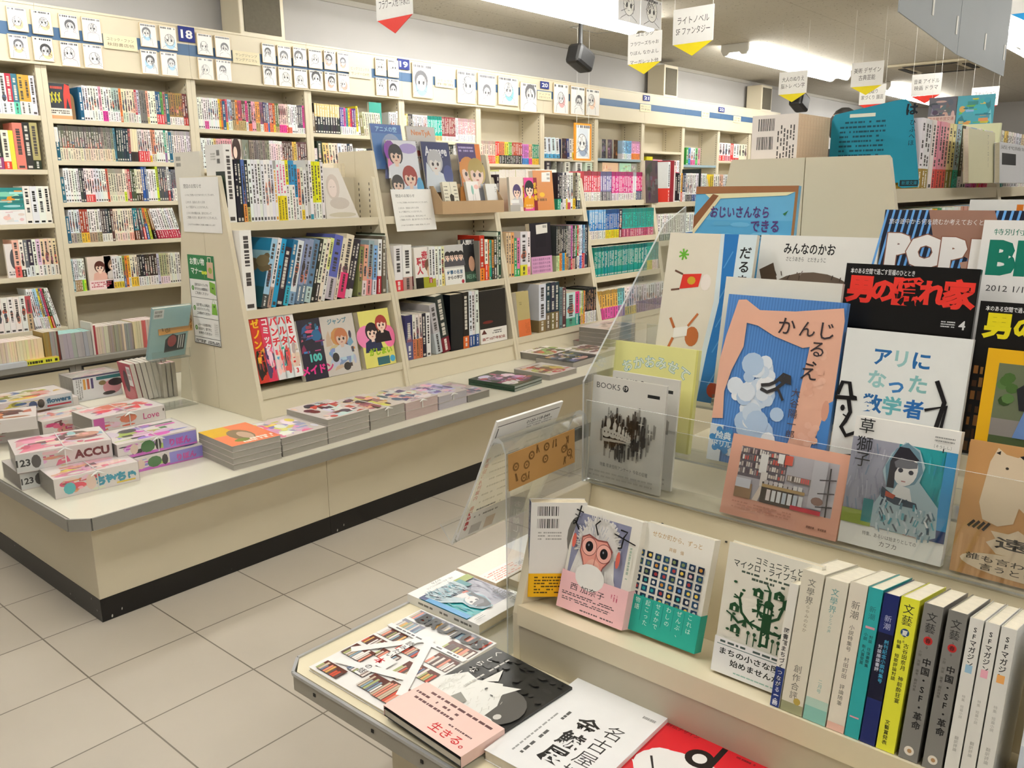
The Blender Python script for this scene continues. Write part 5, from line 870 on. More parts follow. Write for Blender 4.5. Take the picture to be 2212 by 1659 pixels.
for i, (l1, l2, l3) in enumerate((('店内ではマイバッグを', '折りたたみ精算後に', 'ご利用ください'), ('当店で購入した商品を', '入れたマイバッグは、', '口を閉めてください'), ('レシートはお店の外に', '出るまで、捨てずに', 'お持ちください'))):
    v = .7 - i * .225; a.line([(.02, v - .175), (.98, v - .175)], .008, 0x2a2a2a)
    a.ell(.11, v - .07, .05, .028, 0x5a9a3a, 14); a.text(str(i + 1), .11, v - .07, .035, 0xffffff, bold=.03)
    for j, l in enumerate((l1, l2, l3)): a.text(l, .19, v - .03 - .047 * j, .036, 0x2c2c2c, 'l', width=.5, bold=.01)
    if i == 0: a.poly([(.76, v - .1), (.97, v - .13), (.97, v), (.76, v + .02)], 0x7ab03a); a.line([(.84, v - .05), (.9, v - .055)], .03, 0x2a3a20)
    if i == 1: a.poly([(.76, v - .12), (.97, v - .12), (.94, v - .0), (.79, v - .0)], 0x7ab03a); a.line([(.8, v), (.85, v + .06), (.91, v)], .012, 0x7ab03a); a.ell(.87, v - .03, .025, .012, 0x2a3a20, 8)
    if i == 2: a.rect(.8, v - .14, .96, v + .01, 0xe4e4e0); a.lines(RNG, .82, v - .12, .94, v, 6, 0x9a9a98, .3)
a.lines(RNG, .06, .015, .95, .05, 2, 0x444444, .6)
for u0, u1, v0, v1 in ((0, .012, 0, .73), (.988, 1, 0, .73), (0, 1, 0, .008)): a.rect(u0, v0, u1, v1, 0x2a2c2a)
b.build('sheet', GLOSS, o)

# ------------------------------------------------------------------ goods lying on the island worktop
STR = mat('white_string', 0xe8e8e4, .6)
def flat_mag(name, label, cat, group, fl, fr, z0, d, t, top, spine=None, w=None, base=0xf0e8e4, edge=0xb4aea6, wrap=False, string=False, skew=0.0, bl=None, pulp=True, spx=None):
    """A magazine lying flat: FL, FR = photo corners of its near long edge on height z0; spine faces the viewer if it has a print."""
    A_ = at(*fl, z=z0); B_ = at(*fr, z=z0); x = (B_ - A_); x.z = 0; ww = w or x.length; x.normalize()
    if fl[0] < 0 or (w and fl == fr): A_ = B_ - x * ww
    if skew: x = (Matrix.Rotation(skew, 3, 'Z') @ x)
    M = frame((A_.x, A_.y, z0 + .0004), x, (-x.y, x.x, 0)); return flat_at(name, label, cat, group, M, ww, d, t, top, spine, base, edge, wrap, string, pulp)
def flat_at(name, label, cat, group, M, w, d, t, top=None, spine=None, base=0xf0e8e4, edge=0xb4aea6, wrap=False, string=False, pulp=True):
    o = thing(name, label, cat, M=M, group=group); k = .0007; b = MB()
    b.box((0, 0, 0), (w, d, k), base); b.box((0, 0, t - k), (w, d, t), base)
    if spine: b.box((0, 0, k), (w, k, t - k), base)
    a = Art(b, (0, 0, t), (1, 0, 0), (0, 1, 0), (0, 0, 1), w, d)
    if top: top(a)
    if spine: spine(Art(b, (0, 0, 0), (1, 0, 0), (0, 0, 1), (0, -1, 0), w, t))
    b.build('cover', GLOSS, o)
    p = MB(); p.box((k, k if spine else .0012, k), (w - .0014, d - .0012, t - k), edge); p.build('pages', PULP if pulp else PAGES, o)
    if string:
        q = MB(); e = .0012 + Art.EPS * (a.k + 2); r_ = .0016
        q.box((w * .5 - r_, -e, 0), (w * .5 + r_, -e + r_, t + e)); q.box((w * .5 - r_, -e, t + e - r_), (w * .5 + r_, d, t + e))
        for s in (-1, 1): q.tube((w * .5, -e, t * .95), (w * .5 + s * .02, -e - .006, t * .8), .004, 6, r1=.001)
        q.build('string_tie', STR, o)
    if wrap:
        q = MB(); e = .002 + Art.EPS * (a.k + 2); q.box((-.001, -.002, -.0002), (w + .001, d + .001, t + e)); q.build('plastic_wrap', WRAP, o)
    return o
def pc(seed, pal, n=26, tx=None, ink=0xffffff, tv=.9, ts=.14):
    def f(a):
        a.collage(random.Random(seed), pal, n)
        if tx: a.text(tx, .5, tv, ts, ink, bold=.04)
    return f
PINKS = (0xf4b8c4, 0xf0d8d4, 0xe87a9a, 0xf6e4dc, 0xe8a890, 0xd84a80, 0xf2c8d8, 0x8a5a58)
def sp(seed, pal, tx, ink, u=.7, s=.62, extra=None, n=16):
    def f(a):
        a.collage(random.Random(seed), pal, n, .01, .03, .6, .97, .3); a.text(tx, u, .5, s, ink, bold=.05)
        if extra: extra(a)
    return f
T1, g = .052, 'wrapped comic magazines on the island corner'
def no123(a): a.rect(.0, .05, .27, .95, 0xe9e9e6); a.text('123', .07, .5, .5, 0x2a2a2a, bold=.03); a.ell(.2, .5, .05, .36, 0x55504c, 10)
flat_mag('comic_magazine', 'black and white ended comic magazine at the bottom of the corner pile', 'magazine', g, (47.5, 1060.5), (232, 1018), CZ, .182, T1, None, sp(1, PINKS, 'ACCU', 0x7a2020, .78, .6, no123), w=.257, wrap=True, string=True)
flat_mag('comic_magazine', 'comic magazine with red capitals on its spine, top of the corner pile', 'magazine', g, (38, 1024), (226, 991), CZ + .057, .19, T1 + .006, pc(2, PINKS + (0x9ac0d8, 0x6a3a38), 36), sp(3, PINKS, 'ACCU', 0x7a2020, .78, .6, no123), w=.262, wrap=True, string=True)
def teal_t(a): a.text('ちゅちゅ', .72, .42, .5, 0x1f9ab8, bold=.08); a.ell(.17, .4, .07, .3, 0x4ac0c8, 10); a.ell(.42, .5, .06, .4, 0xf4d8c8, 10); a.line([(.72, .15), (.95, .15)], .02, 0xe8c830)
flat_mag('comic_magazine', 'pink comic magazine with teal lettering lying alone at the clipped corner', 'magazine', g, (120.7, 1079.5), (272.6, 1044), CZ, .16, .06, pc(4, PINKS + (0xd8e05a, 0x9ad0d8), 30), sp(5, PINKS + (0xd83a5a, 0xe8803a), 'ちゅ', 0x1f9ab8, .68, .4, teal_t), wrap=True, string=True, w=.238)
PURP = (0xe070d0, 0x9a8ae0, 0x4a8a4a, 0xf0c8e0, 0x3a2a3a, 0xd84ac0, 0xb8d85a, 0xf4e0ec)
def prp(a): a.rect(0, 0, 1, .18, 0xd86ad0); a.ell(.37, .5, .09, .4, 0x3a7a3a, 10); a.ell(.2, .5, .05, .35, 0xf0d8c8, 8); a.ell(.5, .5, .04, .4, 0x2c2428, 8); a.rect(.56, .1, 1, .9, 0x9a90e0); a.text('りぼん', .78, .4, .5, 0xd848b0, bold=.06)
flat_mag('comic_magazine', 'purple comic magazine with green figure, lower of the purple pair', 'magazine', g, (271, 1027), (426, 990), CZ, .182, .046, pc(6, PURP, 26), sp(7, PURP, '', 0, extra=prp), w=.257, wrap=True)
flat_mag('comic_magazine', 'purple comic magazine with green figure, upper of the purple pair', 'magazine', g, (256, 995), (422, 957), CZ + .05, .182, .05, pc(8, PURP, 30), sp(9, PURP, '', 0, extra=prp), w=.257, wrap=True, string=True)
LOV = (0xf6d0d4, 0xf2a8b8, 0xe8d8d0, 0xe87a60, 0xf8e8e4, 0xd85aa8)
def lov(a): a.rect(.02, .05, .16, .95, 0xe06ab8); a.ell(.48, .6, .12, .3, 0xe88a6a, 10); a.text('Love', .8, .5, .6, 0xd84a90, bold=.01); a.ell(.98, .7, .012, .12, 0x5a4a40, 8)
flat_mag('comic_magazine', 'pale pink comic magazine with thin pink lettering, propped behind the purple pair', 'magazine', g, (202, 938), (361, 904), CZ + .06, .17, .052, pc(10, LOV + (0xe8404a, 0x8a8078), 30), sp(11, LOV, '', 0, extra=lov), w=.257, wrap=True, string=True)
flat_mag('comic_magazine', 'comic magazine under the pale pink one, cream cover with mint patches', 'magazine', g, (198, 951), (360, 918), CZ, .175, .058, pc(12, LOV + (0xb8d8c8,), 20), sp(13, LOV, '', 0), w=.257, wrap=True)
YEL = (0xc8c830, 0xe8d860, 0x9aa030, 0xe8e8c0, 0x4a6a9a, 0xd84a3a, 0xf0b0a0)
def flw(a): a.rect(.62, .05, 1, .95, 0xdfe6ea); a.text('flowers', .81, .6, .5, 0x1f6a90, bold=.05, width=.34); a.line([(.64, .2), (.98, .2)], .025, 0xd83a4a); a.rect(.12, .1, .36, .55, 0xf2eee8); a.ell(.45, .45, .06, .35, 0x3a5a8a, 10); a.ell(.56, .5, .05, .35, 0x3a3020, 10)
flat_mag('comic_magazine', 'yellow green comic magazine with blue lettering near the boxed set', 'magazine', g, (0, 902), (174, 870), CZ + .055, .182, .05, pc(14, YEL, 30), sp(15, YEL, '', 0, extra=flw), w=.26, wrap=True)
flat_mag('comic_magazine', 'comic magazine under the yellow green one, pink and blue cover', 'magazine', g, (-4, 916), (172, 884), CZ, .182, .054, pc(16, YEL + PINKS, 20), sp(17, PINKS, '', 0), w=.26, wrap=True)
RED = (0x8a1a20, 0x5a1a1c, 0xc8703a, 0x3a2020, 0xe8a060)
flat_mag('comic_magazine', 'dark red comic magazine with orange edge by the picture border', 'magazine', g, (-95, 948), (82, 926), CZ + .058, .17, .045, pc(18, RED, 26), sp(19, RED, '', 0), w=.257, wrap=True)
flat_mag('comic_magazine', 'peach comic magazine beneath the dark red one', 'magazine', g, (-90, 972), (90, 944), CZ, .16, .056, pc(20, PINKS, 30), sp(21, PINKS, '', 0), w=.257, wrap=True)
flat_mag('comic_magazine', 'cream comic magazine with pale blue picture, between the two corner rows', 'magazine', g, (95, 948), (196, 926), CZ, .15, .062, pc(22, (0xf4dcd0, 0xf0c8c0, 0x8ab0d0, 0xe8d8a0, 0xf6ece4, 0xd87a70), 34), sp(23, PINKS, '', 0), w=.2, wrap=True)

# wrapped boxed set and books standing by the case end
A_ = at(163, 870, z=CZ); B_ = at(275, 858, z=CZ); w = (B_ - A_).length
def p_set(a): a.rect(0, 0, 1, 1, 0xf0f0f2); a.rect(0, .93, 1, 1, 0x5a5878); a.rect(.48, .76, 1, .9, 0x1f7a80); a.ell(.8, .4, .2, .3, 0xe0a0a8, 14); a.ell(.88, .58, .16, .16, 0x2c2228, 14); a.ell(.6, .62, .08, .1, 0x8a7a4a, 10); a.ell(.72, .16, .14, .08, 0x1e1a1c, 10); [a.rect(.2 + .08 * i, .45, .25 + .08 * i, .88, c) for i, c in enumerate((0xe8a838, 0xc85a30, 0x4a3a78))]; a.lines(RNG, .05, .1, .18, .9, 3, 0x9a9a9a, .5, True); a.code(.06, .06, .14, .14, RNG)
t = thing('comic_bundle', 'shrink wrapped comic bundle with white and teal front, standing on the worktop', 'book', (A_.x, A_.y, CZ + .0005))
b = MB(); b.box((0, 0, 0), (w, .0012, .105), 0xf0f0f2); a = Art(b, (0, 0, 0), (1, 0, 0), (0, 0, 1), (0, -1, 0), w, .105); p_set(a); b.build('cover', GLOSS, t)
for i in range(5):
    b = MB(); y0 = .0016 + i * .028; b.box((0.001, y0, 0), (w - .002, y0 + .027, .103), 0xb8b4ae); a = Art(b, (0, y0, .103), (1, 0, 0), (0, 1, 0), (0, 0, 1), w - .002, .027); a.collage(random.Random(60 + i), (0xe8c0c8, 0xd89aa8, 0xf0e4e4, 0xb87a8a), 8); b.build('volume', PULP, t)
b = MB(); b.box((-.001, -.003, 0), (w + .001, .145, .108)); b.build('plastic_wrap', WRAP, t)
A_ = at(300, 868, z=CZ); th = .021
def p_mar(a): a.rect(0, 0, 1, 1, 0xa83a4a); a.ell(.5, .2, .4, .2, 0xb85a68, 12); a.ell(.42, .5, .18, .3, 0x4a4044, 12); a.rect(.62, .4, .92, .92, 0xe8e6e6); a.code(.66, .72, .88, .86, RNG); a.code(.66, .56, .88, .68, RNG)
for i in range(7):
    c = (0xa83a4a, 0x5a4a4c, 0xb8b4ae, 0xc0bcb4, 0xd8d4ca, 0xa8a49c, 0xb0404a)[i]; a_ = -.14
    M = Matrix.Translation((A_.x + i * (th + .002), A_.y, CZ + .0008)) @ Matrix.Rotation(a_, 4, 'Y')
    o = thing('comic_volume', f'{["maroon", "dark grey", "pale grey", "grey", "cream", "stone grey", "red edged"][i]} comic leaning fore edge out beside the wrapped bundle', 'book', M=M, group='comics leaning by the end panel')
    b = MB(); b.box((0, 0, 0), (.001, .115, .165), c); b.box((th - .001, 0, 0), (th, .115, .165), c); b.box((.001, .113, 0), (th - .001, .115, .165), c)
    if i == 0: p_mar(Art(b, (0, .115, 0), (0, -1, 0), (0, 0, 1), (-1, 0, 0), .115, .165))
    b.build('cover', GLOSS, o); b = MB(); b.box((.0011, .0012, .001), (th - .0011, .1128, .1635), 0xc9c4ba); b.build('pages', PAGES, o)
for i in range(3):
    p = at(360 + i * 11, 862 - i * 2, z=CZ); b = MB(); b.box((0, 0, 0), (.017, .11, .15), 0xb4afa4, 1, {'+z': (0xe8c8c8, 0)}); a = Art(b, (0, 0, .15), (1, 0, 0), (0, 1, 0), (0, 0, 1), .017, .11); a.collage(random.Random(i), (0xe8a0b0, 0xd8e0a0, 0xf0e0e0), 8)
    tag(b.build('comic_volume', [PRINT, PAGES], None, Matrix.Translation((p.x, p.y + .02, CZ + .0008))), f'{ORD[i]} of three pink topped comics standing against the end panel', 'book', 'pink topped comics by the end panel')

# acrylic easel with a teal picture book turned away, brown card tied on
def easel(name_label, x0, x1, foot, top, z0, zt, label):
    """Inverted-J acrylic easel: upright plate at y=foot, bend at the top, slanting tray to y=top behind, turned lip."""
    t = thing('acrylic_easel', label, 'display stand', (x0, foot, z0)); w = x1 - x0; h = zt - z0; d = top - foot; e = .003
    pr = [(0, .0005), (e, .0005), (e, h - .02), (.02, h - .004), (.034, h - .012), (d + .02, h * .34), (d + .05, h * .4), (d + .053, h * .375), (d + .02, h * .3), (.028, h - .022), (.02, h - .016), (e + .004, h - .03), (e + .004, .0005)]
    b = MB(); b.prism([(0, .0005), (e, .0005), (e, h - .02), (0, h - .02)], 'x', 0, w, 0, 0, 1); b.build('upright_plate', [ACR, ACRE], t)
    b = MB(); b.prism([(0, h - .0199), (e, h - .0199), (.02, h - .004), (.034, h - .012), (.03, h - .006), (.018, h)], 'x', 0, w, 0, 0, 1); b.build('bend', [ACR, ACRE], t)
    b = MB(); b.prism([(.034, h - .0125), (.037, h - .011), (d + .02, h * .32), (d + .017, h * .31)], 'x', 0, w, 0, 0, 1); b.build('tray', [ACR, ACRE], t)
    b = MB(); b.prism([(d + .0205, h * .31), (d + .0205, h * .32), (d + .055, h * .42), (d + .058, h * .41)], 'x', 0, w, 0, 0, 1); b.build('lip', [ACR, ACRE], t)
    b = MB(); b.box((0, e + .001, .0005), (w, .12, .0035)); b.build('foot_plate', [ACR, ACRE], t)
    return t
def strip_card(label, x, y, z, w, h, tilt=0):
    M = Matrix.Translation((x, y, z)) @ Matrix.Rotation(tilt, 4, 'Y'); b = MB(); b.box((0, 0, 0), (w, .0009, h), 0xb68a50); a = Art(b, (0, 0, 0), (1, 0, 0), (0, 0, 1), (0, -1, 0), w, h); r = random.Random(4)
    for i in range(16):
        u, v = r.uniform(.06, .94), r.uniform(.12, .88); k = r.random()
        if k < .35: a.ell(u, v, .045, .12, 0x7a5626, 10); a.ell(u, v, .025, .07, 0xb68a50, 10); a.ell(u, v, .012, .03, 0x7a5626, 8)
        else: [a.line([(u + r.uniform(-.03, .03), v - .1), (u + r.uniform(-.03, .03), v + .12)], .012, 0x6e4c20) for _ in range(3)]
    return tag(b.build('printed_card', mat('kraft_card', rough=.7, noise=.06, nscale=20, attr=True), None, M), label, 'card')
E3 = at(322, 784, z=CZ + .14)
x0 = at(330, 668, y=3.2).x; x1 = at(412, 655, y=3.2).x
P0 = (0, 3.20, at(330, 668, y=3.2).z)
A_ = at(330, 668, y=3.2); B_ = at(413, 655, y=3.2); C_ = at(318, 778, x=A_.x)
v = (A_ - C_).normalized(); M = frame(C_, (1, 0, 0), (0, v.z, -v.y), v); w = B_.x - A_.x; h = (A_ - C_).length
def p_tback(a): a.rect(0, 0, 1, 1, 0xa4ccd0); a.rect(.04, .8, .3, .97, 0xdfe6e6); a.code(.07, .9, .26, .95, RNG); a.code(.07, .83, .26, .88, RNG); a.poly([(.42, .1), (.42, .36), (.5, .42), (.6, .46), (.72, .42), (.95, .44), (.95, .12)], 0x3a4048); a.ell(.6, .32, .12, .12, 0xa84a50, 10); [a.rect(.76 + .06 * i, .16, .79 + .06 * i, .42, 0xe0e4e0) for i in range(3)]
face_book('picture_book', 'teal picture book seen from behind on its easel by the end panel', 'book', None, M, w, h, .012, p_tback, 0xa4ccd0, spine='l', wrap=True)
t = thing('acrylic_easel', 'clear easel carrying the teal picture book on the island worktop', 'display stand', (C_.x, C_.y, CZ))
b = MB(); b.box((0, -.075, .0005), (w, .05, .0035)); b.build('foot_plate', [ACR, ACRE], t)
zz = C_.z - CZ; b = MB(); b.box((0, -.03, .0036), (w, -.027, zz - .005)); b.build('upright_plate', [ACR, ACRE], t)
b = MB(); b.box((0, -.045, zz - .0045), (w, .04, zz - .001)); b.box((0, -.047, zz - .0045), (w, -.045, zz + .035)); b.build('tray', [ACR, ACRE], t)
q = at(342, 725, y=C_.y - .05); strip_card('brown patterned card clipped across the teal picture book', q.x, C_.y - .055, q.z, at(426, 715, y=C_.y - .05).x - q.x, .075, -.03)

# magazines along the front of the worktop
g = 'comic magazine piles along the worktop edge'
def pile(fl, fr, n, t, d, lb, top, seed, w=None, string=False, edge=0xa9a59c, wrap=False):
    for i in range(n):
        nm = ['bottom', 'second', 'third', 'fourth', 'fifth'][i] if i < n - 1 else 'topmost'
        r = random.Random(seed * 10 + i)
        flat_mag('pulp_magazine', f'{nm} grey edged comic magazine of the {lb}', 'magazine', g, fl if i == 0 else tuple(v + s for v, s in zip(fl, (0, 0))), fr, CZ, d, t, top if i == n - 1 else None, None, w=w, base=0xd8cfc8, edge=mix(edge, 0x6a665e, r.uniform(0, .25)), string=string and i == n - 1, wrap=wrap)
        o = COL.objects[-1] if False else LASTROOT[0]; o.matrix_basis.translation.z += i * (t + .0008); o.matrix_basis.translation.x += r.uniform(-.002, .002)
LASTROOT = [None]
_thing0 = thing
def thing(*a, **k):
    o = _thing0(*a, **k); LASTROOT[0] = o; return o
ORG = (0xf08a50, 0xe8603a, 0xf0c030, 0x8a7a58, 0xf4e8d8, 0x6a5a40)
def p_org(a): a.rect(0, 0, 1, 1, 0xf0855a); a.rect(0, .55, .5, 1, 0xe8b828); a.ell(.5, .45, .22, .3, 0x8a7458, 14); a.ell(.55, .4, .12, .2, 0xc8a890, 12); a.lines(RNG, .3, .05, .95, .22, 2, 0xf4f0e4, .8); a.ell(.35, .2, .15, .08, 0x7a8a3a, 10)
pile((505.6, 1017.5), (610, 990.5), 4, .0195, .235, 'orange covered pile by the end panel', p_org, 1)
pile((611.5, 988.5), (709, 961), 3, .0215, .235, 'white flowered pile beside the orange one', pc(31, (0xf0ece8, 0xe8a8c8, 0xd8d4d4, 0xe87aa8, 0xa8a0c8, 0xe8e070, 0xf6f4f2), 40), 2)
pile((711, 960), (800, 934), 4, .0215, .24, 'tall pile with a red picture on top', pc(32, (0xd8e4e8, 0xe8c8c0, 0xc84a38, 0x4a3a4a, 0xf0e8e0, 0x8a9ab0, 0x6a2a2c), 40), 3)
pile((801, 931), (876, 909), 2, .036, .235, 'tied pair with brown and orange cover', pc(33, (0xe8c0a0, 0x4a3030, 0xe89a60, 0xf0e0d8, 0x8a4a5a, 0xd8d060, 0xb06a6a), 40), 4, string=True)
pile((878, 908), (947, 888), 2, .033, .235, 'tied pair with pale pink edges', pc(34, (0xf0d0c8, 0xb8a8c0, 0xe88a8a, 0xf4ece8, 0xd8d0a0, 0x5a5a7a), 40), 5, string=True, edge=0xc4b0ac)
pile((949, 887), (1009, 870), 2, .028, .235, 'tied pair with lilac cover', pc(35, (0xe8e0f0, 0xb8a8d8, 0xf0c8d8, 0xd8d8e8, 0x7a6a9a, 0xf6f0f4), 40), 6, string=True, edge=0xbcb8c0)
pile((1011, 870), (1058, 856), 1, .03, .235, 'low wrapped bundle beyond the lilac pair', pc(36, (0xe8e4ec, 0x6a6a7a, 0xf0b8c0, 0xf8f4f4, 0xa0a8c0), 40), 7, wrap=True)
for i in range(2):
    flat_mag('comic_magazine', ('lower', 'upper')[i] + ' of two green edged magazines with purple cover on the worktop', 'magazine', 'green edged magazines', (1112, 847), (1171, 827), CZ, .257, .013, pc(37 + i, (0x6a4a7a, 0xb08ac0, 0xe8b0d0, 0x4a3a5a, 0xd86a9a, 0xe8e0ec, 0xa05060), 44), None, base=0x22382a, edge=0x9aa09a)
    LASTROOT[0].matrix_basis.translation.z += i * .0142
    q = MB(); q.box((-.0008, 0, 0), (-.0001, .257, .013), 0x22402e); q.build('spine', GLOSS, LASTROOT[0])
flat_mag('comic_magazine', 'pale yellow magazine in clear wrap behind the purple pair', 'magazine', None, (1188, 822), (1246, 806), CZ, .22, .025, pc(40, (0xf0e6b0, 0xe8d870, 0xf4f0e0, 0xd84a40, 0x8a6a4a), 34), None, wrap=True)
flat_mag('comic_magazine', 'black and yellow magazine lying deeper on the worktop', 'magazine', None, (1238, 796), (1292, 780), CZ, .23, .028, pc(41, (0x3a3a5a, 0x5a6a9a, 0xe0c830, 0x1e1c1c, 0xe8b0a0, 0xd8d8e0), 40, 'コミック', 0x1a1a1a, .35, .2), None, base=0x2a2a2c, wrap=True)
flat_mag('comic_magazine', 'green and red magazine next to the black and yellow one', 'magazine', None, (1182, 783), (1236, 768), CZ, .2, .035, pc(42, (0x8aa048, 0x4a6a3a, 0xb84a40, 0xe8c8b8, 0x5a2a2a, 0x9ab05a), 40), None, edge=0x8a857c)
flat_mag('comic_magazine', 'dull coloured magazine farther along the worktop beside the green one', 'magazine', None, (1290, 778), (1340, 763), CZ, .22, .03, pc(43, (0xa8a070, 0x6a705a, 0xd8c8a8, 0x8a6a6a), 34), None)
pile((1318, 762), (1372, 745), 5, .024, .2, 'tall grey pile at the far end of the worktop', pc(44, (0x9a9890, 0x6a6a64, 0xc8c4bc), 20), 8, edge=0x98948c)
flat_mag('comic_magazine', 'dark red covered magazine leaning on the tall grey pile', 'magazine', None, (1288, 752), (1318, 742), CZ, .2, .03, pc(45, (0x7a1a2a, 0x4a1420, 0xa83a4a), 20), None, base=0x5a1a24)

# ------------------------------------------------------------------ books on the ledge under the wall bookcases
def ledge_row(xa, xb, pyl, items, seed, desc, h=.125, y=LY + .03, **k):
    books_row(desc, 'pocket_book', 'book', 'book', 'pocket books on the wall ledge', xa, y, LZ, items, seed=seed, x1=xb, h=h, **k)
lx = lambda px, py: at(px, py, y=LY + .03).x
nb = dict(d=.13)
ledge_row(lx(-40, 790), lx(40, 784), 0, [(12, 0xd8c4ac, 'p', None, 0), (4, 0xe6d6b4, 'p')], 161, 'along the ledge behind the flat yellow comic', page=0xe8d8d4, t=.012, **nb)
ledge_row(lx(41, 784), lx(98, 778), 0, [(9, 0xe8d6ae, 'p', None, 0)], 162, 'along the ledge beside the brown pair', page=0xeadccc, first=17, **nb)
ledge_row(lx(100, 778), lx(133, 774), 0, [(3, 0x9a7a48, 'p'), (3, 0x9a9894, 'p'), (1, 0x6a2a28, 'p')], 163, 'along the ledge before the thick grey set', page=0xd8d0c0, h=.15, **nb)
ledge_row(lx(135, 776), lx(203, 768), 0, [(8, 0xa6a6a6, 'p', None, 0, dict(a=-.03))], 164, 'in the thick grey set on the ledge', page=0xa8d0cc, t=.025, h=.13, **nb)
ledge_row(lx(204, 768), lx(292, 758), 0, [(1, 0xd8d0c4, 'p', None, 0, dict(h=.17)), (1, 0x983c40, 'p', None, 0, dict(h=.155)), (6, 0xd0c6b4, 'p'), (7, 0x9e968a, 'p'), (1, 0xd8ccb8, 'p'), (4, 0x9a9890, 'p')], 165, 'along the ledge beyond the thick grey set', page=0xdcd4cc, h=.145, **nb)
ledge_row(lx(293, 758), lx(345, 751), 0, [(4, 0xd8cca8, 'p'), (2, 0xc86a60, 'p'), (5, 0xcfc6b4, 'p')], 166, 'along the ledge behind the teal picture book', page=0xe8d8d4, h=.15, **nb)
M = Matrix.Translation((at(62, 792, z=LZ).x, at(62, 792, z=LZ).y + .012, LZ + .0006))
flat_at('comic_volume', 'yellow comic lying flat on the ledge, black lettering on its spine', 'book', None, M, .15, .1, .026, lambda a: (a.rect(0, 0, 1, 1, 0xd8b84a), a.ell(.3, .5, .2, .3, 0xe8d070, 10)), lambda a: (a.rect(0, 0, 1, 1, 0xdfe048), a.lines(RNG, .02, .15, .98, .85, 1, 0x3a3a2a, .7)), base=0xdfe048)
M = Matrix.Translation((at(-30, 806, z=LZ).x, at(-30, 806, z=LZ).y + .015, LZ + .0006))
flat_at('comic_volume', 'pale blue comic in clear wrap lying flat beside the yellow one', 'book', None, M, .19, .11, .024, lambda a: a.collage(random.Random(5), (0xc8d4e4, 0xa8bcd8, 0xe4e8ee), 10), lambda a: a.rect(0, 0, 1, 1, 0xe4e8ee), base=0xc8d4e4, wrap=True)
M = Matrix.Translation((lx(20, 730), LY + .06, LZ + .1365))

# ------------------------------------------------------------------ near end display: clear tiered rack with books cover out
t = thing('acrylic_rack', 'clear acrylic tiered rack standing on the stepped case', 'display rack', (0, 0, 0))
TIER = [(1.318, .6325, .165), (1.375, .70, .05), (1.455, .785, .05), (1.535, .87, .05), (1.615, .955, .04)]
RY0, RY1 = -.55, .933
for y0 in (RY1 - .004, RY0):
    b = MB(); b.prism([(1.292, .631), (1.292, .835), (1.575, 1.125), (1.665, 1.16), (1.665, .631)], 'y', y0, y0 + .004, 0, 1, 0); b.build('side_plate', [ACR, ACRE], t)
for x, z, hl in TIER:
    b = MB(); b.box((x - .017, RY0 + .0045, z - .004), (x + .055, RY1 - .0045, z - .0008), 0, 0, {'-x': (0, 1)}); b.build('tray', [ACR, ACRE], t)
    b = MB(); b.box((x - .020, RY0 + .0045, z - .004), (x - .0172, RY1 - .0045, z + hl), 0, 0, {'+z': (0, 1)}); b.build('front_lip', [ACR, ACRE], t)
def near(tl, tr, tier, label, paint, base, k=.18, t=.012, dx=.004, h=None, w=None, name='picture_book', cat='book', group=None, obi=None, gloss=True, wrap=False, spine='r', page=None):
    X0, zb, _ = TIER[tier]; X0 += dx; P0, n = xpl(X0, k, zb); A_ = onp(*tl, P0, n); B_ = onp(*tr, P0, n); c = math.sqrt(1 + k * k)
    hh = h or (A_.z - zb) * c; v = Vector((k, 0, 1)) / c; ww = w or abs(A_.y - B_.y)
    M = frame((X0, A_.y, zb), RYm, v.cross(Vector(RYm)), v); M.translation.z += t * k / c + .0005
    return face_book(name, label, cat, group, M, ww, hh, t, paint, base, gloss=gloss, obi=obi, wrap=wrap, spine=spine, page=page)
R_ = random.Random(77)
def p_grandpa(a):
    a.rect(0, 0, 1, 1, 0x6ab0d8); a.rect(0, 0, 1, .8, 0x5aa6d2); r = random.Random(1)
    for _ in range(30): u, v = r.random() * .86 + .05, r.random() * .8; a.ell(u, v, .1, .015, r.choice((0x66aed8, 0x60a8d0, 0x70b6dc)), 8)
    a.poly([(0, .955), (0, 1), (1, 1), (1, .965)], 0x9a6a48); a.poly([(.16, .925), (.9, .945), (.97, .965), (.1, .955)], 0xe8e2b8); a.poly([(0, .74), (0, .82), (.18, .955), (.24, .945)], 0x8a5a3c); a.poly([(.0, .70), (0, .74), (.24, .945), (.27, .935)], 0xe4d8b0); a.rect(.975, 0, 1, .97, 0x9a7048)
    a.text('おじいさんなら', .46, .845, .075, 0x5a3c78, bold=.02, width=.58); a.text('できる', .72, .765, .078, 0x5a3c78, bold=.02, width=.27); a.lines(r, .5, .68, .78, .72, 2, 0x3a4a58, .5)
    a.ell(.2, .62, .045, .05, 0x2a2422, 12); a.poly([(.88, .84), (.93, .86), (.9, .83)], 0x3a7a4a)
near((1505, 405), (1726, 403), 3, 'blue picture book with brown corner, rising behind the rack\u2019s upper tier', p_grandpa, 0x6ab0d8, .1, dx=.026)
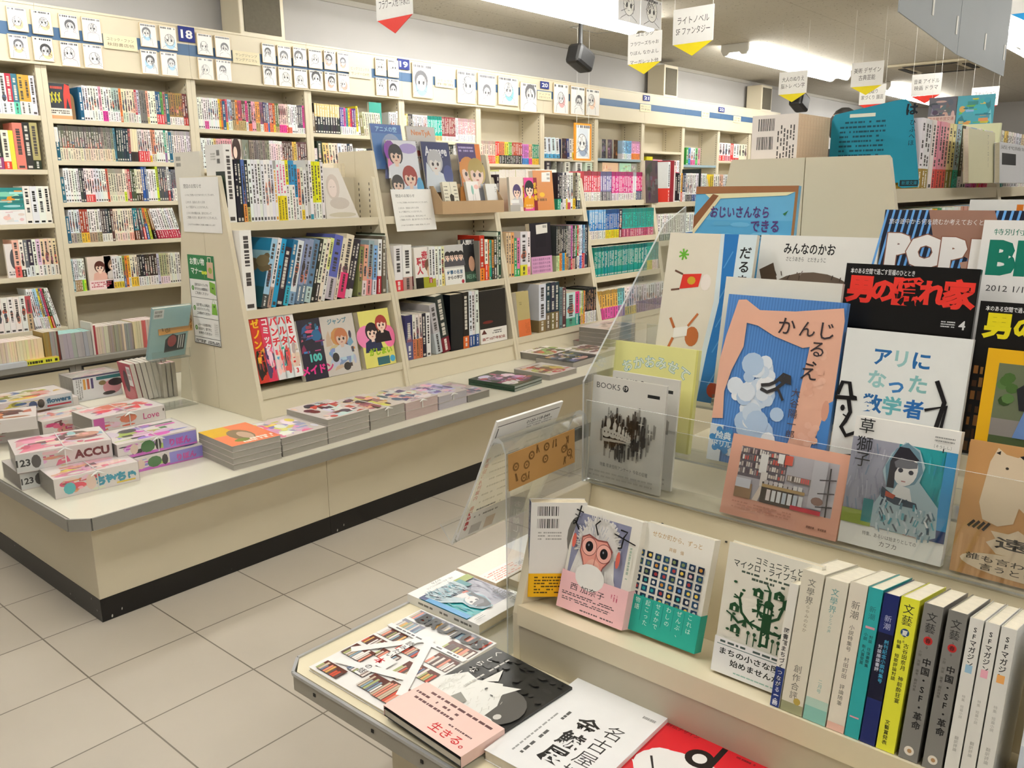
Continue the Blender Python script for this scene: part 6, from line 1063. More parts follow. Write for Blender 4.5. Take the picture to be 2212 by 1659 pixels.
def p_faces(a):
    a.rect(0, 0, 1, 1, 0xf1efe9); a.text('みんなのかお', .44, .895, .095, 0x161616, bold=.02, width=.44); a.text('さとうあきら　とだきょうこ', .42, .815, .04, 0x3a3a3a, width=.34)
    r = random.Random(2); a.ell(.5, .42, .46, .3, 0x6a5a4c, 24); a.poly([(.02, .72), (.14, .78), (.2, .62), (.1, .5)], 0x5c4a3a); a.poly([(.98, .68), (.86, .76), (.8, .6), (.92, .5)], 0x5c4a3a); a.ell(.5, .34, .36, .3, 0x7a6e66, 20)
    for _ in range(90): u, v = r.uniform(.12, .88), r.uniform(.2, .7); a.line([(u, v), (u + r.uniform(-.02, .02), v + .035)], .008, r.choice((0x4a3e34, 0x8c8078, 0xa09488, 0x3a322c, 0x6a5c50)))
    for d in (-1, 1): a.ell(.5 + d * .24, .38, .07, .08, 0x2a2420, 12)
    a.ell(.5, .2, .2, .12, 0x2c2624, 14)
near((1648, 484), (1905, 489), 3, 'white picture book with a furry animal face, cover out in the back tier', p_faces, 0xf1efe9, .16, h=.24)
def bubble(a, ch, u, v, s, col):
    a.text(ch, u, v, s, 0x8a5a48, bold=.11); a.text(ch, u, v, s, col, bold=.085)
def p_pop(a):
    a.rect(0, 0, 1, 1, 0x1c2438); r = random.Random(3)
    for i in range(26): a.line([(i * .045 - .15, 0), (i * .045 + .02, 1)], .016, 0x6aa8e8)
    a.poly([(.3, 1), (.72, 1), (.78, .86), (.66, .7), (.36, .82)], 0x9a7464); a.poly([(.62, .55), (.95, .8), (1, .6), (.9, .4)], 0x9a7464); a.poly([(.55, .7), (.8, .75), (.78, .6), (.6, .58)], 0xb08a78)
    for i, ch in enumerate('POPEYE'): bubble(a, ch, .13 + .185 * i, .76 - .008 * i, .235, 0xf2efec)
    a.text('旅の途中から何を読むか考えておくといい、という話。', .04, .93, .036, 0xf0f0f0, 'l', width=.9)
near((1908, 488), (2130, 500), 3, 'blue striped magazine with white bubble letters in the back tier', p_pop, 0x1c2438, .16, w=.24, h=.29, name='magazine', cat='magazine')
def p_bru(a): a.rect(0, 0, 1, 1, 0xf1efec); a.text('BRUTUS', .06, .78, .26, 0x147a66, 'l', bold=.06, width=1.25); a.text('特別付録／書店員が選ぶ', .08, .93, .04, 0x2a7a66, 'l', width=.8); a.text('2012 1/1・15', .08, .6, .05, 0x3a3a3a, 'l', width=.42); a.text('650yen', .56, .6, .05, 0x3a3a3a, 'l', width=.22)
near((2120, 520), (2300, 530), 3, 'white magazine with dark green capitals beside the striped one', p_bru, 0xf1efec, .16, dx=-.008, w=.21, h=.275, name='magazine', cat='magazine')
def p_kot(a): a.rect(0, 0, 1, 1, 0xe9e8e4); a.text('k o t o', .36, .9, .17, 0xd87a28, 'l', bold=.03, width=.9); a.text('多様性を考える言論誌', .42, .955, .04, 0x4a4a4a, 'l', width=.5)
near((2092, 460), (2300, 463), 4, 'pale magazine with orange letters behind the striped one', p_kot, 0xe9e8e4, .1, w=.2, h=.22, name='magazine', cat='magazine')
def p_hide(red, body, warm):
    def f(a):
        a.rect(0, 0, 1, 1, 0x121010); r = random.Random(warm)
        for row in range(7):
            v = .02 + row * .085
            for i in range(22): a.rect(.02 + i * .044, v, .02 + i * .044 + r.uniform(.018, .038), v + r.uniform(.04, .07), r.choice((0x8a5a30, 0xa87038, 0x5a3820, 0x3a2616, 0xc08a4a, 0x6a4a2c)))
        a.rect(0, .62, 1, 1, 0x0f0e0e); a.text('本のある空間で過ごす至福のひととき', .04, .955, .036, 0xf0f0f0, 'l', width=.5, bold=.01)
        for i, ch in enumerate('男の隠れ家'): a.text(ch, .13 + .187 * i, .845, .15 if ch in 'のれ' else .168, red, bold=.05)
        a.text('4', .93, .68, .07, 0xf2f2f2, bold=.02); a.lines(r, .78, .66, .88, .7, 3, 0xe0e0e0, .5)
        a.rect(.36, .46, 1, .6, 0x171210); a.text(body, .68, .535, .1, 0xf6f6f4, bold=.04, width=.6); a.text('屋館間屋', .68, .42, .1, 0xf6f6f4, bold=.04, width=.6)
    return f
near((1828, 592), (2115, 607), 2, 'black magazine with heavy red title above wooden shelves', p_hide(0xe83a30, '時本空本', 4), 0x121010, .16, h=.285, w=.21, name='magazine', cat='magazine')
near((2120, 648), (2300, 660), 2, 'black magazine with heavy yellow title and glowing lamps', p_hide(0xe8d820, '本本時空', 5), 0x121010, .14, dx=-.03, h=.24, w=.21, name='magazine', cat='magazine')
def p_beach(a):
    a.rect(0, 0, 1, 1, 0xe4dcca); a.poly([(.56, 0), (.8, 0), (.8, 1), (.62, 1), (.66, .6), (.6, .3)], 0x2a74b8); a.poly([(.54, 0), (.58, 0), (.62, .3), (.68, .6), (.64, 1), (.6, 1), (.62, .6), (.56, .3)], 0xd8e4e8)
    for v in (.1, .3, .45, .62, .8): a.line([(.68, v), (.76, v + .1)], .012, 0x5a9ad0)
    a.rect(.8, 0, 1, 1, 0xd8e6ea); a.text('だるまちゃん', .9, .93, .075, 0x1c1c1c, vert=True, bold=.02)
    for i in range(7): t_ = i * .9; a.line([(.2, .87), (.2 + .06 * math.cos(t_), .87 + .035 * math.sin(t_))], .02, 0x6ab03a)
    a.poly([(.2, .66), (.42, .68), (.44, .76), (.22, .75)], 0xd8382e); a.ell(.33, .715, .05, .025, 0xc8a030, 10); a.ell(.5, .71, .06, .05, 0xf0e6dc, 12); a.line([(.22, .75), (.12, .77)], .02, 0x6a4a3a); a.line([(.2, .66), (.1, .65)], .02, 0x6a4a3a)
    a.ell(.42, .38, .08, .06, 0xb86a3a, 14); a.poly([(.2, .36), (.36, .38), (.36, .44), (.2, .42)], 0xf0ece4); a.line([(.2, .42), (.14, .48)], .03, 0xb86a3a); a.line([(.2, .36), (.16, .3)], .03, 0xb86a3a); a.line([(.36, .44), (.46, .52)], .025, 0xb86a3a); a.lines(random.Random(1), .08, .05, .12, .25, 1, 0x7a7468, .5, True)
near((1447, 515), (1635, 520), 2, 'picture book with a blue sea band and sandy beach, cover out by the rack\u2019s end plate', p_beach, 0xe4dcca, .2, h=.33)
def p_arms(a):
    a.rect(0, 0, 1, 1, 0x5a8ed0)
    for i in range(40): a.line([(i / 40, 0), (i / 40 + .02, 1)], .008, 0x4a7cc0)
    r = random.Random(6)
    for _ in range(46):
        u, v = r.gauss(.36, .09), r.gauss(.38, .17); k = r.uniform(.03, .1)
        if .08 < u < .7 and .02 < v < .72: a.ell(u, v, k, k * .7, r.choice((0xf4f6fa, 0xe4ecf6, 0xd0dff0, 0xb8cfea)), 12)
    SK = 0xe8b49c; SH = 0xdca088
    a.poly([(0, .25), (0, .6), (.03, .75), (.1, .97), (.17, .975), (.2, .9), (.2, .7), (.12, .55), (.08, .42), (.1, .26)], SK); a.poly([(.13, .93), (.17, .975), (.3, .92), (.6, .93), (.98, .97), (1, .9), (1, .76), (.86, .76), (.7, .73), (.45, .78), (.3, .83), (.2, .84)], SK)
    a.poly([(.76, .77), (1, .8), (1, .4), (.93, .3), (.88, .2), (.82, 0), (.62, 0), (.7, .22), (.72, .4)], SK); a.poly([(.96, .44), (1, .46), (1, .2), (.95, .14), (.91, .26)], 0x4a84c8); a.ell(.95, .4, .03, .06, SH, 10)
    for _ in range(34): a.ell(r.uniform(.78, .9), r.uniform(.2, .72), .03, .02, r.choice((SK, 0xe4ae96, 0xecbca6)), 8)
    a.rect(0, 0, .12, .22, 0xe4e8ec); a.circ(.13, .13, .09, 0x3a8ac8); [a.circ(.13 + .1 * math.cos(i), .13 + .065 * math.sin(i), .03, 0x3a8ac8, 8) for i in range(7)]; a.text('絵典', .13, .155, .05, 0xe8f0f4, bold=.03); a.text('ドリル', .13, .105, .04, 0xe8f0f4, bold=.03)
    INK = 0x3c3a3c
    a.line([(.4, .47), (.46, .455), (.53, .48), (.6, .53), (.64, .52), (.63, .56), (.58, .57), (.52, .52), (.47, .5), (.4, .49)], .028, INK); a.line([(.55, .48), (.6, .42)], .02, INK); a.ell(.59, .54, .05, .02, INK, 12)
    for ch, u, v, s in (('か', .55, .84, .11), ('ん', .72, .835, .1), ('じ', .88, .835, .11), ('る', .82, .73, .1), ('え', .78, .6, .11)): a.text(ch, u, v, s, 0x3c3438, bold=.005)
    a.line([(.8, .66), (.83, .645)], .014, 0x3c3438); a.text('大谷陽一郎・さ', .7, .5, .055, 0x5a4848, vert=True)
near((1573, 650), (1828, 680), 1, 'blue book of bare arms framing a cloud and black bird, centre of the rack', p_arms, 0x5a8ed0, .19, t=.014, h=.31, name='art_book')
def p_plain(a): a.rect(0, 0, 1, 1, 0xe8e4d8); a.rect(.28, .72, .32, .74, 0x2a2a2a); a.rect(.44, .7, .5, .73, 0xc8302a); a.rect(.64, .7, .67, .73, 0xc8302a); a.rect(.88, .69, .96, .71, 0xc8302a); a.ell(.0, .12, .06, .06, 0xc03a30, 12); a.lines(R_, .0, .02, .03, .1, 2, 0x777777)
near((1568, 608), (1820, 622), 2, 'plain cream picture book with small red marks, behind the arms book', p_plain, 0xe8e4d8, .16, dx=-.01, h=.25)
def p_ant(a):
    a.rect(0, 0, 1, 1, 0xeef0ee)
    for ch, u, v, c in (('ア', .33, .84, 0x2a6aa8), ('リ', .48, .84, 0x9ac8c8), ('に', .64, .84, 0x2a6aa8), ('な', .31, .7, 0x9ac8c8), ('っ', .47, .68, 0x3a7ab8), ('た', .64, .7, 0x8ac0c0), ('数', .3, .55, 0x2a6aa8), ('学', .46, .55, 0x6ab4bc), ('者', .63, .55, 0x2a6ab0)): a.text(ch, u, v, .115, c, bold=.03)
    K = 0x1c1a1c; r = random.Random(7)
    a.ell(.47, .28, .21, .16, 0xd8d0c8, 24)
    for i, c in enumerate((0xe8a0c0, 0xe88ab0, 0xe8d840, 0xd8e8d0, 0xf0b880, 0xa89a70, 0xe8e0a0, 0xd898c8)): a.ell(.47 + .12 * math.cos(i * .785), .29 + .09 * math.sin(i * .785), .075, .055, c, 12)
    for _ in range(46): u, v = .47 + r.uniform(-.17, .17), .28 + r.uniform(-.12, .13); a.rect(u, v, u + .012, v + .016, 0x4a4440)
    a.line([(-.0, .58), (.03, .66), (.09, .66), (.12, .58), (.17, .57), (-.02, .56)], .035, K); a.line([(.1, .56), (.13, .48), (.1, .42), (.07, .38), (.12, .33), (.2, .36), (.26, .33), (.27, .24), (.2, .21)], .035, K); a.ell(.06, .5, .02, .02, K, 8); a.line([(.07, .46), (.1, .45)], .012, K); a.line([(.2, .21), (.1, .2), (.09, .05)], .04, K)
    a.ell(.84, .38, .09, .065, K, 14); a.ell(.86, .4, .015, .012, 0xe8e8e8, 8); a.line([(.82, .44), (.86, .62), (.78, .74)], .035, K); a.line([(.86, .44), (.88, .6), (.72, .56)], .025, K); a.line([(.78, .32), (.9, .26), (.96, .3), (.9, .34)], .03, K); a.line([(.8, .3), (.94, .18)], .03, K)
near((1827, 733), (2100, 758), 1, 'white picture book with blue lettering, hatted figure and black ant', p_ant, 0xeef0ee, .18, h=.27)
def p_yel(a):
    a.rect(0, 0, 1, 1, 0xe6e398); a.rect(.975, 0, 1, 1, 0xd6d27a)
    for i, ch in enumerate('おかおみせて'):
        u = .18 + .135 * i; v = .70 + .13 * math.sin(PI * (u - .02)); a.text(ch, u, v, .125, 0x5aa8c8, bold=.045, rot=.5 - .22 * i); a.text(ch, u, v, .125, 0xeef0d8, bold=.012, rot=.5 - .22 * i)
    a.ell(.5, .26, .35, .33, 0xc8788a, 26); a.ell(.5, .26, .342, .323, 0xe69aa8, 26)
near((1330, 748), (1509, 768), 1, 'yellow picture book with pink blob and outlined blue letters', p_yel, 0xe6e398, .14, t=.012, h=.2)
def p_book5(a):
    a.rect(0, 0, 1, 1, 0xd9d6ce); a.text('BOOK5', .22, .915, .075, 0x4a4a48, width=.33); a.circ(.46, .915, .04, 0x161616); a.text('19', .46, .917, .05, 0xe4e0d8, bold=.02)
    a.rect(.76, .87, .92, .9, 0x2a2a2a); r = random.Random(8)
    for c, n, s in ((0x9a968e, 60, 1.0), (0x4c4844, 80, .86), (0x2a2624, 90, .72)):
        for _ in range(n):
            th, q = r.uniform(0, 2 * PI), math.sqrt(r.random()) * s; u = .5 + .4 * q * math.cos(th); v = .48 + .24 * q * math.sin(th) + (.06 * (u - .3) if u > .3 else 0)
            if abs(u - .5) < .1 and v > .64: continue
            L = r.uniform(.03, .07); a.line([(u, v - L), (u + r.uniform(-.006, .006), v + L)], r.uniform(.008, .03), c)
    for i in range(7):
        k = .9 ** (i * 1.6); u = .25 + .42 * (1 - .78 ** i); v = .49 - .02 * i * .4
        a.ell(u, v, .065 * k, .05 * k, 0xdcd8ce, 14); a.ell(u + .025 * k, v + .085 * k, .032 * k, .05 * k, 0xe0dcd2, 12); a.line([(u + .025 * k, v + .12 * k), (u + .02 * k, v + .17 * k)], .012 * k, 0xdcd8ce); a.line([(u + .02 * k, v + .15 * k), (u + .05 * k, v + .18 * k)], .01 * k, 0xdcd8ce)
        for d in (-1, 1): a.ell(u + d * .025 * k, v, .008 * k, .01 * k, 0x3a3634, 8)
        a.rect(u - .05 * k, v - .09 * k, u + .05 * k, v - .06 * k, 0xc8c4ba); 
    for u, v, s in ((.72, .62, .09), (.84, .55, .11), (.72, .36, .06)):
        a.poly([(u - s * .5, v), (u, v + .006), (u + s * .5, v), (u, v - .006)], 0xe8e4da); a.poly([(u - .008, v), (u, v + s * .8), (u + .008, v), (u, v - s * .8)], 0xe8e4da)
    a.text('特集 年末恒例アンケート 今年の収穫', .52, .17, .042, 0x4a4644, width=.66, rot=-.02); a.lines(r, .04, .04, .92, .12, 2, 0xb8b4ac, .4)
near((1321, 846), (1528, 880), 0, 'grey literary magazine copy standing behind its twin', p_book5, 0xece9e0, .1, t=.006, dx=.026, w=.15, h=.215, name='magazine', cat='magazine')
near((1280, 853), (1488, 893), 0, 'grey literary magazine with dark sketch of a marching row, front of the rack', p_book5, 0xd9d6ce, .08, t=.006, dx=-.008, w=.165, h=.21, name='magazine', cat='magazine')
def p_zine(a):
    a.rect(0, 0, 1, 1, 0xe7ab94); a.rect(.1, .24, .93, .87, 0xb9b3ba); r = random.Random(9); U = lambda u: .1 + .83 * u; V = lambda v: .24 + .63 * v
    a.rect(U(0), V(.42), U(.5), V(1), 0x6a6068)
    for row in range(4):
        v0 = .48 + row * .135
        for i in range(20): u = i * .025; a.rect(U(u), V(v0), U(u + r.uniform(.012, .022)), V(v0 + r.uniform(.06, .11)), r.choice((0xe4dcd4, 0xc8b8b0, 0x8a7a78, 0xd8c8b8, 0xb8a0a0, 0x5a4a50, 0xc85a50)))
    a.rect(U(.22), V(.55), U(.3), V(.92), 0xece8e4); a.rect(U(.25), V(.3), U(.32), V(.58), 0xe4dcd6); a.rect(U(.4), V(.8), U(.46), V(.98), 0xf0eeea); a.rect(U(.47), V(.8), U(.55), V(.98), 0xd85a48)
    a.rect(U(0), V(.0), U(.18), V(.3), 0x9a7a5a); a.rect(U(0), V(.2), U(.16), V(.38), 0xd4d4dc); a.poly([(U(.2), V(0)), (U(.26), V(.3)), (U(.3), V(.28)), (U(.26), V(0))], 0xe8d8c8); a.rect(U(.28), V(0), U(.62), V(.4), 0x4a4038); a.rect(U(.28), V(.3), U(.72), V(.36), 0xb89a6a)
    for i in range(7): a.rect(U(.34 + i * .055), V(.06), U(.38 + i * .055), V(.27), r.choice((0xe4e4e4, 0xd8d8e0, 0xc8d0d8, 0xe8dcd8)))
    for i in range(8): a.rect(U(.3 + i * .05), V(.36), U(.34 + i * .05), V(.44), r.choice((0xe4e0dc, 0xc8c0c0, 0xd8d0d0)))
    a.rect(U(.52), V(.5), U(.76), V(.62), 0x8a7a72); [a.rect(U(.53 + i * .022), V(.52), U(.545 + i * .022), V(.61), r.choice((0xd85a58, 0xe4dcd4, 0xc8b8a8, 0x5a5048))) for i in range(10)]
    a.rect(U(.76), V(.1), U(.9), V(1), 0xc4c0c6); a.line([(U(.95), V(0)), (U(.93), V(.9))], .012, 0x3a3436); [a.line([(U(.84), V(v)), (U(1), V(v + .05))], .01, 0x4a4446) for v in (.15, .4, .65)]
    a.rect(U(.6), V(0), U(.9), V(.08), 0xc83a4a); a.ell(U(.85), V(.25), .05, .05, 0x8a6a60, 10)
    a.lines(r, .1, .1, .62, .2, 3, 0xc88a74, .45); a.lines(r, .74, .07, .92, .11, 1, 0x9a6a58, .6)
near((1585, 938), (1838, 990), 0, 'salmon booklet with a bookshop interior photograph, front of the rack', p_zine, 0xe7ab94, .3, t=.006, dx=-.01, name='booklet', gloss=False)
def p_hood(a):
    a.rect(0, 0, 1, 1, 0xf2f0ec); a.rect(0, .17, 1, .84, 0x2a9aa0); a.rect(0, .17, .46, .84, 0x9a9aa8); r = random.Random(10)
    for _ in range(60): u, v = r.uniform(.02, .42), r.uniform(.25, .82); a.line([(u, v), (u + r.uniform(-.03, .03), v - .08)], .012, r.choice((0xa8a6b4, 0x8c8c9c, 0xb0aebc, 0x9898a8, 0x7c8ca0)))
    for _ in range(40): u, v = r.uniform(.66, .97), r.uniform(.3, .8); a.line([(u, v), (u + r.uniform(-.02, .02), v - .1)], .015, r.choice((0x2f9ea6, 0x259098, 0x36a4b4, 0x2a92b0)))
    a.rect(.9, .18, 1, .84, 0x3a8cc0); a.rect(0, .17, .3, .28, 0x8a9a3a); a.rect(.2, .2, .3, .38, 0x2a7a80); a.rect(.78, .17, 1, .26, 0x28386a); a.rect(.62, .17, .8, .21, 0xa83a38)
    B_ = 0x6a8a9a
    a.poly([(.3, .18), (.3, .35), (.4, .5), (.34, .62), (.4, .76), (.52, .86), (.66, .82), (.73, .7), (.7, .58), (.8, .5), (.9, .42), (.92, .2), (.84, .17)], 0xa4b8c0)
    a.poly([(.4, .5), (.36, .66), (.44, .8), (.54, .86), (.66, .8), (.72, .66), (.66, .56), (.5, .5)], B_); a.ell(.55, .66, .12, .13, 0xe2ddda, 18); a.poly([(.4, .5), (.4, .7), (.47, .82), (.56, .82), (.67, .74), (.6, .72), (.5, .7), (.46, .62), (.47, .5)], 0x2e2c34); a.poly([(.44, .7), (.5, .74), (.66, .72), (.66, .68), (.58, .665), (.46, .66)], 0x6a6a72)
    a.ell(.51, .645, .025, .018, 0x3a3a44, 8); a.ell(.61, .64, .025, .018, 0x3a3a44, 8); a.line([(.53, .565), (.57, .565)], .012, 0xb07a78)
    a.poly([(.5, .54), (.62, .52), (.66, .42), (.56, .4), (.46, .46)], 0xdcdad8); a.poly([(.36, .5), (.5, .44), (.7, .42), (.72, .38), (.5, .38), (.36, .42)], 0x3c4654); a.poly([(.4, .47), (.5, .45), (.48, .42), (.4, .43)], 0xb0503c)
    for _ in range(70): u, v = r.uniform(.34, .88), r.uniform(.18, .44); a.line([(u, v), (u + r.uniform(-.03, .05), v - .05)], r.uniform(.008, .025), r.choice((0xc4d2d8, 0x8aa6b4, 0xe4e6e8, 0x5a7c8c, 0x4a94a4, 0x3a4a5a, 0xb8c4cc)))
    for ch, v in (('草', .93), ('獅', .79), ('子', .67)): a.text(ch, .13, v, .125, 0x1e1e20, bold=.0)
    a.lines(r, .78, .9, .96, .95, 2, 0x8a8a88, .4); a.text('［そうしし］', .86, .87, .025, 0x3a3a3a); a.line([(.87, .83), (.87, .86)], .01, 0x222222)
    a.text('特集、あるいは始まりとしての', .5, .115, .035, 0x3a3a3a, width=.52); a.text('カフカ', .5, .06, .045, 0x3a3a3a)
near((1850, 903), (2078, 937), 0, 'white literary journal with hooded girl painting on teal, front of the rack', p_hood, 0xf2f0ec, .2, t=.02, dx=-.008, name='softcover_book', page=0xf2e8cc)
def p_kcat(a):
    a.rect(0, 0, 1, 1, 0xc0905c); r = random.Random(11)
    for i in range(26): a.rect(i / 26, 0, i / 26 + .02, .3, r.choice((0xc49460, 0xbc8c58, 0xca9a66)))
    C = 0xd8c4a8; a.poly([(.13, .55), (.16, .86), (.2, .97), (.26, .93), (.34, .92), (.42, .97), (.43, .86), (.42, .72), (.72, .9), (.8, .86), (.76, .78), (.5, .64), (.76, .46), (.72, .4), (.62, .4), (.4, .56), (.38, .44), (.28, .4), (.17, .43)], C)
    a.ell(.28, .83, .012, .01, 0x3a3026, 8); a.poly([(.19, .93), (.22, .95), (.22, .92)], 0x1c1816); a.poly([(.35, .93), (.4, .95), (.38, .91)], 0x1c1816); a.ell(.73, .91, .012, .01, 0x2a2018, 8)
    for i in range(4): a.line([(.08 + i * .035, .36 - i * .004), (.12 + i * .035, .41)], .02, 0x2a2220)
    a.poly([(.3, .2), (.22, .27), (.28, .31), (.24, .36), (.36, .36), (.42, .4), (.5, .36), (.7, .38), (.9, .36), (1, .33), (1, .2)], C); a.text('遠吠え', .28, .285, .09, 0x2a2220, 'l', bold=.02, width=.66); a.ell(.52, .12, .46, .085, C, 24); a.text('誰も言わへんから', .1, .145, .05, 0x3a3028, 'l', width=.8, bold=.01); a.text('言うときます。', .2, .085, .05, 0x3a3028, 'l', width=.62, bold=.01)
    for i in range(6): a.line([(.74 + .02 * i, .62 - .03 * i), (1, .66 - .035 * i)], .01, 0x9a6e3c)
near((2092, 980), (2330, 1010), 0, 'brown card cover with a cat shaped letter and pale speech bubbles', p_kcat, 0xc0905c, .22, t=.008, dx=-.004, w=.19, h=.2, name='booklet', gloss=False)
def p_women(a):
    a.rect(0, 0, 1, 1, 0xe8b21c); a.rect(.1, .04, .92, .92, 0x4a5a3a); a.rect(.1, .5, .92, .92, 0x6a7258); a.rect(.1, .5, .92, .6, 0x8a8480); r = random.Random(12)
    for _ in range(30): a.ell(r.uniform(.15, .87), r.uniform(.66, .88), .05, .03, r.choice((0x4a6a34, 0x5a7a44, 0x3a5228)), 8)
    for _ in range(20): a.ell(r.uniform(.15, .87), r.uniform(.3, .46), .06, .03, r.choice((0x8a8a3a, 0xa8983a, 0x5a5a2a)), 8)
    a.poly([(.3, .66), (.62, .66), (.66, .8), (.54, .84), (.36, .84), (.26, .78)], 0x24262a); a.ell(.46, .87, .07, .04, 0x6a4a3a, 12); a.poly([(.36, .84), (.34, .92), (.58, .92), (.6, .8), (.54, .84), (.5, .9), (.42, .9)], 0x1e1a1a); a.poly([(.28, .5), (.34, .66), (.62, .66), (.56, .5), (.48, .6), (.42, .5)], 0x6a8ac0)
    a.poly([(.34, .1), (.3, .3), (.42, .38), (.62, .38), (.72, .3), (.7, .1)], 0x1c1e24); a.ell(.52, .42, .06, .045, 0xe0b89a, 12); a.ell(.52, .45, .065, .03, 0xe0c888, 12); a.poly([(.48, .37), (.56, .37), (.53, .2), (.5, .2)], 0x3a6aa0)
    a.text('女性たち', .16, .115, .12, 0xf4f2ea, 'l', bold=.05, width=.74); a.text('Girls', .6, .7, .06, 0xf2f2f2, 'l')
near((2133, 768), (2300, 790), 1, 'yellow bordered magazine with two women, cover out at the rack\u2019s picture end', p_women, 0xe8b21c, .16, w=.175, h=.26, name='magazine', cat='magazine')

# ------------------------------------------------------------------ stepped case shelf: three covers and a run of spines
def shelf_face(tl, tr, bl, label, paint, base, k, t, w=None, h=None, obi=None, name='hardcover_book', gloss=True, page=None, spaint=None):
    y = at(*bl, z=.447).y; C_ = at(*bl, z=.447); X0 = C_.x; zb = srf(X0) + .001; P0, n = xpl(X0, k, zb); A_ = onp(*tl, P0, n); B_ = onp(*tr, P0, n); c = math.sqrt(1 + k * k); v = Vector((k, 0, 1)) / c
    M = frame((X0, A_.y, zb + t * k / c + .0005), RYm, v.cross(Vector(RYm)), v); return face_book(name, label, 'book', None, M, w or abs(A_.y - B_.y), h or (A_.z - zb) * c, t, paint, base, gloss=gloss, obi=obi, page=page, spaint=spaint)
def p_monk(a):
    a.rect(0, 0, 1, 1, 0xefebe0); a.rect(.04, .2, .86, .93, 0x8e90aa); r = random.Random(13); F_ = 0xece9e4
    a.poly([(.04, .2), (.1, .42), (.16, .6), (.14, .72), (.24, .86), (.4, .92), (.56, .91), (.68, .84), (.74, .7), (.7, .56), (.74, .4), (.84, .2)], F_)
    for _ in range(170):
        th = r.uniform(-.3, PI + .3); q = r.uniform(.24, .31); u = .43 + q * math.cos(th); v = .66 + q * .86 * math.sin(th); a.line([(u, v), (u + .05 * math.cos(th), v + .045 * math.sin(th))], .012, F_)
    for _ in range(60): u, v = r.uniform(.12, .76), r.uniform(.2, .5); a.line([(u, v), (u + (u - .43) * .08, v - .05)], .012, r.choice((0xe4e0da, 0xf4f2ee, 0xd8d6d4)))
    for _ in range(22): u, v = r.uniform(.3, .56), r.uniform(.72, .86); a.line([(u, v), (u + (u - .43) * .2, v + .04)], .006, 0xb8bcc8)
    a.ell(.09, .66, .03, .07, 0xd86a5a, 12); a.ell(.77, .6, .03, .08, 0xd86a5a, 12); SK = 0xe49a8c
    a.poly([(.2, .72), (.3, .76), (.44, .73), (.58, .74), (.68, .66), (.66, .56), (.58, .48), (.54, .36), (.42, .32), (.32, .36), (.27, .48), (.2, .58)], 0x8a4a44); a.poly([(.215, .71), (.3, .745), (.44, .715), (.58, .725), (.665, .65), (.645, .56), (.57, .49), (.53, .37), (.42, .335), (.33, .37), (.28, .49), (.215, .585)], SK); a.ell(.43, .44, .11, .1, 0xeab0a0, 14)
    for u, v in ((.33, .645), (.56, .615)):
        a.ell(u, v, .115, .09, 0x6a3a38, 18); a.ell(u, v, .108, .084, 0xf0b4a8, 18); a.ell(u, v, .058, .05, 0x151316, 16); a.ell(u - .012, v + .012, .012, .012, 0x8a8e98, 8)
    for d in (-.02, .03): a.line([(.43 + d, .46), (.43 + d * 1.4, .42)], .012, 0x6a3a38)
    a.line([(.34, .37), (.43, .35), (.52, .38)], .014, 0x8a4a48); a.line([(.45, .6), (.44, .48)], .01, 0xb86a60)
    K = 0x141414; a.line([(.11, 1), (.1, .93), (.075, .83), (.03, .81), (.02, .845), (.06, .84), (.13, .77)], .02, K); a.line([(.03, .955), (.16, .94)], .016, K); a.line([(.03, .905), (.12, .89)], .012, 0x4a4a4a)
    a.line([(.43, .91), (.37, .86), (.43, .77)], .02, K); a.line([(.74, .88), (.84, .875), (.8, .82), (.79, .72), (.74, .71)], .022, K); a.line([(.66, .83), (.98, .78)], .016, K); a.lines(r, .9, .45, .96, .75, 1, 0xa8b8a8, .5, True)
def p_mobi(a):
    a.rect(0, 0, 1, 1, 0xf3c2c6); a.ell(.42, 1, .22, .35, 0xeceae6, 16); a.text('西 加奈子', .42, .64, .2, 0x1a1a1a, width=.52); r = random.Random(14); a.lines(r, .05, .38, .88, .48, 2, 0x5a4a4c, .5); a.lines(r, .06, .24, .8, .34, 2, 0x6a5a5c, .5); a.lines(r, .36, .08, .86, .13, 1, 0x6a5a5c, .7); a.lines(r, .76, .62, .88, .8, 3, 0xc84a6a, .4, True)
shelf_face((1245, 1100), (1390, 1130), (1206, 1305), 'white monkey portrait novel with pink paper band on the stepped shelf', p_monk, 0xefebe0, .3, .02, obi=(.36, 0xf3c2c6, p_mobi), h=.192)
def p_grid(a):
    a.rect(0, 0, 1, 1, 0xefece2); a.text('せなか町から、ずっと', .5, .91, .055, 0xb89048, width=.7); a.text('斉藤　倫', .52, .81, .038, 0xb89048); r = random.Random(15)
    for i in range(8):
        for j in range(6):
            u, v = .0 + i * .122, .30 + j * .077; a.rect(u, v, u + .085, v + .058, r.choice((0x1e3a5a, 0x16304e, 0x22486a, 0x1a2840))); c = r.choice((0xe8e4dc, 0xc88a3a, 0xa83a3a, 0x2a9a9a, 0x4a7ab8, 0xc8c8c8, 0xe8c85a, 0x7a8a5a, 0xd8a8a8)); a.ell(u + .043 + r.uniform(-.01, .01), v + .028, .025, .017, c, 7)
def p_gobi(a):
    a.rect(0, 0, 1, 1, 0x2aa898)
    for i, s in enumerate(('これは', 'ぜんぶ、', 'わしの', 'せなかで', '起こった', '物語')): a.text(s, .87 - .15 * i, .95 - .0 * i, .16, 0xd8efe8, vert=True, pitch=1.15)
    for i in range(5): a.line([(.79 - .15 * i, .95), (.79 - .15 * i, .35)], .008, 0x1f8a80)
shelf_face((1392, 1135), (1545, 1175), (1352, 1350), 'white novel with grid of dark picture squares and teal paper band', p_grid, 0xefece2, .3, .022, obi=(.33, 0x2aa898, p_gobi), h=.192)
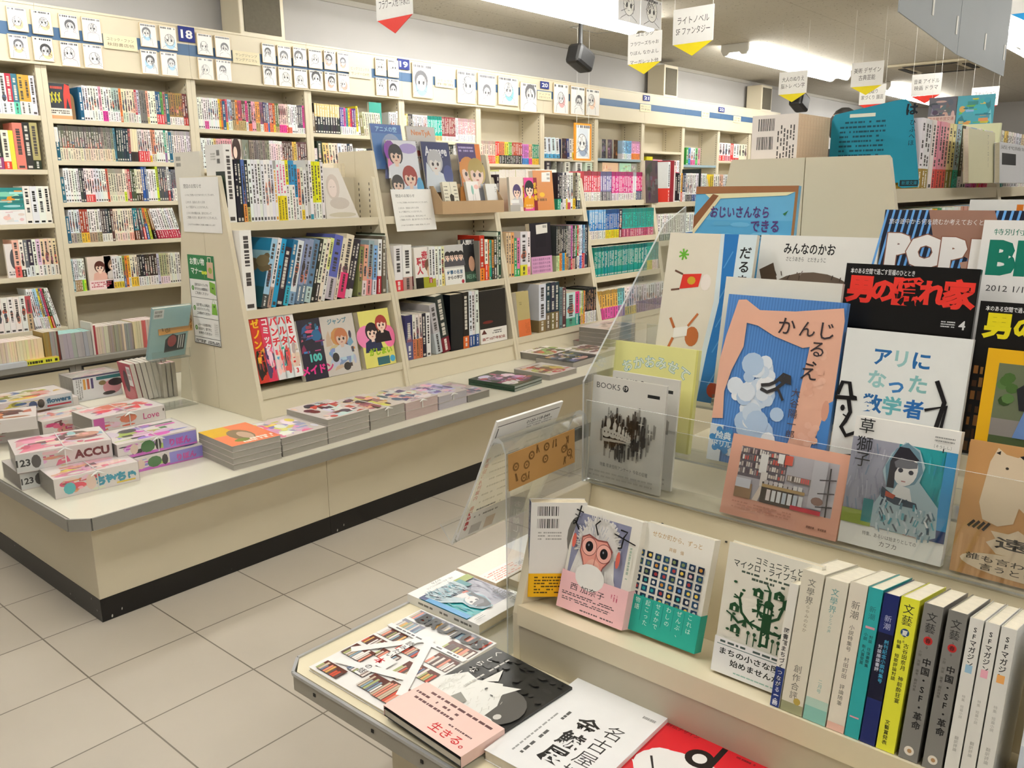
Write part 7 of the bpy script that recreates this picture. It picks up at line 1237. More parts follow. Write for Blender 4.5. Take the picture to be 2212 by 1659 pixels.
def p_tree(a):
    a.rect(0, 0, 1, 1, 0xe8e5d8); G = 0x1f4a2c; r = random.Random(16); a.text('コミュニティと', .57, .915, .06, 0x2c3a30, width=.5, bold=.01); a.text('マイクロ・ライブラリー', .5, .855, .062, 0x2c3a30, width=.84, bold=.01); a.lines(r, .18, .79, .9, .82, 1, 0x4a5a4c, .5); a.lines(r, .3, .755, .86, .785, 1, 0x4a5a4c, .6)
    a.rect(.47, .3, .57, .62, G); a.ell(.52, .62, .05, .03, G, 10); a.rect(.495, .55, .515, .59, 0xe8e5d8); a.rect(.53, .55, .55, .59, 0xe8e5d8); a.rect(.5, .32, .54, .4, 0xe8e5d8)
    for pts in ([(.5, .42), (.34, .44), (.24, .5), (.2, .6)], [(.5, .5), (.42, .55), (.4, .64)], [(.55, .42), (.68, .42), (.78, .48), (.82, .6)], [(.55, .5), (.64, .54), (.68, .64)], [(.52, .6), (.52, .72)], [(.3, .45), (.22, .42), (.14, .46)], [(.72, .43), (.84, .42), (.9, .5)]):
        a.line(pts, .03, G)
        for _ in range(9): i = r.randrange(len(pts)); u, v = pts[i]; d = r.uniform(0, 2 * PI); a.line([(u, v), (u + .07 * math.cos(d), v + .05 * math.sin(d))], .016, G)
    for u, v in ((.2, .36), (.72, .66), (.86, .36), (.16, .52), (.84, .56), (.4, .68), (.62, .7)): a.poly([(u - .055, v - .025), (u + .055, v - .025), (u + .055, v + .02), (u, v + .045), (u - .055, v + .02)], G); a.rect(u - .012, v - .02, u + .012, v + .01, 0xe8e5d8)
    for _ in range(26): u, v = r.uniform(.1, .92), r.uniform(.3, .72); a.ell(u, v, .022, .01, G, 7, r.random())
    for u in (.35, .42, .62, .68): a.line([(u, .28), (u, .36)], .012, G); a.ell(u, .37, .02, .015, G, 8)
def p_tobi(a): a.rect(0, 0, 1, 1, 0xeeeef0); r = random.Random(17); a.lines(r, .06, .86, .95, .96, 1, 0x4a5a58, .6); a.line([(.03, .82), (.97, .82)], .008, 0x5a7a78); a.text('まちの小さな図書館', .5, .64, .2, 0x1e2422, width=.86, bold=.02); a.text('始めませんか？', .5, .38, .2, 0x1e2422, width=.6, bold=.02); a.lines(r, .2, .1, .8, .16, 1, 0x9ac0b8, .6)
shelf_face((1572, 1205), (1718, 1238), (1523, 1437), 'cream book with dark green tree design and white paper band', p_tree, 0xe8e5d8, .2, .016, obi=(.27, 0xeeeef0, p_tobi), h=.21, w=.148, name='softcover_book')
# the book turned back to front beside the case end
yy = at(1150, 1305, z=.447).y; ang = math.radians(-32)
xd = Vector((.72, -.69, 0)).normalized()
def p_bkback(a): a.rect(0, 0, 1, 1, 0xeeece8); r = random.Random(18); a.code(.12, .86, .5, .96, r); a.code(.12, .73, .5, .83, r); a.lines(r, .14, .6, .56, .7, 3, 0xa8a6a2, .4); a.ell(.86, .62, .2, .24, 0x7a7872, 16); a.ell(.9, .6, .14, .18, 0xd8d4c8, 14); a.ell(.87, .6, .05, .05, 0x8a8882, 10); a.line([(.8, .42), (.7, .3)], .015, 0x9a9890)
def p_bkob(a): a.rect(0, 0, 1, 1, 0xf0b818); a.lines(random.Random(19), .1, .12, .95, .9, 6, 0x5a4410, .45)
def p_bksp(a):
    a.rect(0, 0, 1, 1, 0x2a3a78); r = random.Random(20)
    for _ in range(14): v = r.uniform(.26, .98); a.rect(0, v, 1, v + .03, r.choice((0x1f5a78, 0x4a3a88, 0x2a3468)))
    for i, ch in enumerate('お引越し'): a.text(ch, .5, .92 - .09 * i, .075, 0xe4e8f0, bold=.01)
    a.lines(r, .25, .3, .75, .55, 1, 0xb8b8d8, .6, True); a.rect(0, 0, 1, .25, 0xc8c030); a.lines(r, .2, .04, .8, .22, 1, 0x5a5a30, .6, True)
v = Vector((.14, .0, 1)).normalized(); M = frame((1.105, yy + .012, srf(1.105) + .012), xd, v.cross(xd), v)
face_book('softcover_book', 'purple blue spined book turned back cover out beside the case\u2019s end panel', 'book', None, M, .105, .182, .028, p_bkback, 0xeeece8, spine='l', obi=(.25, 0xf0b818, p_bkob), spaint=p_bksp)
# spines
TA = .2419
def run(px0, px1, h, base, paint, label, name='literary_magazine', top=0xf0e8d4, cat='magazine', group=None, d=.15, lean=TA, gl=True):
    ya, yb = (at(p, 1519 + .46 * (p - 1668), z=.45).y for p in (px0, px1)); X0 = 1.082
    M = frame((X0, ya, srf(X0) + .0008), RYm, (math.cos(lean), 0, -math.sin(lean)), (math.sin(lean), 0, math.cos(lean)))
    return spine_book(name, label, cat, group, M, abs(ya - yb) - .0008, d, h, base, 'p', page=top, paint=paint, parts=True, gloss=gl)
def cols(items):
    """Spine lettering: (text, u, v top, size in spine widths, ink, bold)."""
    def f(a):
        for it in items:
            if it[0] == 'rect': a.rect(*it[1:]); continue
            if it[0] == 'dot': a.circ(it[1], it[2], it[3], it[4]); continue
            tx, u, v, s, ink, bo = it; a.text(tx, u, v, s * a.w / a.h, ink, vert=True, bold=bo)
    return f
run(1668, 1687, .185, 0xe9e6dc, cols([('rect', 0, 0, 1, .32, 0x24387a), ('図書館まちづくり読本', .5, .64, .62, 0x2a2a2a, .02), ('つながる', .5, .3, .6, 0xdde0ea, .01), ('実務', .5, .1, .6, 0xe8e8f0, .03)]), 'thin white spined book with blue foot beside the tree cover book', 'softcover_book', cat='book', d=.13)
run(1689, 1734, .21, 0xded8c6, cols([('文學界', .5, .95, .38, 0x6a685e, 0), ('くらやみのなか', .5, .8, .2, 0x8a8068, 0), ('創作合評', .5, .34, .38, 0x6a685e, 0), ('rect', 0, 0, 1, .07, 0x9a9a78), ('dot', .7, .09, .16, 0xb09a4a)]), 'cream journal with pale grass at its spine foot, thick', d=.15)
run(1736, 1783, .208, 0xdfdac9, cols([('文學界', .5, .94, .36, 0x5a9a98, 0), ('ひとつの声', .5, .76, .16, 0x6aa09a, 0), ('二月号', .5, .3, .2, 0x6aa8a0, 0), ('rect', 0, 0, 1, .1, 0x8ac0b4), ('rect', 0, .1, 1, .16, 0xb4d0c2)]), 'cream journal with mint foot and mint title')
run(1785, 1822, .212, 0xe4dccc, cols([('新潮', .5, .88, .52, 0x6a665c, 0), ('小説特集号　村田町田　評論随筆', .5, .72, .3, 0x4a4740, 0), ('rect', 0, 0, 1, .05, 0xe4b8a8)]), 'cream journal with grey brush title and pink tinted foot')
run(1823, 1853, .212, 0x2fa3a6, cols([('新潮', .5, .88, .5, 0x2a6a6c, 0), ('rect', .2, .73, .85, .745, 0xd89aa8), ('小説　新人賞受賞', .32, .7, .28, 0x1f4a4c, .01), ('対談　往復書簡集', .7, .69, .28, 0x1f4a4c, .01), ('rect', .15, .13, .8, .14, 0xd89aa8)]), 'turquoise spined journal with dark brush title')
run(1855, 1887, .21, 0x1e2a66, cols([('新潮', .5, .86, .5, 0xb8bcd8, 0), ('rect', 0, .3, 1, .74, 0x14162e), ('創刊記念小説特集号', .64, .7, .32, 0x4ab0d8, .01), ('対談座談書評', .3, .66, .3, 0xd8dcec, .01)]), 'navy spined journal with white and blue lettering')
run(1889, 1928, .212, 0xe4e43c, cols([('文藝', .5, .96, .62, 0x1e2a2a, .0), ('2018', .5, .80, .2, 0x2a3a3a, 0), ('dot', .5, .775, .24, 0x1f4a7a), ('夏', .5, .79, .34, 0xf0f0e8, .02), ('古谷田奈月　神前酔狂宴', .68, .71, .3, 0x2a3020, .01), ('特集　短歌評論対談', .28, .72, .25, 0x2a3020, .01), ('文藝賞発表', .4, .2, .28, 0x2a3020, .01)]), 'bright yellow spined journal with dark lettering')
for px, px1, lb in ((1936, 1977, 'grey spined journal with red dot and black capitals, next to the yellow one'), (1986, 2027, 'grey spined journal with red dot, twin beside the white series')):
    run(px, px1, .212, 0x7e7c78, cols([('文藝', .5, .95, .58, 0x1a1a1c, 0), ('2020', .5, .81, .2, 0x2a2a2c, 0), ('dot', .5, .77, .24, 0xb82a28), ('春', .5, .785, .3, 0x3a1a1a, .02), ('中国・SF・革命', .62, .66, .48, 0x18181a, .02), ('小説　対談　論考　翻訳特集', .22, .7, .17, 0x4a4440, 0), ('dot', .5, .06, .26, 0xe8e0d4), ('dot', .52, .06, .12, 0xb08a60)]), lb)
for px, px1, c, lb in ((2031, 2061, 0x9ac0d8, 'white spined magazine with pale blue mark'), (2063, 2094, 0xf0b0c0, 'white spined magazine with pink mark'), (2096, 2130, 0xe8a860, 'white spined magazine with orange mark')):
    run(px, px1, .21, 0xe2e0da, cols([('SFマガジン', .5, .95, .52, 0x2c2c2c, .02), ('rect', .25, .66, .75, .71, c), ('特集　短篇小説', .5, .52, .26, 0xa8a6a0, 0), ('翻訳評論', .5, .26, .3, 0xa09e98, 0)]), lb + ' near the display\u2019s cut edge', d=.155)
run(2176, 2230, .24, 0xe4e8ee, cols([('rect', 0, 0, .4, .3, 0xc8d0dc), ('日本語の', .5, .9, .3, 0x5a6a9a, 0), ('作文技術', .5, .5, .3, 0x5a6a9a, 0)]), 'pale blue white spined book beyond the dark gap', 'softcover_book', cat='book')
b_ = at(2150, 1735, z=.44)

# ------------------------------------------------------------------ flat books on the end table (read from the aisle: right = -Y, up = +X)
def tflat(name, label, cat, bl, w, h, t, paint, base, z=CZ, rot=0.0, tl=None, edge=0xe4dccb, obi=None, glossy=True, flip=False, spaint=None, spine='r'):
    A_ = at(*bl, z=z + t); up = Vector((1, 0, 0)); rt = Vector((0, -1, 0))
    if flip: up, rt = Vector((0, -1, 0)), Vector((-1, 0, 0))
    Rm = Matrix.Rotation(rot, 3, 'Z'); up, rt = Rm @ up, Rm @ rt
    M = frame((A_.x, A_.y, z + t + .0005), rt, (0, 0, -1), up)
    return face_book(name, label, cat, None, M, w, h, t, paint, base, gloss=glossy, obi=obi, page=edge, spaint=spaint, spine=spine)
def p_shelvesmag(a):
    a.rect(0, 0, 1, 1, 0xf3f1ee); r = random.Random(21)
    def cell(u0, v0, u1, v1, n, warm=True):
        a.rect(u0, v0, u1, v1, 0x5a2a20 if warm else 0x8a8a98); d = (u1 - u0) / n
        for i in range(n): a.rect(u0 + i * d, v0, u0 + i * d + d * r.uniform(.6, .95), v0 + (v1 - v0) * r.uniform(.6, .98), r.choice((0xe4dcd4, 0xc8503a, 0xd8a860, 0x8aa8b8, 0x5a4a48, 0xf0ece8, 0xa8b078, 0xe0907a, 0x6a7a98, 0xd8d0c8, 0xc8b8a0)))
    for u0, v0, u1, v1, n, wm in ((.02, .86, .98, .985, 26, 0), (.02, .72, .3, .83, 9, 0), (.66, .7, .98, .83, 8, 1), (.02, .56, .3, .67, 9, 1), (.02, .42, .26, .53, 8, 1), (.72, .52, .98, .66, 9, 1), (.36, .5, .6, .6, 8, 1), (.28, .36, .52, .46, 8, 1), (.74, .36, .98, .48, 8, 1), (.62, .26, .76, .46, 5, 1), (.03, .24, .3, .38, 9, 1), (.28, .14, .5, .24, 8, 1), (.06, .02, .34, .12, 9, 1), (.54, .06, .74, .22, 7, 1), (.74, .05, .97, .24, 8, 1)): cell(u0, v0, u1, v1, n, wm)
    for p, q in (((.5, .74), (.08, .3)), ((.5, .74), (.95, .16)), ((.12, .16), (.84, .32))): a.line([p, q], .085, 0xf6f4f2)
    a.line([(.0, .69), (1, .69)], .06, 0xf6f4f2); a.line([(.38, .34), (.56, .34)], .16, 0xf6f4f2); a.line([(.42, .7), (.42, .14)], .07, 0xf6f4f2)
    a.text('BRUTUS', .55, .9, .16, 0x151414, bold=.045, width=.84); a.lines(r, .1, .68, .92, .7, 1, 0x6a6a6a, .7)
    for ch, v, c in (('読', .6, 0x3a3a3a), ('み', .54, 0x3a3a3a), ('た', .48, 0x3a3a3a), ('い', .42, 0x3a3a3a), ('本', .33, 0xc82830), ('の', .24, 0x3a3a3a), ('話', .18, 0x3a3a3a)): a.text(ch, .42, v, .055 if ch != '本' else .075, c, bold=.01)
tflat('magazine', 'white magazine of bookshelf pictures with black capitals, flat at the table corner', 'magazine', (667, 1441), .212, .285, .007, p_shelvesmag, 0xf3f1ee)
def p_cat(a):
    a.rect(0, 0, 1, 1, 0x2c2c2b); r = random.Random(22)
    for _ in range(120): u, v = r.random() * .94 + .03, r.random() * .94 + .03; a.ell(u, v, r.uniform(.02, .06), r.uniform(.01, .03), r.choice((0x302f2e, 0x272726, 0x343332, 0x2a2a28)), 7)
    W_ = 0xf0efe9; a.ell(.7, .5, .28, .2, 0x605e5a, 20); a.poly([(0, .28), (.02, .5), (.14, .64), (.3, .62), (.42, .66), (.52, .7), (.62, .62), (.72, .5), (.74, .34), (.7, .22), (.4, .2)], W_); a.poly([(.34, .62), (.36, .82), (.46, .7)], W_); a.poly([(.54, .68), (.7, .74), (.62, .58)], W_); a.ell(.5, .56, .15, .12, W_, 16); a.ell(.78, .3, .14, .08, W_, 14); a.ell(.62, .3, .1, .09, W_, 12); a.ell(.83, .42, .035, .03, 0xd8d6d0, 10)
    for _ in range(70): u, v = r.uniform(.05, .72), r.uniform(.24, .62); a.line([(u, v), (u + r.uniform(-.02, .04), v - .03)], .005, r.choice((0xdcdad2, 0xc8c6be, 0xe4e2da)))
    a.ell(.47, .58, .012, .014, 0x3a3a38, 8); a.ell(.58, .55, .02, .006, 0x5a5854, 8); a.poly([(.3, .3), (.34, .44), (.48, .4), (.44, .26)], 0x8a8880)
    for i, ch in enumerate('くしらないまち'): a.text(ch, .13 + .03 * (i % 2), .93 - .085 * i, .07, 0xe8e6e0, bold=.0)
    a.lines(r, .27, .5, .31, .93, 1, 0xc8c6c0, .5, True)
def p_catob(a): a.rect(0, 0, 1, 1, 0xf3d0c6); r = random.Random(23); a.lines(r, .05, .8, .95, .88, 1, 0x6a4a4a, .7); a.lines(r, .04, .66, .6, .74, 1, 0x6a4a4a, .7); a.lines(r, .05, .52, .6, .6, 1, 0x6a4a4a, .7); a.text('生きる。', .72, .22, .24, 0xc8282c, bold=.01, width=.42); a.lines(r, .6, .4, .9, .46, 1, 0x6a4a4a, .6)
tflat('picture_book', 'charcoal picture book with a white cat and pink paper band, overlapping the bookshelf magazine', 'book', (829, 1530), .19, .262, .014, p_cat, 0x2c2c2b, z=CZ + .0085, rot=-.06, obi=(.36, 0xf3d0c6, p_catob))
def p_gold(a):
    a.rect(0, 0, 1, 1, 0xf3f3f3)
    for i, ch in enumerate('名古屋城'): a.text(ch, .74, .6 - .15 * i, .14, 0x262626, bold=-.005)
    for i, ch in enumerate('金鯱展'): a.text(ch, .5, .56 - .17 * i, .16, 0x222222, bold=.02)
    a.lines(random.Random(24), .24, .1, .29, .62, 1, 0x5a5a5a, .6, True); a.lines(random.Random(25), .17, .1, .2, .6, 1, 0xa0a0a0, .6, True); a.lines(random.Random(26), .82, .84, .95, .88, 1, 0x9a9a9a, .6); a.lines(random.Random(27), .35, .95, .65, .97, 1, 0xb8b8b8, .6)
tflat('exhibition_catalogue', 'white catalogue with black brush characters, flat beside the cat book', 'book', (1046, 1620), .182, .262, .018, p_gold, 0xf3f3f3, rot=.02)
def p_red(a):
    a.rect(0, 0, 1, 1, 0xd4202c); a.ell(.5, .55, .4, .2, 0xf0eeec, 20); a.ell(.3, .62, .16, .1, 0xf0eeec, 14); a.ell(.62, .66, .16, .09, 0xf0eeec, 14); a.poly([(.1, .5), (.3, .35), (.7, .3), (.92, .5)], 0xf0eeec); a.ell(.52, .76, .12, .085, 0x161414, 20); a.ell(.52, .76, .06, .045, 0xf0eeec, 16); a.rect(.6, .68, .65, .94, 0x161414)
    for pts in ([(.2, .6), (.3, .5), (.42, .56)], [(.4, .4), (.5, .46), (.66, .42)], [(.7, .6), (.8, .52)]): a.line(pts, .02, 0x2a2424)
    a.text('評伝デザイン', .24, .93, .04, 0x3a1416, width=.3); a.lines(random.Random(28), .74, .9, .9, .93, 1, 0x7a1a20, .6)
A_ = at(1447, 1552, z=CZ + .01); t_ = Vector((A_.x, A_.y, CZ))
M = frame((A_.x - .255, A_.y + .012, CZ + .0105), (0, -1, 0), (0, 0, -1), (1, 0, 0))
face_book('magazine', 'red magazine with black letter and white cloud drawing, flat at the lower border', 'magazine', None, M, .19, .257, .01, p_red, 0xd4202c)
def p_hood_far(a): p_hood(a)
tflat('softcover_book', 'teal painting journal lying flat near the case\u2019s end panel', 'book', (1105, 1272), .148, .21, .02, p_hood, 0xf2f0ec, rot=.0, flip=True, edge=0xe4d8bc) if False else None
A_ = at(880, 1283, z=CZ + .02); B_ = at(1022, 1335, z=CZ + .02)
M = frame((A_.x + .148, A_.y, CZ + .0205), (-1, 0, 0), (0, 0, -1), (0, -1, 0))
face_book('softcover_book', 'teal painting journal lying flat near the case\u2019s end panel', 'book', None, M, .148, .21, .02, p_hood, 0xf2f0ec, page=0xe4d8bc, spaint=lambda a: (a.rect(0, 0, 1, 1, 0xeeece8), a.lines(random.Random(3), .3, .15, .7, .9, 1, 0x7a7874, .6, True)))
def p_crm(a): a.rect(0, 0, 1, 1, 0xf2e2d2); a.rect(0, .55, 1, 1, 0xf6ece2); r = random.Random(29); a.lines(r, .1, .62, .95, .95, 5, 0xe0705a, .4); a.ell(.22, .75, .16, .14, 0xf4f0ec, 14); a.lines(r, .12, .7, .34, .82, 3, 0x5a5654, .5)
def p_crm2(a): a.rect(0, 0, 1, 1, 0xdccfb4); a.rect(.0, .3, 1, .62, 0xeee8b8); a.rect(.3, .42, .6, .5, 0x8a8a68); a.lines(random.Random(30), .1, .08, .8, .24, 2, 0x3a3632, .7)
P1 = at(990, 1227, z=CZ + .02); M = frame((P1.x + .16, P1.y + .004, CZ + .0185), (-1, 0, 0), (0, 0, -1), (0, -1, 0))
face_book('softcover_book', 'cream book with handwritten red notes on a card, flat behind the teal journal', 'book', None, M, .16, .12, .018, p_crm, 0xf2e2d2, page=0xe8dcc4)
M = frame((P1.x + .18, P1.y - .118, CZ + .0165), (-1, 0, 0), (0, 0, -1), (0, -1, 0))
face_book('softcover_book', 'tan book with pale yellow band, flat against the case\u2019s end panel', 'book', None, M, .14, .1, .016, p_crm2, 0xdccfb4, page=0xe8dcc4)
P1 = at(1068, 1192, z=CZ + .012); M = frame((P1.x + .20, P1.y + .006, CZ + .0125), (-1, 0, 0), (0, 0, -1), (0, -1, 0))
face_book('magazine', 'plain white magazine lying flat at the far end of the table', 'magazine', None, M, .2, .15, .012, lambda a: a.rect(0, 0, 1, 1, 0xf2f1ee), 0xf2f1ee)

# leaflet holder: acrylic easel behind the case's end, leaflets facing the other way
xa, xb = 1.078, 1.33
foot = .945; zt = at(1160, 925, y=foot).z
tray_bl = at(985, 1170, x=1.085)
t = thing('leaflet_holder', 'clear leaflet holder standing behind the end panel of the stepped case', 'display stand', (xa, foot, CZ)); w = xb - xa; H_ = zt - CZ
b = MB(); b.box((0, 0, .0005), (w, .003, H_ - .03), 0, 0, {'-x': (0, 1), '+x': (0, 1)}); b.build('upright_plate', [ACR, ACRE], t)
b = MB(); b.prism([(0, H_ - .0299), (.003, H_ - .0299), (.012, H_ - .012), (.028, H_ - .012), (.036, H_ - .02), (.039, H_ - .018), (.03, H_ - .006), (.02, H_ - .002), (.008, H_ - .008)], 'x', 0, w, 0, 0, 1); b.build('bend', [ACR, ACRE], t)
dz = tray_bl.z - CZ; dy = tray_bl.y - foot
b = MB(); b.prism([(.0365, H_ - .021), (.039, H_ - .019), (dy + .006, dz), (dy + .002, dz - .003)], 'x', 0, w, 0, 0, 1); b.build('tray', [ACR, ACRE], t)
b = MB(); b.prism([(dy + .0025, dz - .0035), (dy + .0065, dz - .0005), (dy + .034, dz + .03), (dy + .037, dz + .028), (dy + .005, dz - .006)], 'x', 0, w, 0, 0, 1); b.build('lip', [ACR, ACRE], t)
b = MB(); b.box((0, .0032, .0005), (w, .2, .0035)); b.build('foot_plate', [ACR, ACRE], t)
TLp = at(1075, 912, x=1.085); Cq = tray_bl + Vector((0, -.004, .003)); v = (TLp - Cq).normalized(); hh = (TLp - Cq).length; ww = at(1217, 867, y=TLp.y).x - TLp.x
def p_leaf(a):
    a.rect(0, 0, 1, 1, 0xf0eeea); r = random.Random(31); a.line([(.03, .955), (.97, .955)], .008, 0x2a2a2a); a.text('0120-118-849', .66, .915, .035, 0x3a3a3a, width=.36, bold=.01); a.lines(r, .5, .86, .9, .9, 2, 0xb0aeaa, .4); a.line([(.05, .94), (.05, .8)], .012, 0x3a3a3a)
    a.rect(.03, .1, .09, .72, 0xf6f4f0); a.text('販売促進新刊案内　書評特集号', .06, .7, .042, 0xb82a34, vert=True, bold=.03)
    for i in range(9): a.lines(r, .14, .68 - i * .065, .5, .71 - i * .065, 1, 0x9a9894, .5)
    a.rect(.14, .02, .3, .1, 0xc8c4c0); a.rect(.36, .02, .5, .12, 0xd8c8b8); a.rect(.55, .3, .95, .8, 0xe6e4e0); a.lines(r, .58, .35, .92, .76, 9, 0xb8b6b2, .4)
for i in range(2):
    M = frame(Cq + Vector((.002 * i, .004 * i, 0)), (1, 0, 0), v.cross(Vector((1, 0, 0))), v)
    b = MB(); b.box((0, 0, 0), (ww, .0022, hh), 0xf0eeea); p_leaf(Art(b, (0, 0, 0), (1, 0, 0), (0, 0, 1), (0, -1, 0), ww, hh)) if i == 0 else None
    tag(b.build('leaflet', PRINT, None, M), ['white printed leaflet with red column, outermost in the clear holder', 'white leaflet behind the red columned one in the clear holder'][i], 'leaflet')
q0 = at(1101, 1065, y=foot - .004); strip_card('brown card printed with little drawings, on the clear leaflet holder', q0.x + .001, foot - .0016, q0.z + .002, .2, .07, -.02)

# ------------------------------------------------------------------ header boards: numbers, name strips, ink drawing cards
HY = WY - .0225
def hquad(x0, y0, x1, y1): return at(x0, y0, y=HY), at(x1, y1, y=HY)
def plate(name, label, cat, group, px0, py0, px1, py1, col, paint=None, th=.004, y=HY, m=PRINT):
    A_, B_ = at(px0, py0, y=y), at(px1, py1, y=y); w, h = B_.x - A_.x, A_.z - B_.z; b = MB(); b.box((0, 0, 0), (w, th, h), col)
    a = Art(b, (0, 0, 0), (1, 0, 0), (0, 0, 1), (0, -1, 0), w, h)
    if paint: paint(a)
    return tag(b.build(name, m, None, Matrix.Translation((A_.x, y, B_.z))), label, cat, group)
for n, px, py, s in (('18', 403, 74, 19), ('19', 872, 139, 13), ('20', 1177, 184, 9), ('21', 1397, 212, 7), ('22', 1559, 237, 6)):
    plate('number_plate', f'blue plate numbered {n} on the bookcase header', 'sign', 'header numbers', px - s, py - s, px + s, py + s, 0x22307c, lambda a, n=n: a.text(n, .5, .5, .75, 0xf4f4f4, bold=.03, width=.72), y=HY if px < 1290 else WY - .02)
NAMES = (((222, 72, 298, 112), ('コミック・ファン', '秋田書店他'), 'shelf name strip beside the second drawing block'), ((502, 108, 562, 142), ('ヤングジャンプ', 'ヤングアニマル'), 'shelf name strip after the plate numbered 18'), ((753, 137, 803, 172), ('ビッグコミックス', 'サンデーGX他'), 'shelf name strip before the plate numbered 19'), ((940, 165, 982, 192), ('コミックス', '作家別'), 'shelf name strip after the blue sketch'), ((1161, 196, 1191, 218), ('ティアラ', '少女コミック'), 'shelf name strip under the plate numbered 20'), ((1383, 224, 1406, 243), ('歴史コミック', '作家別'), 'shelf name strip under the plate numbered 21'), ((1516, 239, 1532, 257), ('学習', 'まんが'), 'shelf name strip before the plate numbered 22'), ((1585, 250, 1600, 266), ('児童', '絵本'), 'shelf name strip after the plate numbered 22'))
for (x0, y0, x1, y1), ls, lb in NAMES: plate('name_strip', 'cream ' + lb, 'sign', 'header name strips', x0, y0, x1, y1, 0xe9dfbe, lambda a, ls=ls: [a.text(l, .5, .68 - .36 * i, .26, 0x6a5a44, width=.8) for i, l in enumerate(ls)], y=HY if x0 < 1290 else WY - .018)
k = 0
def card(px0, py0, px1, py1, tint=None, lb=''):
    global k; k += 1; r = random.Random(200 + k); bg = r.choice((0xf2f1ee, 0xebebea, 0xefece6))
    plate('drawing_card', f'framed ink drawing card, {ordinal(k)} along the header counted in columns{lb}', 'drawing', 'ink drawings along the header', px0, py0, px1, py1, 0xd9c29a, lambda a: (a.rect(.03, .025, .97, .975, bg), a.sketch(r, tint, bg)), th=.006, y=HY - .003, m=GLOSS)
for x0, y0, x1, y1, t_ in ((12, 12, 116, 130, 0xf0d0a0), (125, 28, 222, 146, 0xe8d8d8), (300, 48, 384, 162, 0xa8d0e8), (424, 70, 500, 174, None), (565, 92, 630, 186, None), (632, 100, 697, 192, None), (699, 108, 755, 198, 0xf0b0a0), (810, 124, 862, 208, None)):
    mx, my = (x0 + x1) / 2, (y0 + y1) / 2; d = (x1 - x0) * .03
    for i, (a_, b_) in enumerate(((x0, mx - 1), (mx + 1, x1))):
        o_ = .14 * (a_ - x0); card(a_, y0 + o_, b_, my - 1 + o_, t_); card(a_ + d, my + 1 + o_ * .8, b_ + d, y1 + o_ * .6, t_)
for x0, y0, x1, y1, t_ in ((890, 134, 936, 214, 0x9ac0e0), (987, 150, 1028, 226, None), (1032, 157, 1071, 230, None), (1076, 163, 1120, 230, 0x7ad0e4), (1124, 176, 1160, 244, None), (1196, 178, 1228, 248, 0xe0a8a8), (1233, 184, 1263, 250, None), (1266, 190, 1295, 252, 0xf0d0b8)): card(x0, y0, x1, y1, t_)
# orange framed picture hung on two strings, wall speakers, ceiling speakers
t = thing('hanging_picture', 'orange framed drawing hung on strings before the sixth wall bay', 'picture', at(1241, 346, y=4.4)); w = at(1277, 300, y=4.4).x - at(1241, 300, y=4.4).x; h = at(1260, 266, y=4.4).z - at(1260, 346, y=4.4).z
b = MB(); b.box((0, 0, 0), (w, .012, h), 0xe8962c); a = Art(b, (0, 0, 0), (1, 0, 0), (0, 0, 1), (0, -1, 0), w, h); a.rect(.1, .05, .9, .95, 0xf0eee8); a.rect(.2, .1, .8, .86, 0xd4dce4); a.sketch(random.Random(5), 0x9aa8c0); b.build('frame', PRINT, t)
for u in (.15, .85): b = MB(); b.tube((w * u, .006, h), (w * u, .006, ZC - t.matrix_basis.translation.z), .0015, 5); b.build('string', STR, t)
GRL = mat('speaker_grille', 0x5c5648, .8, .2, 60)
for x0, z0, x1, z1, lb in ((3.04, 2.117, 3.36, 2.46, 'large boxed wall speaker with brown grille above the plate numbered 18'), (7.97, 2.117, 8.25, 2.44, 'boxed wall speaker above the plate numbered 21'), (10.3, 2.117, 10.6, 2.43, 'boxed wall speaker farthest along the wall')):
    t = thing('wall_speaker', lb, 'speaker', (x0, 4.76, z0), group='boxed wall speakers'); w, h = x1 - x0, z1 - z0
    b = MB(); b.box((0, 0, 0), (w, .2, h)); b.build('cabinet', CREAM, t, bevel=.006)
    b = MB(); b.box((.03, -.006, .03), (w - .03, -.0005, h - .03)); b.build('grille', GRL, t)
for px, py, y, s, lb in ((1254, 126, 4.2, .2, 'black loudspeaker on a ceiling bracket near the plate numbered 20'), (1727, 219, 4.4, .24, 'black loudspeaker hanging beyond the yellow pointed sign')):
    p = at(px, py, y=y); t = thing('ceiling_speaker', lb, 'speaker', p, group='black ceiling speakers')
    b = MB(); b.box((-s * .55, -s * .35, -s * .4), (s * .55, s * .35, s * .4)); b.build('cabinet', BLACK, t, Matrix.Rotation(.35, 4, 'Y'), bevel=.03)
    b = MB(); b.tube((0, 0, s * .3), (0, 0, ZC - p.z), .016, 8); b.build('bracket', BLACK, t)

# ------------------------------------------------------------------ hanging aisle signs
def sign(tl, lines, point, label, zt=2.12, w=.238, h=.175):
    A_ = at(*tl, z=zt); t = thing('hanging_sign', label, 'sign', M=frame((A_.x, A_.y, zt - h), RYm, (1, 0, 0), (0, 0, 1)), group='hanging aisle signs')
    b = MB(); b.box((0, 0, 0), (w, .003, h), 0xf0efec); a = Art(b, (0, 0, 0), (1, 0, 0), (0, 0, 1), (0, -1, 0), w, h)
    for i, l in enumerate(lines): a.text(l, .5, .5 + (len(lines) - 1) * .5 * .3 - i * .3, .24 if len(lines) < 3 else .15, 0x2c2a2a, width=min(.84, .13 * len(l)))
    b.build('board', PRINT, t)
    b = MB(); b.prism([(.004, -.0005), (w - .004, -.0005), (w * .5, -.065)], 'y', 0, .003, point); b.build('point', PRINT, t)
    for u in (.03, .97): b = MB(); b.tube((w * u, .0015, h), (w * u, .0015, ZC - zt + h), .001, 5); b.build('string', STR, t)
YE, RE = 0xf0dc20, 0xe0382c
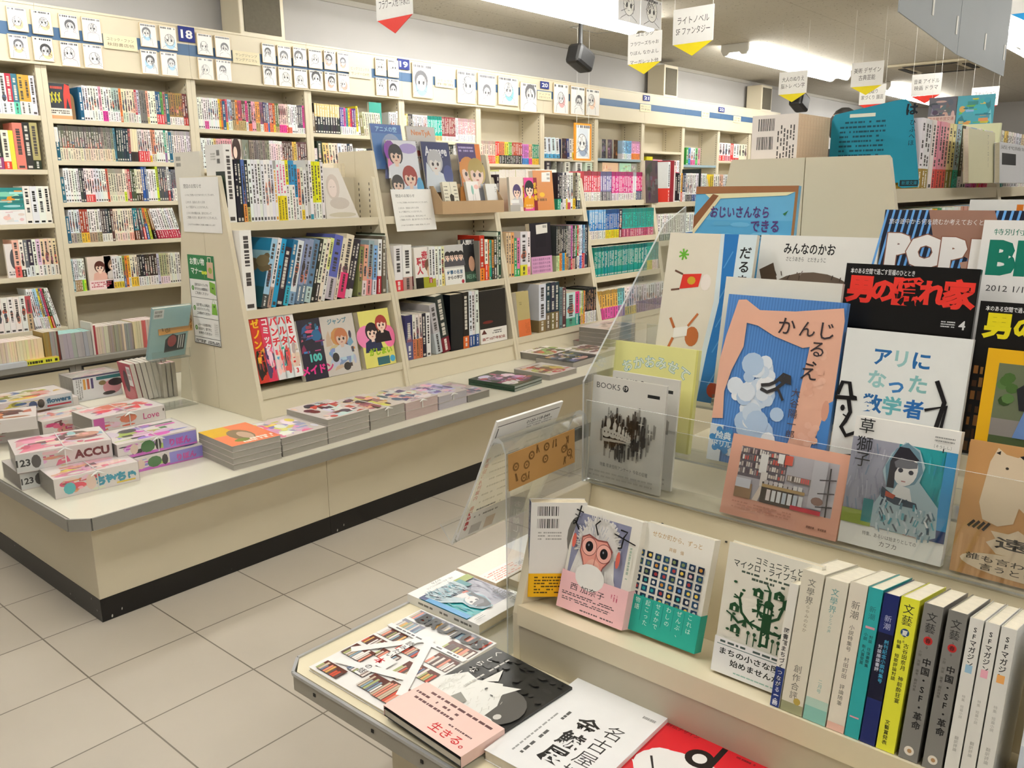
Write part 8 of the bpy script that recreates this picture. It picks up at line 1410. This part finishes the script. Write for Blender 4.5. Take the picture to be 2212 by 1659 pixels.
for tl, ls, c, lb in (((810, -45), ('マーガレット', 'フラワーズ他 作家別'), RE, 'white sign with red point above the aisle, cut by the top border'), ((1455, 22), ('ライトノベル', 'SF ファンタジー'), YE, 'large grey white sign with yellow point and two lines'), ((1357, 75), ('コミック', 'フラワーズちゃお', 'りぼん なかよし', 'マーガレット他'), YE, 'brightly lit sign with yellow point and four lines'), ((1684, 157), ('大人のぬりえ', '脳トレ ペン字'), YE, 'yellow pointed sign near the far black loudspeaker'), ((1841, 137), ('美術 デザイン', '古典芸能'), YE, 'yellow pointed sign above the teal divider'), ((1971, 162), ('音楽 アイドル', '映画 ドラマ'), RE, 'red pointed sign below the air conditioner'), ((2100, 190), ('ファッション', '美容ヘア・メイク'), RE, 'red pointed sign before the cat poster'), ((1858, 185), ('間取り', '家づくり 園芸'), RE, 'red pointed sign half hidden by a yellow pointed one')): sign(tl, ls, c, lb)
sign((2192, -60), ('日本文学', '国文'), 0x2aa0e8, 'white sign with blue point in the upper corner')
# grey backed posters and drawing sheets hanging
Yp = .72; pts = [onp(*p, (0, Yp, 0), (0, 1, 0)) for p in ((1941, 25), (2067, 118), (2168, 165))]
GP = mat('grey_poster_back', 0x8b9296, .45, .08, 4)
for i in range(2):
    p, q = pts[i], pts[i + 1]; o = thing('hanging_poster', ['grey backed poster hung from the ceiling, upper of two', 'grey backed poster hung from the ceiling, lower of two'][i], 'poster', p, group='grey backed posters')
    b = MB(); zt = ZC - p.z; b.prism([(0.002, 0), ((q - p).x - .002, (q - p).z), ((q - p).x - .002, zt), (.002, zt)], 'y', 0, .003); b.build('sheet', GP, o)
    for u in (.5, .94): b = MB(); x = (q - p).x * u; z = (q - p).z * u + .05; b.box((x - .008, -.0015, z), (x + .008, -.0005, z + .05)); b.build('tape', WHITEP, o)
p, q = at(1335, 47, y=3.4), at(1428, 66, y=3.4)
o = thing('hanging_drawing', 'manga page drawings in clear sleeves hanging beneath the long ceiling light', 'drawing', (p.x, 3.4, q.z)); w = q.x - p.x; h = ZC - q.z
for i in range(2):
    b = MB(); b.box((i * w / 2 + .003, 0, 0), ((i + 1) * w / 2 - .003, .003, h), 0xe8e8ea); a = Art(b, (i * w / 2 + .003, 0, 0), (1, 0, 0), (0, 0, 1), (0, -1, 0), w / 2 - .006, h); a.sketch(random.Random(300 + i)); b.build('page', GLOSS, o)
for (tl, tr, bl), lb, pal, tx in ((((2008, 212), (2068, 210), (2008, 275)), 'grey train poster with red lettering hung at the back', (0x6a6a78, 0x8a8a92, 0x4a4a54, 0xd8b8b0), '名古屋市営交通'), (((2070, 208), (2150, 215), (2062, 276)), 'teal poster of cats and boats hung at the back', (0x4ab0c8, 0x2a8a9a, 0xe8a868, 0x6ac060, 0xe8c850, 0x8ad0e0), '')):
    P0, n = xpl(7.2); M, w, h = quad(tl, tr, bl, P0, n, None, None, RYm); o = thing('hanging_poster', lb, 'poster', M=M); b = MB(); b.box((0, 0, 0), (w, .002, h), pal[0]); a = Art(b, (0, 0, 0), (1, 0, 0), (0, 0, 1), (0, -1, 0), w, h); a.collage(random.Random(9), pal, 34)
    if tx: a.rect(0, 0, 1, .36, 0xe4ccc4); a.text(tx, .5, .26, .13, 0xa83a38, width=.9)
    b.build('sheet', GLOSS, o)
    for u in (.1, .9): b = MB(); b.tube((w * u, .001, h), (w * u, .001, ZC - M.translation.z), .001, 5); b.build('string', STR, o)

# ------------------------------------------------------------------ near gondola: paperbacks on top, teal divider, shelves facing the front aisle
z2 = 1.19
def p_bar(a): a.rect(0, 0, 1, 1, 0xece2da); r = random.Random(2); a.code(.14, .78, .5, .95, r); a.code(.12, .52, .48, .7, r); a.lines(r, .1, .1, .46, .4, 3, 0x8a8078, .4); a.lines(r, .55, .05, .95, .85, 6, 0x5a5450, .45, True)
for i in range(11):
    b = MB(); x0 = GX + .022 + i * .0165; b.box((0, 0, 0), (.0158, .105, .152), 0xf0cfae, 0, {'+z': (0xf2e6d4, 1), '-y': (0xefd2b2, 1)})
    if i == 0: p_bar(Art(b, (0, .105, 0), (0, -1, 0), (0, 0, 1), (-1, 0, 0), .105, .152))
    tag(b.build('pocket_paperback', [PRINT, PAGES], None, Matrix.Translation((x0, .755, 1.2008))), ('pocket paperback with bar codes on its back, first on the near gondola' if i == 0 else f'peach edged pocket paperback, {ordinal(i)} behind the bar coded one'), 'book', 'peach edged pocket paperbacks')
Xd = GX + .205; D = [onp(*p, (Xd, 0, 0), (1, 0, 0)) for p in ((1797, 262), (1803, 248), (1935, 217), (1957, 214), (1968, 224), (1972, 238), (1985, 395), (1982, 404), (1948, 406), (1940, 402), (1940, 394), (1930, 396))]
t = thing('section_divider', 'large teal divider card with black lettering between the paperbacks', 'divider', (Xd, D[0].y, z2)); o_ = Vector((0, D[0].y, z2)); poly = [(p.y - o_.y, p.z - o_.z) for p in D] + [(0.0, .02)]
b = MB(); b.prism(poly, 'x', 0, .002, 0x1f86a0); ys = [p[0] for p in poly]; zs = [p[1] for p in poly]
a = Art(b, (0, max(ys), min(zs)), (0, -1, 0), (0, 0, 1), (-1, 0, 0), max(ys) - min(ys), max(zs) - min(zs)); a.text('は', .86, .88, .14, 0x16222a, bold=.04); a.text('ひふへほ', .88, .77, .07, 0x16222a, vert=True); a.rect(.8, .02, .99, .09, 0x16222a); a.text('新潮文庫', .9, .055, .05, 0x1f86a0, width=.16); a.rect(.2, .83, .48, .87, 0xe0e0d0); a.lines(random.Random(2), .1, .36, .6, .8, 8, 0x164a5a, .4)
b.build('card', PRINT, t)
def grow(zs, items, seed, x0, x1, desc, **k): books_row(desc, 'pocket_paperback', 'paperback', 'book', desc.replace('along ', 'paperbacks along '), x0, .556 - (1.26 - zs) * .2 + .016, zs, items, seed=seed, x1=x1, d=.105, **k)
grow(1.19, [(3, WH, 'k', 0x9a8030, .3), (1, 0xf2eeea, 'k'), (4, 0xf2a8b4, 'k', 0xd8605a, .3), (2, 0xf0e8b0, 'k', 0x8a8a3a, .3), (2, 0xb8d8e8, 'k', 0x3ac0a8, .3), (1, 0x5a4a3a, 'k', WH, .2), (2, WH, 'kf'), (1, 0xa8bcdc, 'k', 0xd070b0, .4, dict(t=.03)), (2, 0xf2f0ee, 'k', 0xe84a90, .3), (1, 0x8ad03a, 'k', 0xe8a020, .3), (3, WH, 'k', 0xe84a70, .3)], 401, Xd + .01, GB[1] - .06, 'along the top shelf after the teal divider', h=.152)
grow(1.19, [(1, 0xe9e4b8, 'p', None, 0, dict(h=.18, t=.012)), (2, 0xe8e4dc, 'kf'), (2, 0xe8c86a, 'k', 0x2a9a8a, .2), (6, WH, 'kf'), (4, 0xe8e8f0, 'k'), (8, 0xf0d0b0, 'k', WH, .3)], 402, GB[1] + .03, GB[1] + .5, 'along the top shelf of the next near gondola case', h=.16)
for i, (xa, xb) in enumerate(((GX + .05, GB[1] - .03), (GB[1] + .03, GB[2] - .03))): grow(1.0, [(4, 0xf0d4b8, 'k'), (4, WH, 'kf'), (2, 0xe8b030, 'k', WH, .3), (2, 0x3a9a5a, 'k', WH, .4), (8, WH, 'k'), (4, 0xd8a890, 'k'), (4, 0x7ab0d8, 'k', WH, .3), (8, 0xf0ece0, 'k', 0xe8b020, .3), (6, 0x3a6ab0, 'k')], 410 + i, xa, xb, ['along the second shelf of the near gondola', 'along the second shelf, next near gondola case'][i], h=.15)
def p_antho(a): a.rect(0, 0, 1, 1, 0xe9e5c2); a.text('アンソロジー', .72, .94, .1, 0x2c2a22, vert=True)
def p_essay(a): a.rect(0, 0, 1, 1, 0xe8e9ee); a.text('近代随筆選', .45, .88, .1, 0x55555a, width=.85); a.rect(.05, .45, .4, .74, 0x2a2a2c)
for tl, tr, bl, y, pf, bs, lb in (((2093, 276), (2150, 270), (2110, 395), .50, p_antho, 0xe9e5c2, 'cream divider book with brush lettering beside the pocket paperbacks'), ((2160, 306), (2240, 292), (2172, 395), .485, p_essay, 0xe8e9ee, 'pale essay book with dark picture at the border')):
    M, w, h = quad(tl, tr, bl, *ypl(y, .1, 1.2), None, None, RX); M.translation.z = max(M.translation.z, 1.196); face_book('softcover_book', lb, 'book', None, M, w, h, .012, pf, bs)
# two customers seen only from above the cases
SKN = mat('skin', 0xd8a888, .6, .03); HAIR = mat('black_hair', 0x17130f, .55, .2, 60, bump=.3); CLO = mat('dark_jacket', 0x1c1d20, .8, .1)
def person(x, y, top, label):
    t = thing('person', label, 'person', (x, y, 0)); s = top / 1.7; b = MB()
    b.rings([(0, 0, z * s, rx * s, ry * s) for z, rx, ry in ((.0, .12, .16), (.08, .1, .14), (.45, .11, .15), (.85, .14, .17), (1.0, .13, .16), (1.25, .13, .19), (1.4, .1, .2), (1.44, .065, .08), (1.5, .06, .065), (1.53, .085, .075), (1.6, .1, .082), (1.66, .09, .07), (1.69, .04, .035))], 20); b.build('body', SKN, t, smooth=True)
    b = MB(); b.rings([(0, 0, z * s, rx * s, ry * s) for z, rx, ry in ((.02, .13, .17), (.45, .12, .16), (.85, .15, .185), (1.25, .14, .215), (1.4, .11, .215), (1.445, .08, .1))], 20); b.build('clothing', CLO, t, smooth=True)
    b = MB(); b.rings([(.01, 0, z * s, rx * s, ry * s) for z, rx, ry in ((1.52, .095, .085), (1.58, .112, .098), (1.64, .108, .09), (1.69, .07, .058), (1.71, .03, .025))], 20); b.build('hair', HAIR, t, smooth=True)
p = at(1825, 236, x=5.0); person(5.9, p.y * 5.9 / 5.0, 1.2 + (p.z - 1.2) * 5.9 / 5.0, 'person with black hair standing behind the teal divider')
o = thing('magazine_rack', 'black panel of a dark rack rising behind the pale essay book', 'rack', (5.75, -.15, 0)); b = MB(); b.box((0, 0, .001), (.03, .9, 1.66)); b.build('panel', BLACK, o)
b = MB(); b.box((-.02, -.02, 1.661), (.05, .92, 1.7)); b.build('top_rail', GREYM, o)
# keep every label within sixteen words
for o in COL.objects:
    l = o.get('label')
    if l and len(l.split()) > 16:
        w_ = [x for x in l.split() if x not in ('the', 'a', 'an')]; o['label'] = ' '.join(w_[:16])

bpy.data.objects.remove(_to); bpy.data.curves.remove(_tc)
